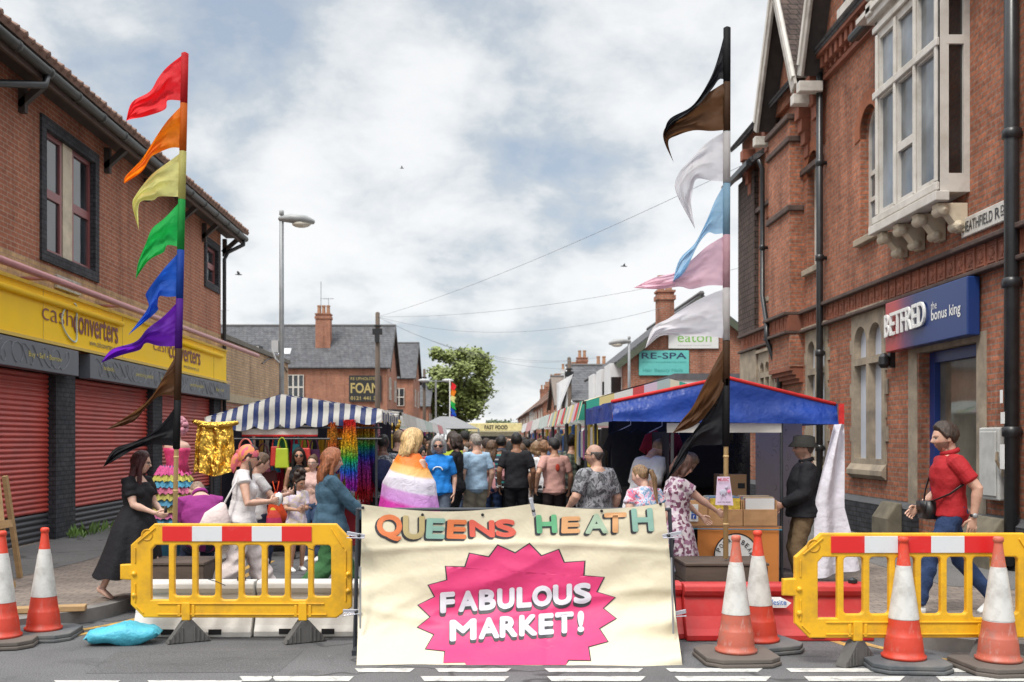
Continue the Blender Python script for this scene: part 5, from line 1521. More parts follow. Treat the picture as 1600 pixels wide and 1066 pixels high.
REDEDGE = clothm('red_edging', (.55, .03, .03))
# striped canopy material: stripes by position across the stall
m_, t_, b_ = newmat('blue_white_stripes')
sv = t_.nodes.new('ShaderNodeSeparateXYZ')
t_.links.new(coords(t_, 'UV'), sv.inputs[0])
f = mth(t_, 'GREATER_THAN', mth(t_, 'FRACT', sv.outputs[0]), .52)
cc = mixc(t_, f, (.64, .63, .58), (.012, .032, .15))
cc = mixc(t_, ramp(t_, noi(t_, coords(t_), 3, 6, .7), [(.5, (0, 0, 0)), (.8, (.5,) * 3)]), cc, (.3, .28, .25))
t_.links.new(cc, b_.inputs['Base Color'])
b_.inputs['Roughness'].default_value = .6
bump(t_, b_, noi(t_, coords(t_), 5, 3), .4, .03)
STRIPE = m_
translucent(m_, cc, .35)
def canopy(t, xl, xr, yf, yb, za, hem, zl, zr, xa, mat, stripes=0, scal=0, edge=None, nscal=9):
    """ridge cover: an upright cloth gable with a hanging hem in front (za apex, zl / zr its corners), two slopes running back"""
    N = 84
    def roof(x): return zl + (za - zl) * (x - xl) / (xa - xl) if x < xa else zr + (za - zr) * (xr - x) / (xr - xa)
    def uvs(o, n, per):
        me = o.data
        ul = me.uv_layers.new(name='UVMap')
        for p in me.polygons:
            for li in p.loop_indices: ul.data[li].uv = (me.loops[li].vertex_index % (n + 1) / n * per, 0)
    def fn(u, v):
        x = xl + (xr - xl) * u
        h = hem[0] + (hem[1] - hem[0]) * u - scal * abs(math.sin(math.pi * nscal * u)) ** .6
        top = roof(x) - .02 * abs(math.sin(math.pi * 5 * u)) * (scal > 0)
        z = h + (top - h) * v
        return (x, yf + .12 * v + .018 * math.sin(19 * u + 4 * v) * (1 - v) + .03 * math.sin(7 * u - 5 * v) * v * (1 - v) * 3, z)
    uvs(MB().grid(fn, N, 16).build('canopy_gable', mat, t, smooth=True), N, stripes or 1)
    sl = MB().grid(lambda u, v: (xl + (xr - xl) * u, yf + .12 + (yb - yf) * v, roof(xl + (xr - xl) * u) - .04 * math.sin(math.pi * v)), N, 8)
    uvs(sl.build('canopy_roof', mat, t, smooth=True), N, stripes or 1)
    for xe, z0, zh in ((xl, zl, hem[0]), (xr, zr, hem[1])):
        sd = MB().grid(lambda u, v: (xe + .015 * math.sin(17 * u), yf + .05 + (yb - yf) * u, zh - scal * abs(math.sin(math.pi * 6 * u)) + (z0 - zh + scal * 0) * v), 40, 4)
        uvs(sd.build('canopy_side', mat, t, smooth=True), 40, stripes or 1)
    if edge:
        MB().tube([(xl, yf + .12, zl), (xa, yf + .12, za + .01), (xr, yf + .12, zr)], .022, 6).build('edge_binding', edge, t, smooth=True)
        MB().box(xr - .005, xr + .05, yf - .02, yf + .0, hem[1], zr).build('edge_binding', edge, t)
def posts(t, xs, ys, zt, z0=.0, mat=POLE):
    for x in xs:
        for y in ys: MB().tube([(x, y, z0), (x, y, zt)], .019, 8).build('post', mat, t)
# ---- the striped stall
s1 = thing('market_stall', 'market stall with blue and white striped scalloped canopy hung with bags', 'market stall', (-2.8, 15.5, 0), 0, 'market stalls on the left')
XL, XR, YF = P(318, 0, 14.3).x, P(596, 0, 14.3).x, 14.3
canopy(s1, XL, XR, YF, 17.3, P(0, 615, YF).z, (P(0, 669, YF).z, P(0, 655, YF).z), P(0, 651, YF).z, P(0, 639, YF).z, P(437, 0, YF).x, STRIPE, 16.5, .07, nscal=7)
posts(s1, (XL + .1, XR - .08), (YF + .08, 17.2), 2.0)
MB().tube([(XL, YF + .05, 1.88), (XR, YF + .05, 1.88)], .016, 6).tube([(XL, YF + .05, 1.72), (XR, YF + .05, 1.72)], .014, 6).build('hanging_rail', POLE, s1)
a, b_ = P(379, 682, YF + .1), P(497, 668, YF + .1)
MB().box(a.x, b_.x, YF + .06, YF + .08, a.z + .02, b_.z + .03).build('valance_board', pm('valance_cream', (.62, .58, .53), .6, .08), s1)
MB().box(a.x, b_.x, YF + .055, YF + .06, a.z, a.z + .025).build('valance_trim', REDEDGE, s1)
MB().grid(lambda u, v: (XL + .15 + (XR - XL - .25) * u, 16.9 + .04 * math.sin(21 * u), .05 + 1.95 * v), 40, 6).build('back_cloth', clothm('navy_back_cloth', (.04, .04, .06)), s1, smooth=True)
MB().grid(lambda u, v: (XL + .1, YF + .6 + (16.9 - YF - .6) * u, .05 + 1.95 * v + 0 * u), 10, 6).build('side_cloth', clothm('navy_back_cloth', (.04, .04, .06)), s1, smooth=True)
tb = thing('trestle_table', 'white topped trestle table inside the striped stall', 'table', (-2.6, 15.4, 0))
MB().box(-3.4, -1.9, 15.1, 15.8, .72, .76).build('table_top', WHITE, tb, bevel=.006)
MB().box(-3.38, -1.92, 15.12, 15.14, .1, .72).build('table_cloth', clothm('red_table_cloth', (.25, .02, .03)), tb)
for x in (-3.3, -2.0):
    for y in (15.2, 15.7): MB().tube([(x, y, 0), (x, y, .72)], .02, 6).build('leg', STEEL, tb)
# goods heaped on the table
hp_ = thing('heap_of_goods', 'jumble of coloured scarves and trinkets on the table in the striped stall', 'goods', (-2.6, 15.4, .76))
for i in range(26):
    c = random.choice([(.5, .03, .05), (.05, .1, .4), (.5, .4, .03), (.1, .35, .1), (.4, .05, .35), (.5, .5, .48)])
    x, y = random.uniform(-3.3, -2.0), random.uniform(15.2, 15.7)
    MB().obox((x, y, .76 + .06), (random.uniform(.08, .2), random.uniform(.08, .2), random.uniform(.08, .2)), Matrix.Rotation(random.uniform(0, 3), 3, 'Z')).build('trinket', clothm('goods_%d' % int(c[0] * 100 + c[1] * 1000), c), hp_, bevel=.02)
for r_, (zz0, yy0, n_) in enumerate(((1.72, 15.9, 15), (1.35, 16.5, 13))):
    for i in range(n_):
        c = random.choice([(.55, .03, .06), (.6, .35, .03), (.5, .5, .06), (.05, .3, .45), (.4, .05, .4), (.6, .2, .35), (.08, .35, .12), (.6, .55, .5), (.7, .4, .1)])
        x = XL + .3 + (XR - XL - .6) * (i + random.uniform(-.2, .2)) / (n_ - 1)
        w_, h_ = random.uniform(.1, .2), random.uniform(.35, .75)
        MB().grid(lambda u, v: (x + w_ * (u - .5) * (.6 + .5 * v) + .01 * math.sin(9 * v + i), yy0 + .03 * math.sin(14 * u + i), zz0 - h_ * v), 8, 5).build('hung_goods', clothm('hung_%d' % int(c[0] * 100 + c[1] * 1000), c), s1, smooth=True)
def handbag(px, py, w, h, Y, mat, label, strap=.16, cat='bag'):
    c = P(px, py + 10, Y)
    w, h = w * 1.2, h * 1.2
    t = thing('handbag', label, cat, c, 0, 'handbags hanging in the striped stall')
    mb = MB().prism([(-w / 2, -.035, -h / 2), (w / 2, -.035, -h / 2), (w * .42, -.035, h / 2), (-w * .42, -.035, h / 2)], (0, .07, 0))
    mb.build('body', mat, t, local=True, bevel=.015)
    for d in (-.02, .02):
        MB().tube([(w * .3 * math.cos(a), d, h / 2 - .01 + strap * math.sin(a)) for a in [math.pi * i / 14 for i in range(15)]], .008, 6).build('strap', mat, t, local=True, smooth=True)
LEA = lambda n, c: pm('bag_' + n, c, .38, .12, 5, .25, 40, spec=.5)
for px, py, w, h, n, c, lb, Yb in ((411, 714, .2, .22, 'plum', (.12, .02, .05), 'wide plum handbag hanging furthest left under the striped canopy', 14.5), (431, 703, .13, .24, 'red', (.5, .04, .03), 'tall red handbag hanging between the plum and the lime bags', 14.4), (441, 706, .17, .24, 'lime', (.42, .52, .03), 'lime green handbag hanging in the striped stall', 14.35),
                            (463, 694, .1, .16, 'teal', (.02, .28, .34), 'small teal handbag hanging right of the lime one', 14.5), (477, 703, .14, .2, 'scarlet', (.6, .05, .04), 'scarlet handbag hanging next to the teal one', 14.42), (491, 705, .16, .2, 'purple', (.14, .03, .12), 'dark purple handbag hanging furthest right in the striped stall', 14.55), (421, 735, .2, .16, 'maroon', (.14, .02, .025), 'dark maroon bag hanging low below the red bag', 14.8), (384, 706, .26, .2, 'coral', (.65, .16, .13), 'pink and orange bag with orange hoop handle behind the headscarf', 13.9)):
    handbag(px, py, w, h, Yb, LEA(n, c), lb)
# gold foil cape on the left corner
m_, t_, b_ = newmat('gold_foil')
b_.inputs['Base Color'].default_value = (.75, .48, .09, 1)
b_.inputs['Metallic'].default_value = 1
b_.inputs['Roughness'].default_value = .16
bump(t_, b_, noi(t_, coords(t_), 7, 5, .65, 1.2), .9, .06)
GOLDF = m_
gc = MB()
c0 = P(335, 665, 13.95)
def cape(u, v):
    a = -1.25 + 2.5 * u
    w = .23 + .04 * v
    n_ = noise.noise((u * 9, v * 2.2, 1.5)) * .07 + abs(noise.noise((u * 17 + v * 4, v * 7, 3.5))) * .05
    return (c0.x + w * 1.15 * math.sin(a), 14.0 - .14 * math.cos(a) * (.6 + .5 * v) + n_ * (.4 + v), c0.z - .68 * v + .03 * math.sin(9 * u) * v)
gc.grid(cape, 60, 26)
gcx = tag(gc.build('foil_cape', GOLDF, smooth=True), 'shiny gold foil cape hanging from the left corner of the striped canopy', 'cape')
MB().tube([(c0.x - .3, 13.95, c0.z + .06), (c0.x - .1, 13.95, c0.z + .0), (c0.x + .1, 13.95, c0.z), (c0.x + .33, 13.95, c0.z + .04)], [.03, .06, .06, .03], 6).build('collar', GOLDF, gcx, smooth=True)
# rainbow sequin streamers
def seqm(name, stops, z0, z1):
    m, t, b = newmat(name)
    s = t.nodes.new('ShaderNodeSeparateXYZ')
    v = coords(t, 'Position')
    t.links.new(v, s.inputs[0])
    fz = mth(t, 'DIVIDE', mth(t, 'SUBTRACT', s.outputs[2], z0), z1 - z0)
    w = noi(t, v, 9, 3)
    c = ramp(t, mth(t, 'ADD', fz, mth(t, 'MULTIPLY_ADD', w, .16, -.08)), stops)
    vo = t.nodes.new('ShaderNodeTexVoronoi')
    vo.inputs['Scale'].default_value = 45
    t.links.new(v, vo.inputs['Vector'])
    c = mixc(t, 1.0, c, ramp(t, vo.outputs['Distance'], [(.1, (1.8,) * 3), (.7, (.4,) * 3)]), 'MULTIPLY')
    t.links.new(c, b.inputs['Base Color'])
    b.inputs['Metallic'].default_value = .35
    b.inputs['Roughness'].default_value = .22
    bump(t, b, vo.outputs['Color'], 1.0, .02)
    return m
RB = [(0, (.3, .02, .5)), (.14, (.42, .03, .5)), (.3, (.02, .12, .65)), (.48, (.03, .5, .08)), (.62, (.7, .5, .03)), (.78, (.75, .3, .02)), (.92, (.6, .03, .03))]
def streamer(px, py0, py1, Y, r, mat, label, n=26):
    t = MB()
    c0, c1 = P(px, py0, Y), P(px, py1, Y)
    for i in range(n):
        a = random.uniform(0, 6.28)
        rr = r * random.uniform(.3, 1)
        L = random.uniform(.75, 1)
        pts = []
        for j in range(7):
            k = j / 6 * L
            pts.append((c0.x + rr * math.cos(a) * (.6 + .4 * k) + .015 * math.sin(6 * k + i), Y + .8 * rr * math.sin(a) * (.6 + .4 * k), c0.z + (c1.z - c0.z) * k))
        t.tube(pts, [.006] + [.016] * 5 + [.006], 4)
    return tag(t.build('foil_streamer', mat), label, 'streamer', 'foil streamers hanging in the striped stall')
ZZ0, ZZ1 = P(0, 772, 14.2).z, P(0, 655, 14.2).z
SQ1 = seqm('sequin_rainbow', RB, ZZ0, ZZ1)
SQ2 = seqm('sequin_red', [(0, (.3, .01, .02)), (.5, (.5, .03, .03)), (.8, (.55, .25, .03)), (1, (.5, .02, .02))], ZZ0, ZZ1)
SQ3 = seqm('sequin_mix', [(0, (.5, .02, .03)), (.35, (.25, .03, .3)), (.5, (.02, .05, .4)), (.65, (.02, .3, .08)), (.8, (.5, .3, .02)), (1, (.5, .02, .03))], ZZ0, ZZ1)
SQ4 = seqm('sequin_pink', [(0, (.6, .25, .35)), (1, (.7, .35, .45))], ZZ0, ZZ1)
streamer(546, 656, 770, 14.15, .14, SQ1, 'long rainbow foil streamer with yellow top and purple end hanging at the stall corner', 46)
streamer(521, 660, 745, 14.35, .1, SQ2, 'red and gold foil streamer hanging left of the long rainbow one')
streamer(533, 658, 745, 14.5, .1, SQ1, 'shorter rainbow foil streamer half behind the long one')
streamer(566, 662, 790, 14.5, .13, SQ3, 'dark red and green foil streamer hanging right of the long rainbow one', 40)
streamer(579, 664, 785, 14.8, .1, SQ3, 'multicoloured foil streamer hanging nearest the aisle', 34)
streamer(588, 662, 720, 14.9, .07, SQ4, 'pale pink foil streamer at the right end of the striped canopy')
# frilled dress on a dummy
dm = thing('dressed_dummy', 'shop dummy in a pink bodice and tiered rainbow ruffle skirt with pink curly wig', 'mannequin', (P(270, 0, 11.6).x, 11.6, .12))
dx_, dy_ = dm.location.x, 11.6
zz = lambda py: P(0, py, 11.6).z
MB().lathe([(.13, zz(735)), (.11, zz(722)), (.135, zz(707)), (.15, zz(698)), (.12, zz(692)), (.05, zz(688)), (.045, zz(680)), (.06, zz(676)), (.075, zz(668)), (.07, zz(660)), (.02, zz(655))], 20, (dx_ + .05, dy_, 0)).build('body', pm('dummy_skin', (.62, .38, .3), .5), dm, smooth=True)
MB().lathe([(.145, zz(738)), (.12, zz(722)), (.148, zz(706)), (.155, zz(700))], 24, (dx_ + .05, dy_, 0)).build('bodice', pm('pink_bodice', (.62, .05, .16), .4, .3, 20, .5, 60), dm, smooth=True)
rcols = [(.62, .1, .28), (.5, .46, .1), (.08, .3, .45), (.52, .14, .24), (.42, .38, .1), (.08, .26, .4), (.46, .36, .12), (.5, .14, .28), (.08, .26, .42), (.5, .42, .12)]
for i, c in enumerate(rcols):
    z1_ = zz(728 + i * 9.5)
    R0 = .14 + .1 * math.sin(min(1.5, i * .24))
    mbk = MB().grid(lambda u, v: (dx_ + (R0 + .06 * v + .012 * math.sin(u * 94 + i) * v + .012 * math.sin(u * 257 + i * 3) * v) * math.cos(u * 2 * math.pi), dy_ + (R0 + .06 * v + .014 * math.sin(u * 94 + i) * v) * math.sin(u * 2 * math.pi), z1_ - .1 * v + .01 * math.sin(u * 170 + i) + .02 * noise.noise((u * 40, i, v * 3))), 190, 4)
    mbk.build('ruffle', clothm('ruffle_%d' % i, c, .8, .25, 30, .8), dm, smooth=True)
MB().lathe([(.14, zz(728)), (.22, zz(775)), (.23, zz(800)), (.2, .2)], 20, (dx_, dy_, 0)).build('underskirt', clothm('under_blue', (.03, .13, .22)), dm, smooth=True)
wg = MB()
for i in range(70):
    a, e = random.uniform(0, 6.28), random.uniform(-.9, 1.4)
    p = Vector((dx_ + .06 + .09 * math.cos(a) * math.cos(e), dy_ + .09 * math.sin(a) * math.cos(e) + .02, zz(667) + .1 * math.sin(e)))
    wg.add(*ellip(p, (.032, .032, .032), 7, 5))
wg.build('curly_wig', pm('pink_wig', (.5, .22, .27), .7, .3, 20, .5), dm, smooth=True)

# ---- the blue tarpaulin stall
YB_ = 10.9
s2 = thing('market_stall', 'market stall under a blue tarpaulin canopy with red edging selling records', 'market stall', (2.6, 12, 0), 0, 'market stalls on the right')
BL, BR = P(958, 0, YB_).x, P(1311, 0, YB_).x
canopy(s2, BL, BR, YB_, 13.6, P(0, 590, YB_).z, (P(0, 658, YB_).z, P(0, 663, YB_).z), P(0, 627, YB_).z, P(0, 631, YB_).z, P(1139, 0, YB_).x, TARPB, 0, .0, edge=REDEDGE)
posts(s2, (P(1051, 0, 10.95).x, P(1222, 0, 10.95).x), (10.97,), 2.0)
posts(s2, (BL + .1, BR - .1), (13.5,), 2.0)
a, b_ = P(1050, 676, 10.93), P(1222, 664, 10.93)
MB().box(a.x - .05, b_.x, 10.95, 10.97, a.z - .0, b_.z + .02).build('valance_board', pm('valance_white', (.6, .58, .53), .6, .08), s2)
MB().grid(lambda u, v: (BL + .25 + 1.45 * u, 13.3 + .05 * math.sin(23 * u), .05 + 1.95 * v), 40, 6).build('back_cloth', clothm('black_back_cloth', (.03, .03, .033)), s2, smooth=True)
MB().grid(lambda u, v: (P(1051, 0, 11).x + .0 * u, 11.2 + 2.1 * u, .9 + .9 * v), 10, 4).build('side_mesh', clothm('black_back_cloth', (.03, .03, .033)), s2, smooth=True)
# printed white side sheet behind the man in the bucket hat
m_, t_, b_ = newmat('printed_sheet')
vo = t_.nodes.new('ShaderNodeTexVoronoi')
vo.inputs['Scale'].default_value = 4.2
v_ = coords(t_)
t_.links.new(v_, vo.inputs['Vector'])
w_ = mth(t_, 'SINE', mth(t_, 'MULTIPLY', vo.outputs['Distance'], 60))
msk = mth(t_, 'MULTIPLY', mth(t_, 'GREATER_THAN', w_, .55), mth(t_, 'LESS_THAN', vo.outputs['Distance'], .3))
cc = mixc(t_, mth(t_, 'MULTIPLY', msk, ramp(t_, noi(t_, v_, 16, 2), [(.45, (0, 0, 0)), (.5, (1, 1, 1))])), (.66, .62, .6), (.2, .18, .19))
t_.links.new(cc, b_.inputs['Base Color'])
b_.inputs['Roughness'].default_value = .85
bump(t_, b_, noi(t_, v_, 4, 3), .6, .05)
PRINT = m_
translucent(m_, (.6, .56, .55), .45)
a = P(1182, 0, 12.9).x
sh = MB().grid(lambda u, v: (a + (BR - .08 - a) * u + .15 * (1 - v) * 0, 12.9 - 1.0 * u + .05 * math.sin(11 * u + 2 * v), .1 + 1.9 * v), 30, 14)
tag(sh.build('printed_sheet', PRINT, smooth=True), 'off white sheet printed with faint drawings hanging behind the man in the bucket hat', 'sheet')
# knotted white sheet at the outer corner
WSH = clothm('white_sheet', (.68, .66, .72), .8, .06, 5, .6, .05)
def wsheet(u, v):
    # v=0 top ... 1 bottom; gathered at the tie (v=.52)
    top = (P(1298, 664, YB_), P(1319, 662, YB_))
    mid = (P(1268, 788, YB_), P(1318, 792, YB_))
    bot = (P(1268, 902, YB_), P(1342, 890, YB_))
    a_, b__ = (top, mid) if v < .52 else (mid, bot)
    k = v / .52 if v < .52 else (v - .52) / .48
    kk = k if v < .52 else k ** .8
    L = a_[0].lerp(b__[0], kk)
    Rr = a_[1].lerp(b__[1], k ** (2.2 if v < .52 else .9))
    p = L.lerp(Rr, u)
    return (p.x, YB_ - .12 + .07 * math.sin(9 * u + 3 * v) * (.4 + abs(v - .52)) + .12 * u, p.z)
tag(MB().grid(wsheet, 26, 40).build('white_sheet', WSH, smooth=True), 'plain white sheet knotted at the outer corner of the blue stall', 'sheet')
MB().tube([P(1222, 784, 10.97), P(1255, 792, 10.9), P(1275, 788, 10.85)], .012, 6).build('tie_cord', BLACKP, s2)
# counter
ct = thing('stall_counter', 'record stall counter with an orange cloth and round white emblem hanging in front', 'counter', (2.4, 11.3, 0))
zc_ = P(0, 822, 10.85).z
x0, x1 = P(1048, 0, 10.8).x, P(1222, 0, 10.8).x
MB().box(x0, x1, 10.8, 11.7, zc_ - .035, zc_).build('table_top', pm('counter_wood', (.2, .11, .06), .6), ct, bevel=.005)
for x in (x0 + .05, x1 - .05):
    for y in (10.86, 11.62): MB().tube([(x, y, 0), (x, y, zc_ - .036)], .02, 6).build('leg', POLE, ct)
oc = MB().grid(lambda u, v: (P(1090, 0, 10.78).x + (P(1217, 0, 10.78).x - P(1090, 0, 10.78).x) * u, 10.78 + .012 * math.sin(13 * u) * v, zc_ - .01 - (zc_ - .06) * v), 30, 10)
oco = oc.build('orange_cloth', clothm('orange_cloth', (.62, .23, .06), .8, .06, 4, .3), ct, smooth=True)
ce = P(1150, 868, 10.75)
MB().lathe([(.24, 0), (.24, .004)], 40).xf(Matrix.Translation(ce) @ Matrix.Rotation(rad(90), 4, 'X')).build('round_emblem', WHITE, oco, local=False)
rg = MB()
for k in range(40):
    a0, a1 = k * 6.2832 / 40, (k + 1) * 6.2832 / 40
    rg.add([(ce.x + r * math.cos(q_), ce.y - .006, ce.z + r * math.sin(q_)) for r, q_ in ((.242, a0), (.242, a1), (.228, a1), (.228, a0))], [(0, 1, 2, 3)])
rg.build('emblem_ring', BLACKP, oco)
for ch, a in zip('POLAR BEAR', [160 - 16 * i for i in range(10)]):
    if ch == ' ': continue
    aa = rad(a)
    text_on(MB(), ch, Vector((ce.x + .16 * math.cos(aa) - .02, ce.y - .007, ce.z + .16 * math.sin(aa) - .02)), (math.sin(aa), 0, -math.cos(aa)), (math.cos(aa), 0, math.sin(aa)), .035, .05, .01).build('letter', BLACKP, oco)
MB().tube([P(1053, 826, 10.76), P(1222, 828, 10.76)], .006, 5).build('blue_cord', pm('blue_cord', (.03, .25, .4), .5), ct)
MB().box(x0 + .02, x1 - .02, 11.0, 11.66, .3, .33).box(x0 + .1, x0 + .35, 11.0, 11.4, .331, .6).build('shelf', pm('shelf_brown', (.1, .05, .025), .7), ct)
CRW = pm('pine_crate', (.5, .28, .13), .65, .15, 3, .25, 30, sc3=(.5, 4, 4), dirt=((.28, .14, .06), .5), dscale=5)
sl_cols = [(.5, .48, .45), (.2, .2, .22), (.4, .08, .07), (.1, .2, .35), (.55, .5, .3), (.3, .3, .28), (.6, .6, .6)]
def record_crate(px0, px1, label, front_rec=None):
    xa, xb = P(px0, 0, 10.8).x, P(px1, 0, 10.8).x
    zt = P(0, 782, 10.8).z
    t = thing('record_crate', label, 'crate', ((xa + xb) / 2, 11, zc_), 0, 'record crates on the counter')
    zf = zt - (.1 if front_rec else 0)
    m = MB().box(xa + .004, xb - .004, 10.82, 10.835, zc_ + .004, zf).box(xa + .004, xb - .004, 11.2, 11.215, zc_ + .004, zt).box(xa + .004, xa + .019, 10.836, 11.199, zc_ + .004, zt).box(xb - .019, xb - .004, 10.836, 11.199, zc_ + .004, zt).box(xa + .02, xb - .02, 10.836, 11.199, zc_ + .004, zc_ + .016)
    m.build('box', CRW, t, bevel=.003)
    for i in range(22):
        c = random.choice(sl_cols)
        y = 10.85 + i * .0155
        zz_ = zt + random.uniform(.015, .04)
        MB().box(xa + .025, xb - .025, y, y + .006, zc_ + .02, zz_).build('record', pm('sleeve_%d' % int(c[0] * 100 + c[2] * 1000), c, .5, .1), t)
    if front_rec:
        MB().box(xa + .03, xb - .03, 10.838, 10.845, zc_ + .02, zt + .02).build('record', front_rec, t)
    return t
r1 = record_crate(1054, 1107, 'pine record crate with a white social media notice on its front')
r2 = record_crate(1107, 1162, 'pine record crate behind the lilac placard with a yellow patterned sleeve in front', pm('yellow_sleeve', (.62, .45, .05), .5, .4, 30))
r3 = record_crate(1162, 1216, 'pine record crate at the right end of the counter with white sleeve in front', pm('white_sleeve', (.7, .7, .68), .5, .03))
nt_ = thing('notice', 'white paper notice with small social media logos stuck to the left record crate', 'notice', P(1079, 803, 10.81))
a, b_ = P(1067, 815, 10.81), P(1091, 788, 10.81)
MB().box(a.x, b_.x, 10.81, 10.818, a.z, b_.z).build('paper', WHITE, nt_)
for px, py, c in ((1073, 808, (.6, .1, .3)), (1084, 807, (.02, .08, .4)), (1084, 798, (.05, .35, .65))):
    p = P(px, py, 10.805)
    MB().box(p.x - .027, p.x + .027, 10.804, 10.809, p.z - .027, p.z + .027).build('logo_tile', pm('logo_%d' % int(c[2] * 100), c, .5), nt_, bevel=.004)
text_on(MB(), 'f', P(1082.6, 810.5, 10.802), (1, 0, 0), UP, .018, .038, .02).build('logo_mark', WHITE, nt_)
p = P(1073, 808, 10.802)
MB().tube([(p.x + .016 * math.cos(i * .52), 10.803, p.z + .016 * math.sin(i * .52)) for i in range(13)], .003, 4).build('logo_mark', WHITE, nt_)
p = P(1084, 798, 10.802)
MB().add(*ellip((p.x, 10.803, p.z), (.017, .002, .01), 8, 4)).build('logo_mark', WHITE, nt_)
text_on(MB(), 'Find us', P(1070, 796, 10.807), (1, 0, 0), UP, .07, .03, .0).build('lettering', BLACKP, nt_)
cbx = thing('cardboard_box', 'brown cardboard box standing at the back of the record counter', 'box', P(1152, 780, 11.5))
a, b_ = P(1121, 780, 11.5), P(1163, 741, 11.5)
MB().box(a.x, b_.x, 11.4, 11.68, zc_ + .002, b_.z).build('body', pm('cardboard', (.34, .2, .1), .8, .08), cbx, bevel=.005)
MB().box(b_.x - .1, b_.x - .02, 11.395, 11.4, b_.z - .16, b_.z - .1).build('hand_hole', INTER, cbx)
# garments hanging at the back of the stall
def hung_top(px, py0, py1, w, Y, mat, label, nm='hanging_tshirt'):
    c = P(px, py0, Y)
    h = c.z - P(px, py1, Y).z
    t = thing(nm, label, 'garment', c)
    out = [(-.08, 0), (-w * .5, -.06), (-w * .68, -.25), (-w * .5, -.3), (-w * .46, -.24), (-w * .46, -h), (w * .46, -h), (w * .46, -.24), (w * .5, -.3), (w * .68, -.25), (w * .5, -.06), (.08, 0), (0, -.05)]
    V, Fc = shape2d(out, [], .05, .012)
    M = Matrix.Translation(c) @ Matrix.Rotation(rad(90), 4, 'X')
    MB().add([M @ v for v in V], Fc).build('cloth', mat, t)
    MB().tube([(c.x - .16, Y - .02, c.z - .03), (c.x, Y - .02, c.z + .05), (c.x, Y - .02, c.z + .12)], .006, 5).build('hanger', WHITE, t)
    return t
BLT = clothm('black_tee_cloth', (.012, .012, .014), .8, .2, 8, .6)
hung_top(1108, 690, 762, .6, 12.2, BLT, 'large black T-shirt hanging at the back of the blue stall')
rt = hung_top(1034, 672, 755, .42, 12.4, clothm('dark_red_tee', (.25, .015, .03)), 'dark red T-shirt with white lettering hanging in the blue stall')
text_on(MB(), 'BEAR', P(1022, 686, 12.33), (1, 0, 0), UP, .16, .05, .02).build('lettering', WHITE, rt)
hung_top(1060, 690, 745, .4, 12.6, BLT, 'black T-shirt with a red print hanging between the dark red and the large black one')
hung_top(985, 670, 760, .55, 12.8, BLT, 'long black garment with pale printed sleeve hanging at the left of the blue stall')
fk = thing('feather_duster', 'bushy black feathery ornament hanging at the right back of the record counter', 'ornament', P(1150, 690, 11.6))
fm = MB()
for i in range(220):
    c = P(1150, 712, 11.6) + Vector((random.gauss(0, .05), random.gauss(0, .05), random.gauss(0, .15)))
    d = Vector((random.uniform(-1, 1), random.uniform(-1, 1), random.uniform(-1, .5))) * .12
    o_ = d.orthogonal().normalized() * .006
    fm.add([c, c + d * .5 + o_, c + d, c + d * .5 - o_], [(0, 1, 2, 3)])
fm.build('feathers', BLT, fk)
MB().tube([P(1150, 672, 11.6), P(1150, 735, 11.6)], .03, 8).build('stem', BLT, fk)

# ---- rows of stalls receding on both sides
def row_stall(side, y, L, mat, label, group, zt=2.25, pk=.32):
    xi = -1.52 if side < 0 else 1.45
    xo = xi + side * 2.3
    t = thing('market_stall', label, 'market stall', ((xi + xo) / 2, y + L / 2, 0), 0, group)
    mb = MB()
    xm = (xi + xo) / 2
    mb.grid(lambda u, v: (xi + (xo - xi) * u, y + L * v, zt + pk * (1 - abs(2 * u - 1)) + .02 * math.sin(9 * v + 6 * u)), 10, 14)
    mb.grid(lambda u, v: (xi - side * (.05 + .06 * (1 - v) + .02 * math.sin(26 * u)), y + L * u, zt - .24 * (1 - v) - .05 * abs(math.sin(math.pi * 9 * u)) * (1 - v)), 60, 4)
    mb.grid(lambda u, v: (xi + (xo - xi) * u, y - .01, zt - .2 + (.2 + pk * (1 - abs(2 * u - 1))) * v), 12, 3)
    mb.build('canopy', mat, t, smooth=True)
    for yy in (y + .05, y + L - .05):
        for x in (xi, xo): MB().tube([(x, yy, 0), (x, yy, zt)], .02, 6).build('post', POLE, t)
    MB().box(min(xi + side * .3, xi + side * 1.0), max(xi + side * .3, xi + side * 1.0), y + .1, y + L - .1, .7, .75).box(min(xi + side * .3, xi + side * .32), max(xi + side * .3, xi + side * .32), y + .1, y + L - .1, .06, .7).build('table', clothm('table_dark', (.08, .06, .07)), t)
    MB().box(min(xo - side * .05, xo), max(xo - side * .05, xo), y, y + L, .1, zt).build('back_cloth', clothm('back_dark', (.03, .03, .035)), t)
    for i in range(9):
        c = random.choice([(.5, .05, .06), (.6, .58, .55), (.06, .15, .4), (.55, .4, .06), (.08, .3, .14), (.4, .08, .3), (.05, .05, .06)])
        yy = y + .2 + i * (L - .4) / 8
        MB().obox((xi + side * .15, yy, zt - .62), (.06, .2, random.uniform(.3, .7)), Matrix.Rotation(random.uniform(-.2, .2), 3, 'X')).build('hung_goods', clothm('hung_%d' % int(c[0] * 100 + c[1] * 1000), c), t, bevel=.02)
lefts = [(17.9, (.5, .48, .46), 'with a grey white frilled cover next to the striped one'), (21.3, (.6, .6, .58), 'with a plain white cover, third in the left row'), (24.7, (.45, .52, .48), 'with a pale green tinted cover further down the left row'), (28.2, (.62, .6, .58), 'with white cover, fifth from the front in the left row'), (31.8, (.55, .25, .25), 'with faded red cover far along the left row'), (35.5, (.6, .6, .6), 'with white cover at the far end of the left row')]
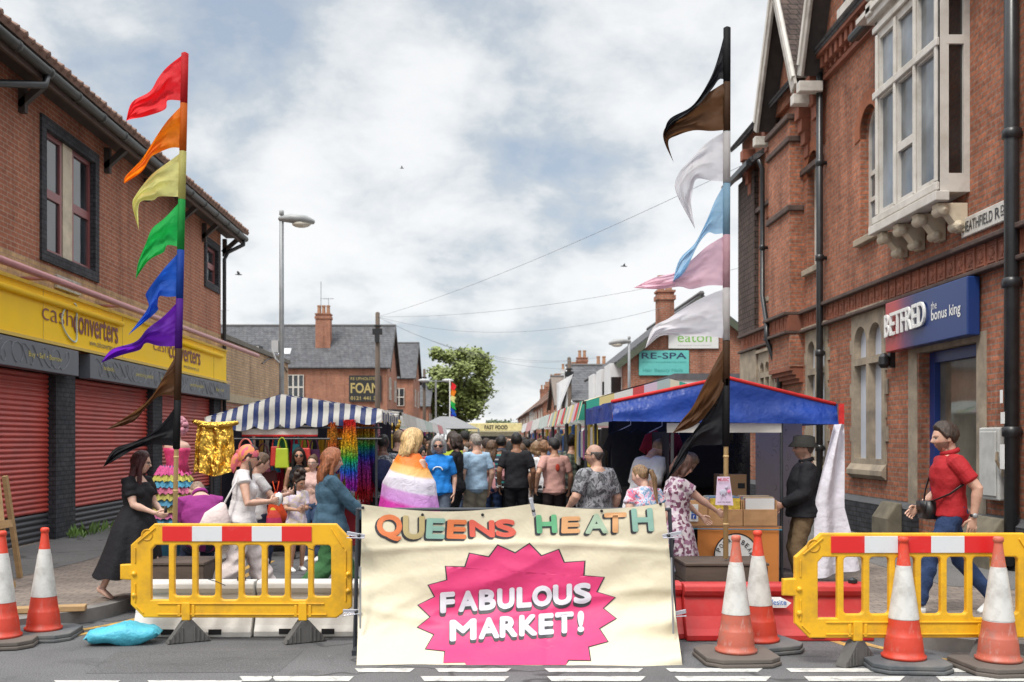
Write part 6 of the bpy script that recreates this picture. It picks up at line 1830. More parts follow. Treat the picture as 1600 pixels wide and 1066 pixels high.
for y, c, l in lefts: row_stall(-1, y, 3.2, clothm('cover_%d' % int(y * 10), c, .7, .2), 'market stall ' + l, 'market stalls on the left', 2.2, .12)
m_, t_, b_ = newmat('multi_stripe_cover')
sv = t_.nodes.new('ShaderNodeSeparateXYZ')
t_.links.new(coords(t_, 'Position'), sv.inputs[0])
cc = ramp(t_, mth(t_, 'FRACT', mth(t_, 'MULTIPLY', mth(t_, 'ADD', sv.outputs[1], mth(t_, 'MULTIPLY', sv.outputs[0], .9)), .85)), [(0, (.03, .3, .22)), (.14, (.6, .5, .22)), (.3, (.62, .6, .55)), (.5, (.5, .06, .06)), (.62, (.55, .42, .5)), (.76, (.35, .42, .4)), (.9, (.6, .55, .4))], 'CONSTANT')
t_.links.new(cc, b_.inputs['Base Color'])
b_.inputs['Roughness'].default_value = .7
MSTR = m_
rights = [(14.0, None, 'with green, cream and red striped cover right behind the blue one'), (17.4, None, 'with a pastel striped cover, third in the right row'), (20.9, (.45, .5, .48), 'with pale grey green cover in the middle of the right row'), (24.4, (.55, .55, .53), 'with off white cover further down the right row'), (28, (.5, .3, .3), 'with dull red cover far along the right row'), (31.6, (.6, .6, .6), 'with white cover at the far end of the right row')]
for y, c, l in rights: row_stall(1, y, 3.2, MSTR if c is None else clothm('cover_r%d' % int(y * 10), c, .7, .2), 'market stall ' + l, 'market stalls on the right')
# food trailer and gazebo at the end
fv = thing('food_trailer', 'cream food trailer with a black FAST FOOD sign at the far end of the market', 'trailer', (.5, 50, 0))
a, b_ = P(735, 690, 50), P(806, 665, 50)
MB().box(a.x, b_.x + .2, 50, 53, .4, 2.15).build('body', pm('trailer_cream', (.6, .55, .4), .5), fv, bevel=.08)
MB().box(a.x - .1, b_.x + .3, 49.7, 50, 2.15, 2.55).build('sign_board', pm('trailer_sign', (.72, .62, .3), .5), fv, bevel=.02)
text_on(MB(), 'FAST FOOD', (P(757, 0, 49.6).x, 49.68, 2.25), (1, 0, 0), UP, 1.15, .2, .02).build('lettering', BLACKP, fv)
MB().box(a.x + .3, b_.x - .2, 49.96, 50.02, 1.1, 1.9).build('serving_hatch', INTER, fv)
for x in (a.x + .5, b_.x - .3): MB().tube([(x, 49.98, .35), (x, 50.2, .35)], .33, 16).build('wheel', BLACKP, fv)
gz = thing('gazebo', 'grey peaked gazebo left of the food trailer', 'gazebo', (-1.2, 44, 0))
MB().add([(-3, 42.5, 2.2), (-.2, 42.5, 2.2), (-.2, 45.5, 2.2), (-3, 45.5, 2.2), (-1.9, 44, 2.75), (-1.3, 44, 2.75)], [(0, 1, 5, 4), (1, 2, 5), (2, 3, 4, 5), (3, 0, 4)]).build('roof', clothm('gazebo_grey', (.2, .2, .205)), gz)
for x in (-3, -.2):
    for y in (42.5, 45.5): MB().tube([(x, y, 0), (x, y, 2.2)], .03, 6).build('post', STEEL, gz)
rf_ = thing('rainbow_flag', 'tall rainbow feather flag far down the left side of the street', 'flag', (P(703, 0, 46).x, 46, 0))
fx = rf_.location.x
MB().tube([(fx, 46, 0), (fx, 46, P(0, 593, 46).z)], .03, 6).build('pole', WHITE, rf_)
for i, c in enumerate(('red', 'orange', 'yellow', 'green', 'blue', 'purple')):
    z1_ = P(0, 597 + i * 10, 46).z
    MB().grid(lambda u, v: (fx + .05 + .2 * u + .04 * math.sin(5 * v + i), 46 + .06 * math.sin(4 * u + i), z1_ - .3 * v - .12 * u), 5, 5).build('stripe', flagm('flag_' + c, FC[c]), rf_)
tag(MB().grid(lambda u, v: (1.55 + .35 * u * (1 - v), 21 + .05 * math.sin(6 * u), 2.9 - .9 * v + .2 * u), 8, 12).build('white_pennant', flagm('flag_white', FC['white']), smooth=True), 'small white pennant sticking up from the right row of stalls', 'flag')
gbl = thing('balloon_cluster', 'cluster of shiny gold decorations on the second stall of the left row', 'decoration', P(613, 665, 17.6))
for i in range(14):
    c = P(613, 668, 17.6) + Vector((random.uniform(-.14, .14), random.uniform(-.1, .1), random.uniform(-.12, .12)))
    MB().add(*ellip(c, (.06, .06, .06), 10, 7)).build('balloon', GOLDF, gbl, smooth=True)
# ================================================================ PEOPLE
def np_geo(g): return np.array([tuple(v) for v in g[0]], float), list(g[1])
def joing(gs):
    V, Fc, n = [], [], 0
    for v, f in gs:
        v = np.asarray(v, float)
        V.append(v)
        Fc += [tuple(i + n for i in t) for t in f]
        n += len(v)
    return np.concatenate(V), Fc
def remesh(gs, vox, smooth=2):
    """several overlapping closed volumes -> one continuous skin"""
    V, Fc = joing(gs)
    me = bpy.data.meshes.new('tmp')
    me.from_pydata(V.tolist(), [], Fc)
    o = bpy.data.objects.new('tmp', me)
    COL.objects.link(o)
    md = o.modifiers.new('r', 'REMESH')
    md.mode = 'VOXEL'
    md.voxel_size = vox
    if smooth:
        ms = o.modifiers.new('s', 'SMOOTH')
        ms.factor = .5
        ms.iterations = smooth
    ev = o.evaluated_get(bpy.context.evaluated_depsgraph_get())
    m2 = ev.to_mesh()
    n = len(m2.vertices)
    A = np.empty(n * 3)
    m2.vertices.foreach_get('co', A)
    Fo = [tuple(p.vertices) for p in m2.polygons]
    ev.to_mesh_clear()
    bpy.data.objects.remove(o)
    bpy.data.meshes.remove(me)
    return A.reshape(-1, 3), Fo
def xfm(M, V): 
    M = np.array(M)
    return np.asarray(V, float) @ M[:3, :3].T + M[:3, 3]
def mesh_obj(name, V, Fc, mat, parent, cols=None, smooth=True):
    me = bpy.data.meshes.new(name)
    me.from_pydata(np.asarray(V).tolist(), [], Fc)
    me.materials.append(mat)
    if smooth: me.polygons.foreach_set('use_smooth', [True] * len(me.polygons))
    if cols is not None:
        at = me.color_attributes.new('Col', 'FLOAT_COLOR', 'POINT')
        at.data.foreach_set('color', np.concatenate([cols, np.ones((len(cols), 1))], 1).ravel())
    me.update()
    return link(bpy.data.objects.new(name, me), parent)
def ik(a, t, l1, l2, pole):
    a, t, pole = Vector(a), Vector(t), Vector(pole)
    d = t - a
    L = min(d.length, (l1 + l2) * .999)
    dn = d.normalized()
    t = a + dn * L
    x = (l1 * l1 - l2 * l2 + L * L) / (2 * L)
    h = math.sqrt(max(0, l1 * l1 - x * x))
    p = pole - dn * pole.dot(dn)
    p = p.normalized() if p.length > 1e-6 else dn.orthogonal().normalized()
    return a + dn * x + p * h, t
def skinmat():
    if 'skin' in MATS: return MATS['skin']
    m, t, b = newmat('skin')
    at = t.nodes.new('ShaderNodeVertexColor')
    at.layer_name = 'Col'
    n = noi(t, coords(t), 30, 3)
    t.links.new(mixc(t, 1.0, at.outputs[0], ramp(t, n, [(.3, (.9,) * 3), (.7, (1.08,) * 3)]), 'MULTIPLY'), b.inputs['Base Color'])
    b.inputs['Roughness'].default_value = .52
    b.inputs['Subsurface Weight'].default_value = .08
    b.inputs['Subsurface Radius'].default_value = (.02, .008, .005)
    MATS['skin'] = m
    return m
def vcmat():
    if 'vc' in MATS: return MATS['vc']
    m, t, b = newmat('crowd_cloth')
    at = t.nodes.new('ShaderNodeVertexColor')
    at.layer_name = 'Col'
    n = noi(t, coords(t), 9, 3)
    t.links.new(mixc(t, 1.0, at.outputs[0], ramp(t, n, [(.3, (.8,) * 3), (.7, (1.15,) * 3)]), 'MULTIPLY'), b.inputs['Base Color'])
    b.inputs['Roughness'].default_value = .75
    MATS['vc'] = m
    return m
def hairmat(c):
    k = 'hair_%d' % int(c[0] * 1000 + c[1] * 10000)
    if k in MATS: return MATS[k]
    m, t, b = newmat(k)
    v = coords(t)
    n = noi(t, v, 1, 4, .65, .3, (70, 70, 7))
    n2_ = noi(t, v, 7, 3)
    t.links.new(ramp(t, mth(t, 'ADD', mth(t, 'MULTIPLY', n, .75), mth(t, 'MULTIPLY', n2_, .25)), [(.34, sc(c, .45)), (.5, c), (.66, sc(c, 1.7))]), b.inputs['Base Color'])
    b.inputs['Roughness'].default_value = .48
    b.inputs['Specular IOR Level'].default_value = .4
    bump(t, b, n, .8, .012)
    MATS[k] = m
    return m
SK = dict(pale=(.62, .39, .3), fair=(.56, .33, .24), tan=(.46, .25, .16), brown=(.27, .13, .075), dark=(.13, .06, .04))
# ---- head: a grid on a deformed ellipsoid; d=0 skin
def head_grid(nu, nv, nose=True):
    pts = []
    for j in range(nv + 1):
        ph = -math.pi / 2 + math.pi * j / nv
        for i in range(nu):
            a = 2 * math.pi * i / nu          # a=0 faces +y
            x, y, z = math.sin(a) * math.cos(ph), math.cos(a) * math.cos(ph), math.sin(ph)
            X, Y_, Z = .077 * x, .097 * y, .118 * z
            if z < 0:
                t = -z
                X *= 1 - .26 * t ** 1.4
                if y < 0: Y_ *= 1 - .42 * t ** 1.2
                else: Y_ *= 1 - .06 * t
                Z *= 1.0
            else:
                if y < 0: Y_ *= 1.06
            if nose and y > .35:
                fx = lambda w, x0=0: math.exp(-((X - x0) / w) ** 2)
                zz_ = Z
                Y_ += .026 * fx(.012) * math.exp(-((zz_ + .022) / .013) ** 2) + .013 * fx(.010) * math.exp(-((zz_ + .002) / .017) ** 2)
                Y_ += .005 * fx(.04) * math.exp(-((zz_ - .024) / .008) ** 2)
                for s_ in (-1, 1):
                    Y_ -= .010 * math.exp(-((X - s_ * .031) / .015) ** 2) * math.exp(-((zz_ - .006) / .011) ** 2)
                    Y_ += .005 * math.exp(-((X - s_ * .042) / .02) ** 2) * math.exp(-((zz_ + .025) / .016) ** 2)
                Y_ += .0065 * fx(.022) * math.exp(-((zz_ + .056) / .006) ** 2) + .006 * fx(.02) * math.exp(-((zz_ + .069) / .006) ** 2) + .009 * fx(.024) * math.exp(-((zz_ + .098) / .014) ** 2)
            pts.append((X, Y_, Z))
    f = []
    for j in range(nv):
        for i in range(nu):
            k = (i + 1) % nu
            f.append((j * nu + i, j * nu + k, (j + 1) * nu + k, (j + 1) * nu + i))
    return np.array(pts), f
HEADV, HEADF = head_grid(56, 44)
HAIRV, HAIRF = head_grid(64, 44, False)
def interp(a, pts):
    for (x0, y0), (x1, y1) in zip(pts, pts[1:]):
        if a <= x1: return y0 + (y1 - y0) * (a - x0) / (x1 - x0)
    return pts[-1][1]
HLINE = {'full': [(0, .066), (.55, .062), (.9, .04), (1.25, .0), (1.45, -.03), (1.62, -.005), (1.9, -.03), (2.3, -.06), (3.15, -.072)],
         'long': [(0, .07), (.45, .06), (.75, .02), (1.0, -.05), (1.2, -.1), (3.15, -.118)],
         'recede': [(0, .082), (.4, .1), (.75, .07), (1.1, .02), (1.4, -.025), (1.62, -.005), (1.9, -.03), (2.3, -.075), (3.15, -.09)],
         'bald': [(0, .2), (.9, .2), (1.15, .03), (1.4, -.02), (1.62, -.005), (1.9, -.03), (2.3, -.075), (3.15, -.088)]}
def hair_geo(style, seed):
    """list of closed volumes in head space"""
    rnd = random.Random(seed)
    kind = style.get('line', 'full')
    thick = style.get('t', .016)
    topmax = style.get('top', 1)
    V = HAIRV.copy()
    nrm = V / np.linalg.norm(V, axis=1)[:, None]
    out = []
    amp = style.get('amp', .005)
    for p, n in zip(V, nrm):
        a = abs(math.atan2(p[0], p[1]))
        h = p[2] - interp(a, HLINE[kind])
        if kind == 'bald': h = min(h, .052 - p[2])
        k = max(0, min(1, (h + .004) / .03))
        k = k * k * (3 - 2 * k)
        th = thick * (1 + .6 * max(0, p[2]) / .118 * style.get('vol', .5)) * (max(.25, min(1, (p[2] + .1) / .11)) if not style.get('len') else 1)
        d = -.012 + (th + .012) * k if h > -.02 else -.014
        if k > 0: d += amp * k * noise.noise((p[0] * 28 + seed, p[1] * 28, p[2] * 16)) + amp * .7 * k * noise.noise((p[0] * 70, p[1] * 70 + seed, p[2] * 30))
        out.append(p + n * d)
    gs = [(np.array(out), HAIRF)]
    L = style.get('len', 0)
    if L:
        w, dp = style.get('w', .088), style.get('dp', .058)
        m = 9
        path, rr = [], []
        for i in range(m):
            k = i / (m - 1)
            z = .04 - k * (L + .04)
            y = -.035 - .035 * min(1, k * 2) + .012 * math.sin(k * 5 + seed)
            path.append((.012 * math.sin(k * 3.3 + seed), y, z))
            rr.append((w * (1 + .22 * math.sin(k * 2.6)) * (1 - .35 * max(0, k - .75) / .25), dp * (1 - .3 * k)))
        V2, F2 = np_geo(tube_geo(path, rr, 30))
        V2 = V2 + np.array([[.006 * math.sin(math.atan2(v[1] + .06, v[0]) * 13 + v[2] * 16 + seed) * (v[0] / (abs(v[0]) + abs(v[1] + .06) + 1e-6)), .006 * math.sin(math.atan2(v[1] + .06, v[0]) * 13 + v[2] * 16 + seed), .01 * math.sin(math.atan2(v[1] + .06, v[0]) * 9)] for v in V2])
        gs.append((V2, F2))
        for s_ in (-1, 1):
            if style.get('side', 1):
                fl = style.get('fwd', .0)
                Ls = L * style.get('sl', .92)
                path = [(s_ * .05, .045, .085), (s_ * .08, .02, .02), (s_ * .088, .004 + fl * .4, -.05), (s_ * .09, .0 + fl, -Ls * .6), (s_ * .085, -.0 + fl * 1.3, -Ls)]
                gs.append(np_geo(tube_geo(path, [.014, .02, .026, .027, .014], 12)))
    if style.get('pony'):
        path = [(0, -.1, .03), (0, -.145, .02), (.01, -.155, -.06), (.015, -.14, -.16), (.0, -.13, -style['pony'])]
        gs.append(np_geo(tube_geo(path, [.02, .03, .032, .026, .008], 12)))
    if style.get('puff'):
        r = style['puff']
        cx = style.get('puffpos', (0, -.08, .1))
        for i in range(26):
            a, e = rnd.uniform(0, 6.28), rnd.uniform(-1.4, 1.4)
            gs.append(np_geo(ellip((cx[0] + r * math.cos(a) * math.cos(e), cx[1] + r * math.sin(a) * math.cos(e), cx[2] + r * math.sin(e)), (r * .5,) * 3, 8, 6)))
    if style.get('curl'):
        for i in range(90):
            a, e = rnd.uniform(0, 6.28), rnd.uniform(-.3, 1.5)
            if math.cos(a) * math.cos(e) > .55 and e < .7: continue
            gs.append(np_geo(ellip((.085 * math.sin(a) * math.cos(e), .1 * math.cos(a) * math.cos(e) - .005, .01 + .12 * math.sin(e)), (.022,) * 3, 7, 5)))
    return gs
def hand_geo(side, curl, spread=1.0):
    """right/left hand in its own frame: wrist at origin, fingers along -z, palm facing -x*side (towards the thigh), thumb forward (+y)"""
    palm = np_geo(tube_geo([(0, 0, .012), (0, .002, -.03), (0, .004, -.07), (0, .004, -.092)], [(.014, .024), (.015, .036), (.013, .041), (.01, .04)], 12))
    fingers = []
    for i, (y, L, r) in enumerate(((.033, .07, .0088), (.012, .08, .0092), (-.01, .074, .0088), (-.031, .058, .0078))):
        p = Vector((0, y, -.09))
        ang = 0
        pts = [p + Vector((0, 0, .022)), p]
        for s_, seg in enumerate((.45, .32, .23)):
            ang += curl * (.5 + .12 * i) * (1 if s_ else .7)
            d = Vector((-side * math.sin(ang), (y * .9) * spread * .9, -math.cos(ang))).normalized()
            p = p + d * L * seg
            pts.append(p)
        fingers.append(np_geo(tube_geo(pts, [r, r, r * .95, r * .88, r * .7], 8)))
    p = Vector((0, .028, -.022))
    pts = [p + Vector((0, -.015, .01)), p, p + Vector((-side * .012 * (1 + curl), .022, -.022)), p + Vector((-side * .022 * (1 + curl), .03, -.05)), p + Vector((-side * .028 * (1 + curl), .028, -.072))]
    fingers.append(np_geo(tube_geo(pts, [.013, .013, .011, .0095, .007], 8)))
    return palm, fingers
def person(label, px, ytop, Y, yaw, spec, z0=0.0, name='person', ret_geo=False, group=None):
    g = spec.get
    X = (px - CX) * Y / F
    H = g('H') or (CH - (ytop - CY) * Y / F - z0) / g('crouch', 1.0)
    k = H / 1.75
    fem = g('fem', 0)
    fat = g('fat', 1.0)
    vox = g('vox', .011)
    lean, twist = g('lean', 0), g('twist', 0)
    pelz = g('pel', .93)
    # ---- upper body frame
    T = Matrix.Translation((g('px', 0), g('py', 0), pelz)) @ Matrix.Rotation(rad(twist), 4, 'Z') @ Matrix.Rotation(rad(-lean), 4, 'X') @ Matrix.Rotation(rad(g('tilt', 0)), 4, 'Y') @ Matrix.Translation((0, 0, -.93))
    sw = .148 if fem else .166
    sw *= (1 + .35 * (fat - 1))
    sh = [T @ Vector((s_ * sw, -.012, 1.398)) for s_ in (-1, 1)]
    wr, el, up3, fo3 = [], [], [], []
    for s_, key, ek in ((-1, 'aL', 'eL'), (1, 'aR', 'eR')):
        tgt = g(key) or (s_ * (sw + .07 + .04 * (fat - 1)), .04, .885)
        pole = g(ek) or (s_ * .5, -1, 0)
        tw_ = T @ Vector(tgt)
        pv = T.to_3x3() @ Vector(pole)
        e, w = ik(sh[(s_ + 1) // 2], tw_, .285, .262, pv)
        el.append(e)
        wr.append(w)
    # ---- torso rings (z, rx, ry, y)
    if fem: R = [(.86, .13, .1, -.0), (.92, .172, .122, -.012), (.99, .165, .116, -.006), (1.07, .135, .098, .0), (1.13, .128, .094, .004), (1.22, .142, .105, .006), (1.3, .145, .106, 0), (1.37, .138, .09, -.01), (1.42, .1, .072, -.018), (1.465, .056, .058, -.02)]
    else: R = [(.86, .13, .1, 0), (.92, .165, .118, -.008), (1.0, .158, .11, 0), (1.08, .152, .105, .004), (1.16, .158, .11, .006), (1.25, .172, .12, .006), (1.33, .17, .118, 0), (1.39, .15, .098, -.012), (1.43, .108, .08, -.02), (1.475, .064, .066, -.022)]
    def torso(inf, z0_=.8, z1_=1.5, fatx=1.0):
        rr = [r for r in R if z0_ <= r[0] <= z1_]
        pts, rad_ = [], []
        for z, rx, ry, y in rr:
            f = 1 + (fat - 1) * (1 if z < 1.32 else .4)
            bel = .05 * max(0, fat - 1.08) * math.exp(-((z - 1.06) / .13) ** 2) * 4
            pts.append((0, y + bel * .6, z))
            rad_.append((rx * f * fatx + inf, ry * f + bel * .6 + inf))
        V, Fc = np_geo(tube_geo(pts, rad_, 28))
        return xfm(T, V), Fc
    def bust(inf):
        out = []
        if fem:
            for s_ in (-1, 1):
                V, Fc = ellip((s_ * .068 * fat ** .5, .07 * fat, 1.27), (.068 + inf, .062 + inf + .02 * (fat - 1), .068 + inf), 14, 10)
                out.append((xfm(T, [tuple(v) for v in V]), Fc))
        return out
    af = 1 + .6 * (fat - 1)
    ru, re, rf = (.047 if fem else .056) * af, (.038 if fem else .044) * af, (.024 if fem else .029)
    def arm(i, inf, frac=2.0, flare=0):
        """frac 0..1 runs down the upper arm, 1..2 down the forearm"""
        a, e, w = sh[i], el[i], wr[i]
        chest = T @ Vector(((-1, 1)[i] * sw * .55, -.012, 1.4))
        full = [(chest, ru * 1.0), (a, ru * 1.08), (a.lerp(e, .35), ru * 1.05), (a.lerp(e, .75), re * 1.08), (e, re), (e.lerp(w, .25), re * 1.0), (e.lerp(w, .6), rf * 1.2), (w, rf)]
        fr = [-.4, 0, .35, .75, 1, 1.25, 1.6, 2.0]
        pts, rad_ = [], []
        for (p, r), f in zip(full, fr):
            if f <= frac + 1e-6:
                pts.append(p)
                rad_.append(r + inf + flare * max(0, f))
        last = pts[-1]
        tgt = a.lerp(e, frac) if frac <= 1 else e.lerp(w, frac - 1)
        if (tgt - last).length > .012:
            j = min(len(fr) - 1, len(pts))
            t_ = (frac - fr[j - 1]) / (fr[j] - fr[j - 1])
            pts.append(tgt)
            rad_.append(full[j - 1][1] * (1 - t_) + full[j][1] * t_ + inf + flare * max(0, frac))
        return np_geo(tube_geo(pts, rad_, 14))
    # ---- legs
    hip = [Vector((s_ * .088 * (1 + .3 * (fat - 1)) + g('px', 0), g('py', 0), pelz - .02)) for s_ in (-1, 1)]
    ank = [Vector(g('fL') or (-.1, 0, .085)), Vector(g('fR') or (.1, 0, .085))]
    kn = []
    for i in (0, 1):
        kp, ap = ik(hip[i], ank[i], .425, .425, g('kL' if i == 0 else 'kR') or (0, 1, 0))
        kn.append(kp)
        ank[i] = ap
    lf = 1 + .5 * (fat - 1)
    rt, rk, rc, ra = .088 * lf, .056 * lf, .056 * lf, .036
    def leg(i, inf, frac=2.0, wide=0):
        h, kk, a = hip[i], kn[i], ank[i]
        full = [(h + Vector((0, 0, .05)), rt * 1.0), (h.lerp(kk, .3), rt * .95), (h.lerp(kk, .7), rk * 1.18), (kk, rk), (kk.lerp(a, .3), rc), (kk.lerp(a, .7), ra * 1.15), (a, ra)]
        fr = [0, .3, .7, 1, 1.3, 1.7, 2.0]
        pts, rad_ = [], []
        for (p, r), f in zip(full, fr):
            if f <= frac + 1e-6:
                pts.append(p)
                rad_.append(r + inf + wide * max(0, f - .3))
        if abs(fr[len(pts) - 1] - frac) > .05:
            tgt = h.lerp(kk, frac) if frac <= 1 else kk.lerp(a, frac - 1)
            pts.append(tgt)
            rad_.append(rad_[-1] + wide * .2)
        return np_geo(tube_geo(pts, rad_, 16))
    fyaw = g('fyaw', (0, 0))
    def foot(i, inf):
        M = Matrix.Translation(ank[i]) @ Matrix.Rotation(rad(fyaw[i]), 4, 'Z') @ Matrix.Rotation(rad(g('fp', (0, 0))[i]), 4, 'X')
        V, Fc = np_geo(tube_geo([(0, -.055, -.04), (0, -.02, -.042), (0, .06, -.05), (0, .13, -.06), (0, .175, -.065)], [(.03 + inf, .036 + inf * .6), (.037 + inf, .042 + inf * .6), (.042 + inf, .034 + inf * .6), (.045 + inf, .022 + inf * .6), (.03 + inf, .016 + inf * .6)], 14))
        return xfm(M, V), Fc
    # ---- head
    TH = T @ Matrix.Translation((0, -.012, 1.488)) @ Matrix.Rotation(rad(g('hy', 0)), 4, 'Z') @ Matrix.Rotation(rad(-g('hp', 0)), 4, 'X') @ Matrix.Rotation(rad(g('hr', 0)), 4, 'Y') @ Matrix.Translation((0, .025, .124))
    hs = g('hs', 1.06)
    THs = TH @ Matrix.Scale(hs, 4)
    neck = np_geo(tube_geo([T @ Vector((0, -.02, 1.42)), T @ Vector((0, -.018, 1.5)), TH @ Vector((0, -.025, -.05)), TH @ Vector((0, -.02, .0))], [.062 if not fem else .052, .058 if not fem else .047, .055 if not fem else .046, .05], 16))
    head = (xfm(THs, HEADV), HEADF)
    ears = [(xfm(THs, [tuple(v) for v in ellip((s_ * .079, -.006, -.008), (.009, .02, .032), 10, 8)[0]]), ellip((0, 0, 0), (1, 1, 1), 10, 8)[1]) for s_ in (-1, 1)]
    parts = [torso(0), neck, head] + ears + bust(0)
    hands = []
    fingers = []
    for i, s_ in ((0, -1), (1, 1)):
        parts += [arm(i, 0), leg(i, 0), foot(i, 0)]
        d = (wr[i] - el[i]).normalized()
        palm_dir = Vector((-s_, 0, 0)) if not g('palm' + 'LR'[i]) else (T.to_3x3() @ Vector(g('palm' + 'LR'[i])))
        zax = -d
        xax = -palm_dir * s_
        xax = (xax - zax * xax.dot(zax)).normalized()
        xax = xax * 1
        yax = zax.cross(xax)
        # local frame: x across the palm's normal, y to the thumb, -z to the fingers
        Mh = Matrix(((xax.x, yax.x, zax.x, wr[i].x), (xax.y, yax.y, zax.y, wr[i].y), (xax.z, yax.z, zax.z, wr[i].z), (0, 0, 0, 1)))
        pal, fin = hand_geo(s_, g('curl' + 'LR'[i], .45))
        ms = (.93 if fem else 1.04)
        Mh = Mh @ Matrix.Scale(ms, 4)
        parts.append((xfm(Mh, pal[0]), pal[1]))
        fingers += [(xfm(Mh, f[0]), f[1]) for f in fin]
    Vb, Fb = remesh(parts, vox / k, 2)
    if g('fingers', 1):
        Vb, Fb = joing([(Vb, Fb)] + fingers)
    sk = np.array(SK[g('skin', 'fair')])
    hair = g('hair', {})
    hc = np.array(hair.get('c', (.1, .06, .04)))
    col = np.tile(sk, (len(Vb), 1))
    hl = xfm(THs.inverted(), Vb)
    near = (np.abs(hl[:, 0]) < .1) & (np.abs(hl[:, 1]) < .14) & (np.abs(hl[:, 2]) < .13)
    def blend(mask, c, a):
        col[mask] = col[mask] * (1 - a) + np.array(c) * a
    x_, y_, z_h = hl[:, 0], hl[:, 1], hl[:, 2]
    ax = np.abs(x_)
    front = near & (y_ > .04)
    blend(front & (((ax - .045) / .022) ** 2 + ((z_h + .028) / .02) ** 2 < 1), sk * np.array((1.12, .8, .75)), .35)
    if g('beard'):
        bm_ = front & (z_h < -.036) | (near & (y_ > -.01) & (z_h < -.028) & (ax > .042))
        bm_ &= ~((ax < .02) & (z_h > -.05) & (z_h < -.042))
        blend(bm_ & (z_h > -.125), hc * .9 + .01, g('beard'))
    blend(front & (((ax) / .026) ** 2 + ((z_h + .063) / .0105) ** 2 < 1), sk * np.array((.95, .55, .52)), .75)
    blend(front & (ax < .024) & (np.abs(z_h + .0625) < .0022), sk * .4, .8)
    ey = ((ax - .031) / .0155) ** 2 + ((z_h - .006) / .0075) ** 2 < 1
    blend(front & ey, (.5, .48, .46), .8)
    blend(front & (((ax - .031) / .0075) ** 2 + ((z_h - .006) / .008) ** 2 < 1), (.03, .02, .015), .95)
    blend(front & (np.abs(ax - .031) < .017) & (np.abs(z_h - .0135) < .003), (.04, .025, .02), .8)
    blend(front & (np.abs(ax - .033) < .021) & (np.abs(z_h - .026 + (ax - .03) ** 2 * 8) < .0045), hc * .7, .75)
    blend(front & (((ax - .008) / .005) ** 2 + ((z_h + .034) / .004) ** 2 < 1), sk * .3, .8)
    if hair.get('stubble'):
        az = np.abs(np.arctan2(x_, y_))
        ln = np.array([interp(a, HLINE['full']) for a in az])
        blend(near & (z_h > ln) & (hl[:, 2] > -.1), hc, hair['stubble'])
    if g('lipstick'): blend(front & (((ax) / .024) ** 2 + ((z_h + .063) / .01) ** 2 < 1), (.35, .04, .05), .7)
    geos = [(Vb, Fb, col, 'body')]
    hg = None
    if hair.get('t', 1) and hair:
        hgs = [(xfm(THs, v), f) for v, f in hair_geo(hair, g('seed', 3))]
        hg = remesh(hgs, (vox * (.75 if not ret_geo else 1.0)) / k, 1)
    # ---- clothes
    cl = []
    top = g('top')
    if top:
        inf = top.get('inf', .014)
        gs = [torso(inf, top.get('z0', .86), top.get('zt', 1.47), top.get('w', 1.0))] + bust(inf * .7)
        hz = top.get('hem')
        if hz:   # hangs below the waist
            hzs = [(1.14, -1), (1.04, -.25), ((1.04 + hz) / 2, .55), (hz, 1)]
            gs.append((lambda V, Fc: (xfm(T, V), Fc))(*np_geo(tube_geo([(0, .004 + .03 * max(0, fat - 1.1) * 3, z) for z, _ in hzs], [((.15 + (.016 if fem else .008) * max(q_, -1.4)) * fat + inf + top.get('flare', .012) * max(0, q_), .112 * fat + inf + .008 * q_ + top.get('flare', .012) * max(0, q_) + .06 * max(0, fat - 1.1)) for z, q_ in hzs], 26, False))))
        for i in (0, 1):
            fr = top.get('sl', .62)
            if isinstance(fr, tuple): fr = fr[i]
            if fr > 0: gs.append(arm(i, top.get('sinf', .013), fr, top.get('sflare', .005)))
            if top.get('puff'):
                c = sh[i].lerp(el[i], .3)
                gs.append(np_geo(ellip(c, (.088, .088, .1), 14, 10)))
        for gg in top.get('extra', lambda T, TH: [])(T, TH): gs.append(gg)
        V, Fc = remesh(gs, top.get('vox', vox * 1.0) / k, 2)
        nz = top.get('wr', .009)
        sd = g('seed', 3)
        N_ = np.stack([np.sin(V[:, 2] * 23 + V[:, 0] * 31 + sd) * np.sin(V[:, 0] * 17 + V[:, 1] * 26 + sd * 2), np.sin(V[:, 2] * 29 + V[:, 1] * 19 + sd * 3) * np.sin(V[:, 0] * 23 - V[:, 2] * 13 + sd)], 1)
        c0_ = np.array(T @ Vector((0, 0, 1.2)))
        dirs = V - c0_
        dirs[:, 2] *= .15
        dirs /= (np.linalg.norm(dirs, axis=1)[:, None] + 1e-6)
        V = V + dirs * (N_.sum(1) * nz * .6)[:, None]
        cl.append((top.get('name', 'tshirt'), V, Fc, top['m']))
        if top.get('collar'):
            ring = [T @ Vector((.074 * math.cos(a), -.02 + .072 * math.sin(a), 1.487 - .018 * math.sin(a))) for a in [math.pi * 2 * i / 18 for i in range(19)]]
            V, Fc = np_geo(tube_geo(ring, [(.012, .022)] * 19, 8))
            cl.append(('collar', V, Fc, top.get('cm', top['m'])))
    bot = g('bot')
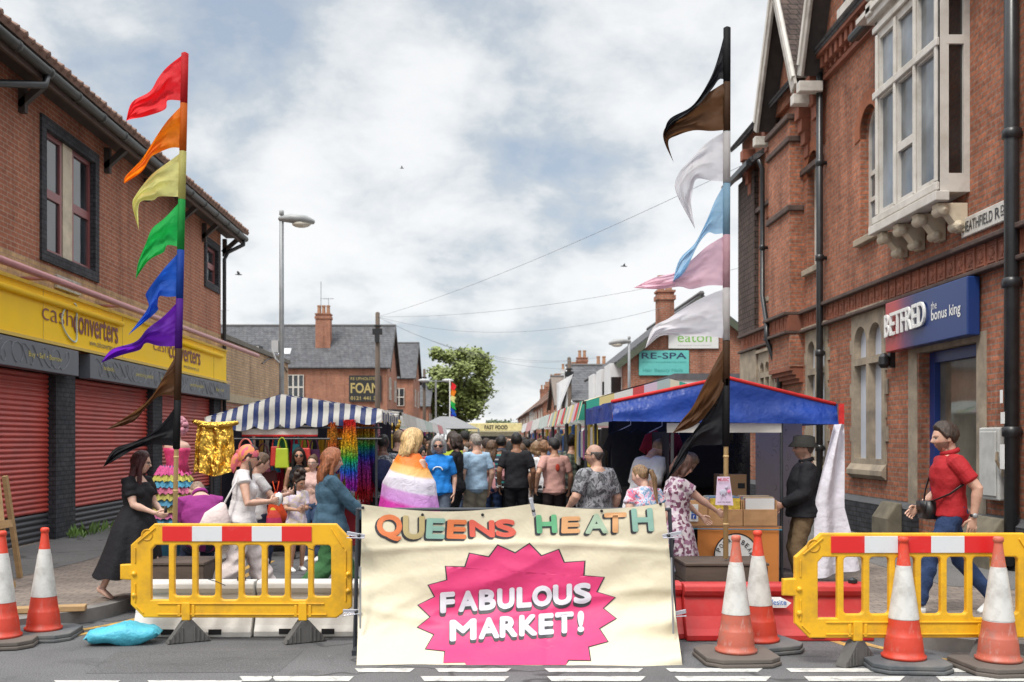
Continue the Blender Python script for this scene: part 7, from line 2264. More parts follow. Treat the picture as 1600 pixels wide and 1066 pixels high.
    if bot:
        inf = bot.get('inf', .012)
        if bot.get('skirt'):
            L = bot['skirt']
            nf = bot.get('folds', 11)
            fl = bot.get('flare', .16)
            ph0 = g('seed', 3)
            m, n = 14, 72
            VV, FF = [], []
            drx, dry = bot.get('drift', (0, 0))
            for j in range(m + 1):
                kz = j / m
                z = bot.get('zt', 1.08) - kz * (bot.get('zt', 1.08) - L)
                for i in range(n):
                    a = 2 * math.pi * i / n
                    fo = 1 + (.07 + .05 * math.sin(3 * a + ph0)) * math.sin(nf * a + ph0 + .6 * math.sin(2 * kz + a)) * kz
                    rx = (.135 * fat + inf + .055 * min(1, kz * 3.5) + fl * kz) * fo
                    ry = (.105 * fat + inf + .05 * min(1, kz * 3.5) + fl * .9 * kz) * fo
                    p = Vector((rx * math.cos(a), ry * math.sin(a), z + .012 * math.sin(nf * a) * kz))
                    q_ = T @ Vector((p.x, p.y, p.z)) if z > .95 else Vector((p.x + g('px', 0), p.y + g('py', 0), p.z + pelz - .93))
                    VV.append((q_.x + drx * kz * kz, q_.y + dry * kz * kz, q_.z))
            for j in range(m):
                for i in range(n):
                    k2 = (i + 1) % n
                    FF.append((j * n + i, (j + 1) * n + i, (j + 1) * n + k2, j * n + k2))
            cl.append((bot.get('name', 'skirt'), np.array(VV), FF, bot['m']))
        else:
            gs = [leg(i, inf, bot.get('len', 1.96), bot.get('wide', .006)) for i in (0, 1)]
            if lean < 40 and bot.get('seat', 1):
                gs.append(torso(inf, .85, 1.0))
                gs.append((xfm(T, [tuple(v) for v in ellip((0, -.02, .92), (.15 * fat + inf, .1 + inf, .1), 16, 10)[0]]), ellip((0, 0, 0), (1, 1, 1), 16, 10)[1]))
            V, Fc = remesh(gs, vox * 1.05 / k, 2)
            w_ = np.sin(V[:, 2] * 31 + V[:, 0] * 15 + 2) * np.sin(V[:, 1] * 21 - V[:, 2] * 17) * bot.get('wr', .006)
            V[:, 1] += w_
            V[:, 0] += w_ * .6
            cl.append((bot.get('name', 'trousers'), V, Fc, bot['m']))
    sho = g('shoe')
    if sho:
        for i in (0, 1):
            V, Fc = foot(i, .009)
            so_ = [(V, Fc)]
            M = Matrix.Translation(ank[i]) @ Matrix.Rotation(rad(fyaw[i]), 4, 'Z') @ Matrix.Rotation(rad(g('fp', (0, 0))[i]), 4, 'X')
            V2, F2 = np_geo(tube_geo([(0, -.06, -.072), (0, .06, -.076), (0, .18, -.076)], [(.036, .012), (.046, .012), (.032, .011)], 12))
            so_.append((xfm(M, V2), F2))
            V, Fc = remesh(so_, .008 / k, 1)
            cl.append(('shoe', V, Fc, sho))
    if ret_geo:
        out = [(Vb * k, Fb, col)]
        if hg: out.append((hg[0] * k, hg[1], np.tile(hc, (len(hg[0]), 1))))
        for nm, V, Fc, c in cl: out.append((np.asarray(V) * k, Fc, np.tile(np.array(c), (len(V), 1))))
        return out
    t = thing(name, label, 'person', (X, Y, z0), rad(yaw), group)
    mesh_obj('body', Vb * k, Fb, skinmat(), t, col)
    if hg: mesh_obj('hair', hg[0] * k, hg[1], hairmat(hair['c']), t)
    for nm, V, Fc, m in cl: mesh_obj(nm, np.asarray(V) * k, Fc, m, t)
    info = dict(t=t, T=T, TH=THs, k=k, sh=sh, el=el, wr=wr, hip=hip, kn=kn, ank=ank)
    if g('shades') or g('glasses'):
        gl = []
        for s_ in (-1, 1):
            if g('shades'): gl.append((lambda q_: ([(v[0], v[1], v[2]) for v in q_[0]], q_[1]))(ellip((s_ * .032, .092, .004), (.027, .009, .021), 14, 8)))
            else: gl.append(tube_geo([(s_ * .032 + .024 * math.cos(a), .097, .003 + .018 * math.sin(a)) for a in [i * .4488 for i in range(15)]], .0026, 5))
            gl.append(tube_geo([(s_ * .056, .09, .01), (s_ * .078, .045, .012), (s_ * .083, -.005, .008)], .003, 5))
        gl.append(tube_geo([(-.012, .1, .008), (0, .104, .011), (.012, .1, .008)], .003, 5))
        V, Fc = joing([(xfm(THs, [tuple(v) for v in a]), b_) for a, b_ in gl])
        mesh_obj('sunglasses' if g('shades') else 'glasses', V * k, Fc, pm('dark_lens', (.012, .01, .01), .15, .1), t)
    for fn in g('extras', []):
        nm, V, Fc, m = fn(info)
        mesh_obj(nm, np.asarray(V, float) * k, Fc, m, t)
    return t
def ex_tube(nm, m, pts, r, n=8, frame_='T'):
    one = isinstance(r, tuple)
    """an accessory tube; points in the torso ('T'), head ('H') or root ('R') frame"""
    def fn(i):
        M = {'T': i['T'], 'H': i['TH'], 'R': Matrix.Identity(4)}[frame_]
        P_ = pts(i) if callable(pts) else [M @ Vector(p) for p in pts]
        V, Fc = np_geo(tube_geo(P_, [r] * len(P_) if one else r, n))
        return nm, V, Fc, m
    return fn
def ex_ell(nm, m, c, r, frame_='H', n=20, mm=14):
    def fn(i):
        M = {'T': i['T'], 'H': i['TH'], 'R': Matrix.Identity(4)}[frame_]
        c_ = c(i) if callable(c) else M @ Vector(c)
        V, Fc = np_geo(ellip((0, 0, 0), r, n, mm))
        return nm, xfm(M.to_3x3().to_4x4(), V) + np.array(c_), Fc, m
    return fn
def ex_box(nm, m, c, size, rz=0, frame_='R'):
    def fn(i):
        M = {'T': i['T'], 'H': i['TH'], 'R': Matrix.Identity(4)}[frame_]
        mb = MB().obox((0, 0, 0), size, Matrix.Rotation(rz, 3, 'Z'))
        c_ = c(i) if callable(c) else M @ Vector(c)
        return nm, np.array(mb.v) + np.array(c_), mb.f, m
    return fn
# ---- cloth
CL = lambda n, c, **kw: pm('cloth_' + n, c, kw.pop('rough', .8), kw.pop('var', .1), kw.pop('scale', 5), kw.pop('bmp', .5), kw.pop('bs', 13), spec=.2, dist=.03, **kw)
def patt(name, kind, cols, scale=12):
    k = 'patt_' + name
    if k in MATS: return MATS[k]
    m, t, b = newmat(k)
    v = coords(t)
    if kind == 'cells':
        vo = t.nodes.new('ShaderNodeTexVoronoi')
        vo.inputs['Scale'].default_value = scale
        vo.inputs['Randomness'].default_value = 1
        t.links.new(v, vo.inputs['Vector'])
        s = t.nodes.new('ShaderNodeSeparateColor')
        t.links.new(vo.outputs['Color'], s.inputs[0])
        fac = s.outputs[0]
    elif kind == 'blotch':
        fac = mth(t, 'MULTIPLY_ADD', noi(t, v, scale, 5, .65, .8), 2.2, -.6)
    elif kind == 'stripes':
        s = t.nodes.new('ShaderNodeSeparateXYZ')
        t.links.new(v, s.inputs[0])
        fac = mth(t, 'FRACT', mth(t, 'MULTIPLY', s.outputs[2], scale))
    elif kind == 'check':
        s = t.nodes.new('ShaderNodeSeparateXYZ')
        t.links.new(v, s.inputs[0])
        fac = mth(t, 'MULTIPLY', mth(t, 'ADD', mth(t, 'GREATER_THAN', mth(t, 'FRACT', mth(t, 'MULTIPLY', s.outputs[2], scale)), .5), mth(t, 'GREATER_THAN', mth(t, 'FRACT', mth(t, 'MULTIPLY', s.outputs[0], scale)), .5)), .45)
    n = len(cols)
    c = ramp(t, fac, [(i / n, cols[i]) for i in range(n)], 'CONSTANT' if kind != 'blotch' else 'LINEAR')
    t.links.new(c, b.inputs['Base Color'])
    b.inputs['Roughness'].default_value = .8
    bump(t, b, noi(t, v, 13, 4, .6), .5, .018)
    MATS[k] = m
    return m
# ---------------------------------------------------------------- who stands where
BLACKC, NAVY = CL('black', (.017, .017, .02)), CL('navy', (.025, .035, .07))
JEANS, JEANSD = CL('jeans', (.055, .09, .17), var=.25), CL('dark_jeans', (.028, .05, .12), var=.25)
WHITEC, GREYC, KHAKI = CL('white', (.68, .67, .68)), CL('grey', (.3, .29, .3)), CL('khaki', (.27, .245, .19))
GREYJ = CL('grey_jeans', (.09, .11, .15), var=.2)
BOOT = pm('shoe_black', (.02, .02, .022), .5)
WSHOE = pm('shoe_white', (.68, .68, .66), .5)
WALK = dict(fL=(-.09, .3, .09), fR=(.09, -.34, .15), fp=(8, -28), pel=.905)
def hc(c, **k): return dict(c=c, **k)
DKB, BRN, AUB, BLD, GRY, BLK_ = (.035, .02, .014), (.1, .055, .03), (.25, .085, .035), (.55, .37, .17), (.36, .35, .35), (.012, .01, .01)
# 1 walking in the black dress
person('person in long black dress with dark red hair and glasses walking beside the shutters', 212, 700, 9.9, -112, dict(
    fem=1, fat=1.24, vox=.008, skin='pale', hair=hc((.055, .012, .014), line='long', len=.42, w=.082, sl=.95, fwd=.03, t=.018), glasses=1, hp=4, hy=28, lean=4,
    top=dict(m=BLACKC, sl=.62, puff=1, inf=.014, name='dress_bodice', z0=.99, zt=1.385, sflare=.02), bot=dict(m=BLACKC, skirt=.3, flare=.17, name='dress_skirt', zt=1.1, drift=(0, -.12), folds=9),
    aL=(-.1, .3, 1.06), aR=(.06, .33, 1.06), eL=(-.6, -.6, -.6), eR=(.6, -.6, -.6), curlL=1.0, curlR=1.1, palmL=(1, -.2, .2), palmR=(-1, -.2, .2),
    fL=(-.08, .3, .085), fR=(.09, -.4, .13), fp=(4, -22), pel=.9, seed=5,
    extras=[ex_box('phone', BLACKP, lambda i: (i['wr'][1] + i['wr'][0]) / 2 + Vector((0, .09, .035)), (.04, .012, .09), 0),
            ex_tube('sandal_strap', pm('sandal', (.5, .32, .28), .5), lambda i: [i['ank'][1] + Vector((.04 * math.cos(a), .045 * math.sin(a) - .01, -.005)) for a in [x * .5236 for x in range(13)]], .006)]), z0=.12)
# 2 bending man in purple
person('bald person in magenta polo shirt sitting hunched by the left pole', 318, 752, 10.9, 28, dict(
    H=1.8, fat=1.18, vox=.009, skin='pale', hair=hc((.25, .17, .12), line='bald', t=.004, stubble=.25), lean=34, pel=.6, hp=34, py=-.12,
    top=dict(m=CL('magenta', (.27, .035, .2)), name='polo_shirt', sl=.75, inf=.018, hem=.9, collar=1), bot=dict(m=NAVY, len=1.95), shoe=BOOT,
    fL=(-.14, .4, .085), fR=(.14, .42, .085), aL=(-.14, .42, 1.05), aR=(.14, .42, 1.05), seed=2), z0=.0)
# 3 woman in white with pink headscarf
SCARF = patt('scarf', 'blotch', [(.6, .06, .16), (.62, .1, .2), (.66, .14, .16), (.7, .3, .06), (.62, .1, .2)], 7)
WH2 = CL('off_white', (.66, .63, .63), var=.06)
person('person in sleeveless white top, wide white trousers and pink patterned headscarf walking', 376, 690, 10.1, -80, dict(
    fem=1, vox=.008, skin='fair', hair=hc(DKB, t=.01), shades=1, hp=2, lean=6, lipstick=1,
    top=dict(m=WH2, name='top', sl=.2, inf=.022, hem=.93, flare=.025, sflare=.05), bot=dict(m=CL('pale_pink_white', (.66, .57, .55), var=.05), len=1.9, wide=.045, inf=.02, wr=.02),
    aL=(-.12, .3, 1.16), aR=(.12, .28, 1.18), eL=(-.7, -.5, -.7), eR=(.7, -.5, -.7), curlL=1.2, curlR=1.2, **WALK, seed=8,
    extras=[ex_ell('headscarf', SCARF, (0, -.014, .028), (.086, .108, .104)), ex_tube('headscarf', SCARF, [(0, -.1, .0), (.0, -.13, -.04), (.01, -.14, -.12), (.0, -.13, -.17)], [.05, .045, .03, .006], 10, 'H'),
            ex_tube('plait', hairmat(DKB), [(.07, .01, -.04), (.078, .03, -.1), (.08, .05, -.2), (.075, .07, -.27)], [.012, .014, .012, .005], 8, 'H'),
            ex_tube('cup', WHITE, lambda i: [(i['wr'][0] + i['wr'][1]) / 2 + Vector((0, .08, -.02)), (i['wr'][0] + i['wr'][1]) / 2 + Vector((0, .08, .08))], [.03, .038], 12),
            ex_tube('tote_bag', CL('tote', (.66, .54, .52)), [(.2, -.18, 1.12), (.22, -.22, .98), (.22, -.25, .82), (.2, -.25, .72)], [(.02, .03), (.06, .14), (.08, .17), (.05, .15)], 14, 'T'),
            ex_tube('bag_strap', WH2, [(.12, -.02, 1.47), (.17, -.1, 1.3), (.2, -.18, 1.1)], .012, 6, 'T')]))
# 4 behind her, with the phone and rainbow bag
person('person with tied back hair looking down at a phone behind the headscarf wearer', 402, 706, 11.3, -60, dict(
    fem=1, skin='fair', hair=hc(BRN, line='full', pony=.2), hp=18, top=dict(m=CL('pale_grey_top', (.5, .48, .47)), sl=.6), bot=dict(m=NAVY), shoe=BOOT,
    aL=(-.08, .34, 1.2), aR=(.16, .36, 1.22), eL=(-.6, -.5, -.7), eR=(.6, -.5, -.7), curlL=.9, curlR=.9, seed=12,
    extras=[ex_box('phone', BLACKP, lambda i: i['wr'][1] + Vector((-.02, .09, .05)), (.07, .012, .14)),
            ex_tube('rainbow_bag', patt('rainbow', 'stripes', [(.2, .03, .4), (.5, .03, .1), (.6, .05, .03), (.62, .4, .03)], 3), [(.24, .12, 1.05), (.25, .13, .95), (.25, .14, .8), (.25, .14, .74)], [(.01, .02), (.06, .09), (.08, .11), (.07, .09)], 12, 'T')]))
tag(MB().tube([P(431, 770, 11.8), P(430, 785, 11.8), P(432, 806, 11.8), P(434, 814, 11.8)], [.02, .07, .13, .11], 14).tube([P(431, 772, 11.8), P(426, 752, 11.8), P(436, 752, 11.8), P(432, 772, 11.8)], .006, 6).build('drawstring_bag', CL('red_orange', (.62, .07, .02)), smooth=True), 'bright red drawstring bag beside the child under the striped canopy', 'bag')
# 5 woman in sunglasses and black vest
person('person with long dark hair, sunglasses and black strappy vest facing the camera', 467, 699, 14.3, 178, dict(
    fem=1, skin='tan', hair=hc(BLK_, line='long', len=.3, sl=.8, t=.016), shades=1, hy=12, top=dict(m=BLACKC, name='vest', sl=0, z0=.86, inf=.01), bot=dict(m=JEANSD), shoe=BOOT, seed=21,
    extras=[ex_tube('vest_strap', BLACKC, [(.07, .09, 1.34), (.08, .05, 1.44), (.08, -.03, 1.465)], .01, 6), ex_tube('vest_strap', BLACKC, [(-.07, .09, 1.34), (-.08, .05, 1.44), (-.08, -.03, 1.465)], .01, 6)]))
person('person in clear glasses and pale pink top behind the curly haired child', 489, 711, 14.1, 172, dict(
    fem=1, skin='pale', hair=hc(BRN, line='full', t=.012, puff=.04, puffpos=(0, -.08, .09)), glasses=1, top=dict(m=CL('blush', (.6, .4, .36)), sl=.5), bot=dict(m=JEANS), shoe=WSHOE, seed=22,
    aL=(-.12, .26, 1.14), curlL=.8))
# 6 child
person('small child with curly bun in a pastel tie dye T-shirt and white clogs', 463, 741, 13.0, -150, dict(
    fem=0, skin='tan', hs=1.2, hair=hc(DKB, line='full', t=.014, puff=.075, puffpos=(0, -.05, .12), amp=.012), hp=22, hy=30,
    top=dict(m=patt('tiedye', 'blotch', [(.7, .55, .66), (.72, .66, .68), (.6, .52, .68), (.72, .62, .45), (.7, .56, .66)], 6), sl=.75, hem=.84, flare=.03), bot=dict(m=CL('lilac', (.42, .33, .5)), len=.8, wide=.03), shoe=WSHOE,
    aR=(.1, .3, 1.12), aL=(-.05, .3, 1.14), eR=(.6, -.6, -.5), curlR=.9, curlL=.9, seed=9, fR=(.13, .08, .085)))
# 7 auburn hair, denim jacket, green trousers
DEN = CL('teal_denim', (.05, .1, .145), var=.2)
person('person with auburn hair in teal denim jacket and green trousers beside the banner', 515, 697, 10.15, -72, dict(
    fem=1, fat=1.1, vox=.008, skin='pale', hair=hc(AUB, line='long', len=.27, w=.096, dp=.07, t=.024, sl=.8, side=1), hy=-4, hp=6,
    top=dict(m=DEN, name='jacket', sl=1.9, inf=.034, sinf=.026, hem=.8, flare=.06, collar=1, wr=.012), bot=dict(m=CL('green_cord', (.045, .13, .05), var=.25), len=1.92, wide=.035, inf=.02, wr=.014), shoe=WSHOE,
    aR=(.16, .38, .98), aL=(-.1, .42, .97), eR=(.5, -.8, -.2), curlR=.8, curlL=.8, **WALK, seed=14))
# 8 draped in the orange white pink flag
def flag_cape(i):
    T = i['T']
    nu, nv = 64, 30
    VV = []
    for j in range(nv + 1):
        v = j / nv
        for q_ in range(nu + 1):
            u = q_ / nu
            a = rad(-10 + 290 * u) + math.pi
            sp = .105 + .16 * min(1, v * 3.2) ** .8 + .1 * v * v
            rx = sp * (1.12 + .05 * math.sin(9 * a) * v) 
            ry = sp * (.86 + .06 * math.sin(7 * a + 2) * v)
            z = 1.5 - .78 * v - .08 * math.sin(min(1, v * 3) * 1.57) * abs(math.cos(a)) + .02 * math.sin(5 * a) * v
            VV.append(tuple(T @ Vector((rx * math.cos(a), -.01 + ry * math.sin(a), z))))
    FF = [(j * (nu + 1) + q_, (j + 1) * (nu + 1) + q_, (j + 1) * (nu + 1) + q_ + 1, j * (nu + 1) + q_ + 1) for j in range(nv) for q_ in range(nu)]
    return 'flag_cape', np.array(VV), FF, FLAGM
m_, t_, b_ = newmat('pride_flag_cape')
sv = t_.nodes.new('ShaderNodeSeparateXYZ')
t_.links.new(coords(t_), sv.inputs[0])
zz_ = mth(t_, 'ADD', sv.outputs[2], mth(t_, 'MULTIPLY', sv.outputs[0], .22))
cc = ramp(t_, mth(t_, 'MULTIPLY', mth(t_, 'SUBTRACT', zz_, .86), 1 / .68), [(0, (.55, .03, .33)), (.2, (.55, .03, .33)), (.26, (.55, .24, .6)), (.42, (.58, .3, .62)), (.46, (.66, .62, .72)), (.68, (.68, .64, .72)), (.72, (.72, .42, .15)), (.82, (.75, .38, .1)), (.86, (.82, .18, .01)), (1, (.8, .16, .01))])
t_.links.new(cc, b_.inputs['Base Color'])
b_.inputs['Roughness'].default_value = .55
bump(t_, b_, noi(t_, coords(t_), 7, 5, .6, 1), .7, .03)
FLAGM = m_
person('person with blonde bob draped in an orange, white and pink flag behind the banner', 640, 672, 11.2, -28, dict(
    fem=1, fat=1.15, vox=.008, skin='pale', hair=hc(BLD, line='long', len=.15, w=.1, dp=.075, t=.03, vol=.9, sl=.9), hy=-32, hp=8, top=dict(m=CL('orange_top', (.7, .2, .03)), sl=0), bot=dict(m=JEANS), shoe=BOOT, seed=31,
    aL=(-.06, .15, 1.25), aR=(.08, .16, 1.25), extras=[flag_cape, ex_ell('flag_knot', CL('orange_knot', (.8, .13, .01)), (.1, .15, 1.36), (.035, .035, .04), 'T')]))
# 9..: the people behind the banner
person('bald dark skinned person in a grey patterned shirt with navy backpack, back turned', 598, 677, 14.9, 8, dict(
    skin='dark', fat=1.05, hair=hc(BLK_, t=.002, stubble=.5), top=dict(m=patt('speckle', 'cells', [(.05, .055, .07), (.2, .21, .23), (.09, .1, .12), (.3, .3, .31)], 55), name='shirt', sl=.8, hem=.82), bot=dict(m=BLACKC), shoe=BOOT, seed=41, hy=-25,
    extras=[ex_tube('backpack', CL('navy_pack', (.015, .02, .06)), [(-.02, -.2, 1.36), (-.02, -.21, 1.3), (-.02, -.22, 1.1), (-.02, -.2, .98)], [(.1, .04), (.13, .08), (.14, .09), (.1, .05)], 14)]))
person('person with thinning light brown hair in a black T-shirt, back turned, beside the backpack', 622, 671, 16, 12, dict(
    skin='fair', hair=hc((.22, .14, .08), line='recede', t=.008), top=dict(m=BLACKC, sl=.75, hem=.85), bot=dict(m=NAVY), shoe=BOOT, seed=42, hy=-35))
person('grey haired person in sunglasses and a bright blue T-shirt facing the camera', 686, 681, 15, 176, dict(
    fem=1, fat=1.08, skin='fair', hair=hc(GRY, line='long', len=.12, w=.095, t=.026, vol=.6), shades=1, hp=8, top=dict(m=CL('bright_blue', (.02, .2, .6)), sl=.8, hem=.9, inf=.024, flare=.02), bot=dict(m=GREYJ), shoe=WSHOE, seed=43,
    extras=[ex_tube('shirt_print', WHITE, [(.07 * math.cos(math.pi * i / 10), .155 + .0 * i, 1.24 + .05 * math.sin(math.pi * i / 10)) for i in range(11)], .009, 6)]))
person('young person with dark fringe in black T-shirt and trousers seen in profile', 712, 677, 15.6, 70, dict(
    fem=1, skin='fair', hair=hc(DKB, line='long', len=.1, t=.016), hy=8, top=dict(m=BLACKC, sl=.7, hem=.88), bot=dict(m=BLACKC), shoe=BOOT, aR=(.1, .3, 1.1), aL=(-.15, .25, 1.12), curlR=.7, seed=44))
person('grey haired person in a pale blue T-shirt and khaki trousers with back turned', 744, 677, 16, 22, dict(
    skin='fair', hair=hc((.25, .22, .19), line='full', t=.01), hy=22, top=dict(m=CL('pale_blue', (.32, .45, .58)), sl=.72, hem=.88, inf=.026), bot=dict(m=KHAKI, wide=.02, inf=.018), shoe=BOOT, seed=45,
    extras=[ex_tube('watch', BLACKP, lambda i: [i['wr'][0].lerp(i['el'][0], .06), i['wr'][0].lerp(i['el'][0], .13)], .036, 10)]))
person('person with long straight brown hair half hidden behind the pale blue T-shirt', 768, 688, 17, -10, dict(
    fem=1, skin='tan', hair=hc(BRN, line='long', len=.3, t=.018), top=dict(m=CL('soft_pink', (.5, .24, .25)), sl=1.5), bot=dict(m=JEANSD), shoe=BOOT, seed=46))
person('person in a teal and navy striped polo shirt with back turned', 783, 679, 17, 6, dict(
    skin='brown', hair=hc(BLK_, line='full', t=.008), top=dict(m=patt('teal_stripe', 'stripes', [(.02, .03, .06), (.02, .03, .06), (.02, .22, .2), (.02, .03, .06), (.02, .03, .06), (.45, .45, .45)], 6.5), name='polo_shirt', sl=.75, hem=.86, collar=1), bot=dict(m=BLACKC), shoe=BOOT, seed=47))
person('dark haired person in plain black T-shirt and black trousers, back turned, in mid aisle', 807, 675, 16.4, -4, dict(
    skin='brown', fat=1.06, hair=hc(BLK_, line='full', t=.01), top=dict(m=BLACKC, sl=.75, hem=.87, inf=.022), bot=dict(m=BLACKC, wide=.012), shoe=BOOT, seed=48, aL=(-.27, .04, .9), aR=(.28, .1, .9),
    extras=[ex_tube('bracelet', WHITE, lambda i: [i['wr'][0].lerp(i['el'][0], .03), i['wr'][0].lerp(i['el'][0], .07)], .034, 10)]))
person('person in a dusty pink T-shirt with red print on the back and dark trousers', 866, 684, 16, 10, dict(
    skin='tan', hair=hc(BLK_, line='full', t=.013), hy=40, beard=.6, top=dict(m=CL('dusty_pink', (.52, .29, .25)), sl=.74, hem=.86, inf=.024), bot=dict(m=CL('dark_brown', (.03, .02, .022))), shoe=BOOT, seed=49, aR=(.29, .14, .92), aL=(-.3, -.03, .96),
    extras=[ex_ell('back_print', CL('print_red', (.4, .05, .03)), (.02, -.143, 1.27), (.035, .012, .06), 'T')]))
person('person in pale grey cardigan and bobbed brown hair walking away beside the pink T-shirt', 838, 690, 17.2, 4, dict(
    fem=1, skin='fair', hair=hc((.2, .12, .06), line='long', len=.09, t=.02), top=dict(m=CL('grey_cardi', (.32, .29, .28)), sl=1.8, hem=.7, flare=.04), bot=dict(m=GREYC), shoe=WSHOE, seed=50))
person('person in a white T-shirt and dark shorts partly hidden behind the dusty pink T-shirt', 850, 689, 17, 0, dict(
    skin='tan', hair=hc((.2, .1, .05), line='full', t=.018, curl=1), top=dict(m=WHITEC, sl=.75, hem=.88), bot=dict(m=BLACKC, len=.95, wide=.02), shoe=BOOT, seed=51))
person('dark haired person in green and black checked shirt, back turned', 893, 679, 17.2, -8, dict(
    skin='fair', fat=1.05, hair=hc(BLK_, line='full', t=.02, amp=.01), top=dict(m=patt('check', 'check', [(.022, .026, .022), (.06, .075, .06), (.14, .17, .13)], 11), name='shirt', sl=.85, hem=.84), bot=dict(m=BLACKC), shoe=BOOT, seed=52))
person('heavy balding person in a grey and black camouflage T-shirt looking left', 931, 693, 10.9, 32, dict(
    skin='fair', fat=1.32, vox=.009, hair=hc((.06, .05, .045), line='bald', t=.006, stubble=.35), hy=38, glasses=1, beard=.3, top=dict(m=patt('camo', 'blotch', [(.02, .02, .024), (.05, .05, .055), (.3, .3, .32), (.03, .03, .035), (.16, .16, .17)], 8), sl=.85, hem=.84, inf=.022, flare=.03), bot=dict(m=BLACKC), shoe=BOOT, seed=53,
    aL=(-.3, .16, .98)))
person('person with dark hair and black top seen behind the camouflage T-shirt', 957, 702, 14.5, 20, dict(
    fem=1, skin='tan', hair=hc(BLK_, line='long', len=.16, t=.024, vol=.8), top=dict(m=BLACKC, sl=.7), bot=dict(m=BLACKC), shoe=BOOT, seed=54))
person('person in red, white and purple stripes in the crowd beside the checked shirt', 908, 690, 17.6, -5, dict(
    fem=1, skin='fair', hair=hc((.2, .05, .16), line='long', len=.1, t=.02), top=dict(m=patt('candy', 'stripes', [(.5, .03, .06), (.6, .58, .58), (.12, .03, .2), (.6, .58, .58)], 7), sl=.7, hem=.85), bot=dict(m=JEANS), shoe=BOOT, seed=55))
person('person with short greying hair and glasses in white T-shirt leaning over', 1000, 684, 11.6, -62, dict(
    skin='fair', fat=1.08, hair=hc((.28, .18, .1), line='full', t=.01), glasses=1, lean=20, hp=26, top=dict(m=WHITEC, sl=.9, hem=.8, inf=.03, sflare=.02, sinf=.03), bot=dict(m=KHAKI), shoe=BOOT, seed=56, crouch=.95,
    aR=(.24, .02, .92), aL=(-.2, .3, 1.05)))
FLOR = patt('floral', 'cells', [(.55, .6, .5), (.03, .32, .3), (.62, .35, .03), (.6, .6, .52), (.5, .06, .1), (.05, .4, .35)], 26)
person('person in a teal and orange flowered shirt bending behind the tie dye dress', 1024, 708, 11.9, -100, dict(
    skin='fair', hair=hc((.3, .2, .12), line='full', t=.01), lean=30, hp=28, top=dict(m=FLOR, name='shirt', sl=.8, hem=.84, inf=.02), bot=dict(m=JEANSD), shoe=BOOT, seed=57, crouch=.9))
TD2 = patt('tiedye_bright', 'blotch', [(.5, .12, .45), (.66, .6, .68), (.03, .22, .42), (.66, .62, .68), (.62, .06, .12), (.1, .3, .5)], 10)
person('person with long ponytail in bright tie dye dress behind the banner corner', 1006, 724, 9.8, 22, dict(
    fem=1, fat=1.32, vox=.009, skin='pale', hair=hc((.2, .12, .075), line='full', t=.008, pony=.36), hy=30, hp=14, top=dict(m=TD2, name='dress_bodice', sl=.42, inf=.018, sflare=.03), bot=dict(m=TD2, skirt=.5, flare=.12, name='dress_skirt'), shoe=WSHOE, seed=58,
    extras=[ex_tube('hair_tie', BLACKC, [(0, -.115, .028), (0, -.13, .026)], .03, 8, 'H')]))
person('person with brown bob in lilac flowered dress reaching over the record crates', 1050, 708, 10.4, -78, dict(
    fem=1, fat=1.25, vox=.009, skin='pale', hair=hc((.11, .055, .04), line='long', len=.14, t=.022), hp=14, lean=8, top=dict(m=patt('lilac_flower', 'cells', [(.5, .42, .47), (.15, .05, .09), (.55, .5, .52), (.28, .14, .22)], 34), name='dress_bodice', sl=.5, inf=.018, sflare=.03), bot=dict(m=patt('lilac_flower', 'cells', [(.5, .42, .47)], 34), skirt=.35, name='dress_skirt'), shoe=WSHOE, seed=59,
    aR=(.12, .56, 1.1), eR=(.5, -.2, -1), curlR=.7, aL=(-.1, .4, 1.05)))
person('dark clothed stallholder standing in shadow at the back of the record stall', 1096, 690, 12.4, 165, dict(
    skin='tan', hair=hc(BLK_, line='long', len=.12, t=.02), top=dict(m=BLACKC, sl=1.8), bot=dict(m=BLACKC), shoe=BOOT, seed=60, hp=20))
HAT = CL('bucket_hat', (.035, .034, .03))
def bucket(i):
    V, Fc = MB().lathe([(.128, .02), (.135, .018), (.104, .068), (.098, .072), (.094, .125), (.06, .14), (.0, .142)], 28).v, None
    mb = MB().lathe([(.1, .03), (.135, .015), (.137, .02), (.1, .072), (.094, .128), (.055, .142), (.002, .144)], 28, sy=1.16)
    return 'bucket_hat', xfm(i['TH'], mb.v), mb.f, HAT
person('person in dark bucket hat, black sweatshirt and brown trousers beside the knotted white sheet', 1257, 682, 11.0, 82, dict(
    skin='fair', fat=1.22, vox=.009, hair=hc((.12, .08, .06), line='full', t=.006), beard=.35, hp=-2, top=dict(m=BLACKC, name='sweatshirt', sl=1.92, inf=.026, sinf=.022, hem=.86, collar=1), bot=dict(m=CL('tan_trousers', (.17, .115, .065)), wide=.01), shoe=BOOT, seed=61,
    aL=(-.16, .26, 1.0), aR=(.2, .18, .98), extras=[bucket]))
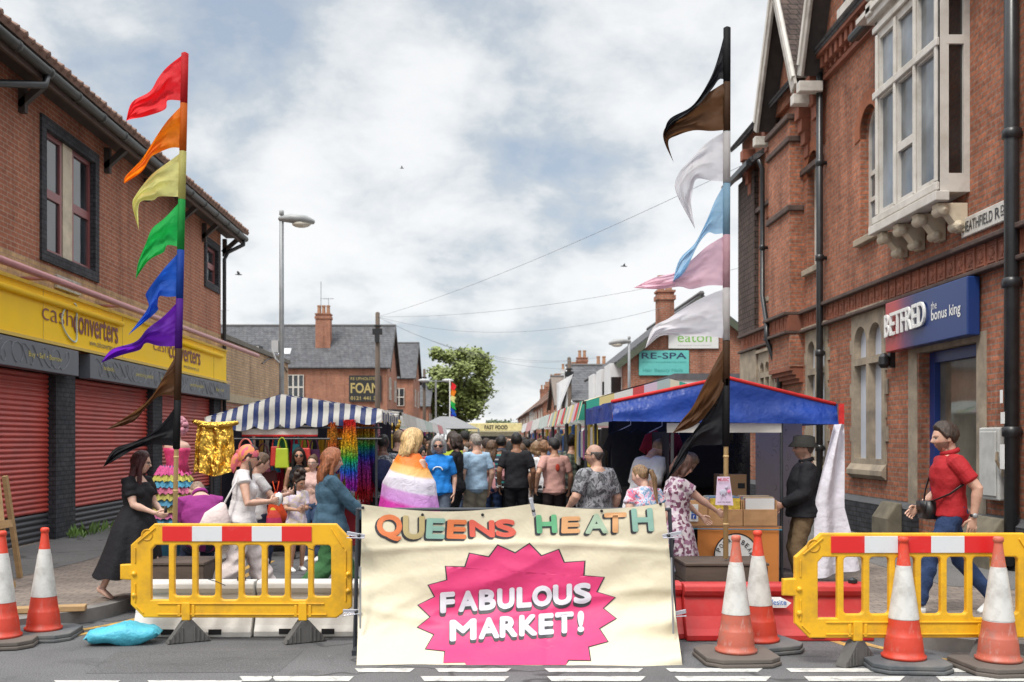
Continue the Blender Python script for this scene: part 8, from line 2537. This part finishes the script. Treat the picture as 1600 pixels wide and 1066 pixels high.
# man in the red polo
REDK = CL('red_knit', (.36, .02, .025), rough=.7, bs=9)
BAGB = pm('black_leather', (.018, .017, .018), .4, .2, 8, .3)
person('bearded person in red knitted polo and blue jeans with black crossbody bag', 1484, 655, 9.05, 84, dict(
    vox=.0065, fat=1.1, skin='fair', hair=hc((.045, .028, .02), line='full', t=.02, vol=1.2, amp=.008), beard=.65, hy=2, hp=4, lean=2, top=dict(m=REDK, name='polo_shirt', sl=.68, inf=.016, hem=.92, flare=.008, collar=1, sinf=.014), bot=dict(m=JEANSD, wide=.006, inf=.01, wr=.009), shoe=WSHOE,
    aL=(-.225, -.12, .905), aR=(.14, .23, .98), curlL=.6, curlR=.7, fR=(.09, -.4, .15), fL=(-.09, .3, .09), fp=(6, -30), pel=.9, seed=70,
    extras=[ex_box('crossbody_bag', BAGB, (.02, .19, .97), (.19, .08, .16), .1, 'T'), ex_box('bag_flap', BAGB, (.02, .235, 1.01), (.18, .02, .08), .1, 'T'),
            ex_tube('bag_strap', BAGB, [(.06, .19, 1.04), (-.1, .165, 1.06), (-.2, .06, 1.12), (-.19, -.06, 1.2), (-.1, -.16, 1.3), (.04, -.14, 1.42), (.12, -.03, 1.47), (.13, .09, 1.36), (.1, .17, 1.15), (.06, .2, 1.04)], (.016, .005), 8),
            ex_tube('watch', BLACKP, lambda i: [i['wr'][0].lerp(i['el'][0], .05), i['wr'][0].lerp(i['el'][0], .13)], .034, 12),
            ex_ell('watch_face', STEEL, lambda i: i['wr'][0].lerp(i['el'][0], .09) + Vector((-.03, 0, 0)), (.012, .022, .022), 'R')]), z0=.12)
# ---- the far-off crowd filling the aisle behind: one mass nobody could count
rnd = random.Random(77)
tops = [(.02, .02, .022), (.6, .58, .56), (.1, .16, .3), (.4, .05, .06), (.3, .3, .32), (.5, .26, .28), (.05, .2, .2), (.55, .42, .1), (.12, .1, .09), (.25, .32, .4), (.45, .55, .05)]
protos = []
for i in range(9):
    fem = i % 2
    protos.append(person('', 0, 0, 10, 0, dict(H=1.0, fem=fem, vox=.02, fingers=0, fat=rnd.uniform(.98, 1.2), skin=rnd.choice(['fair', 'pale', 'tan', 'brown', 'fair']), seed=i,
        hair=hc(rnd.choice([DKB, BRN, AUB, BLD, GRY, BLK_, BRN]), line=('long' if fem else rnd.choice(['full', 'recede'])), t=.016, **({'len': rnd.choice([.1, .22])} if fem else {})),
        top=dict(m=(1, 1, 1), sl=rnd.choice([.7, 1.9]), hem=.88), bot=dict(m=rnd.choice([(.02, .02, .03), (.06, .09, .16), (.2, .18, .14)])), hy=rnd.uniform(-40, 40),
        aL=rnd.choice([None, (-.12, .3, 1.1)]), aR=rnd.choice([None, (.12, .3, 1.1)])), ret_geo=True))
CV, CF, CC, n = [], [], [], 0
for row in range(24):
    y = 18.0 + row * 1.02 + rnd.uniform(-.3, .3)
    for s_ in range(6):
        x = -1.5 + s_ * .6 + rnd.uniform(-.3, .3)
        if abs(x) > 1.75: continue
        if y > 30 and rnd.random() < .25: continue
        H = rnd.gauss(1.7, .09)
        a = rnd.choice([0, 0, 0, math.pi, math.pi, math.pi / 2, -math.pi / 2]) + rnd.uniform(-.6, .6)
        tc_ = np.array(rnd.choice(tops))
        M = np.array(Matrix.Rotation(a, 3, 'Z'))
        for V, Fc, c in rnd.choice(protos):
            V2 = (V * H) @ M.T + np.array((x, y, 0))
            c = np.where((c > .99).all(1)[:, None], tc_, c)
            CV.append(V2)
            CC.append(c)
            CF += [tuple(i + n for i in f) for f in Fc]
            n += len(V2)
co = mesh_obj('crowd', np.concatenate(CV), CF, vcmat(), None, np.concatenate(CC))
tag(co, 'dense far off crowd of shoppers filling the aisle between the two rows of stalls', 'crowd', kind='stuff')
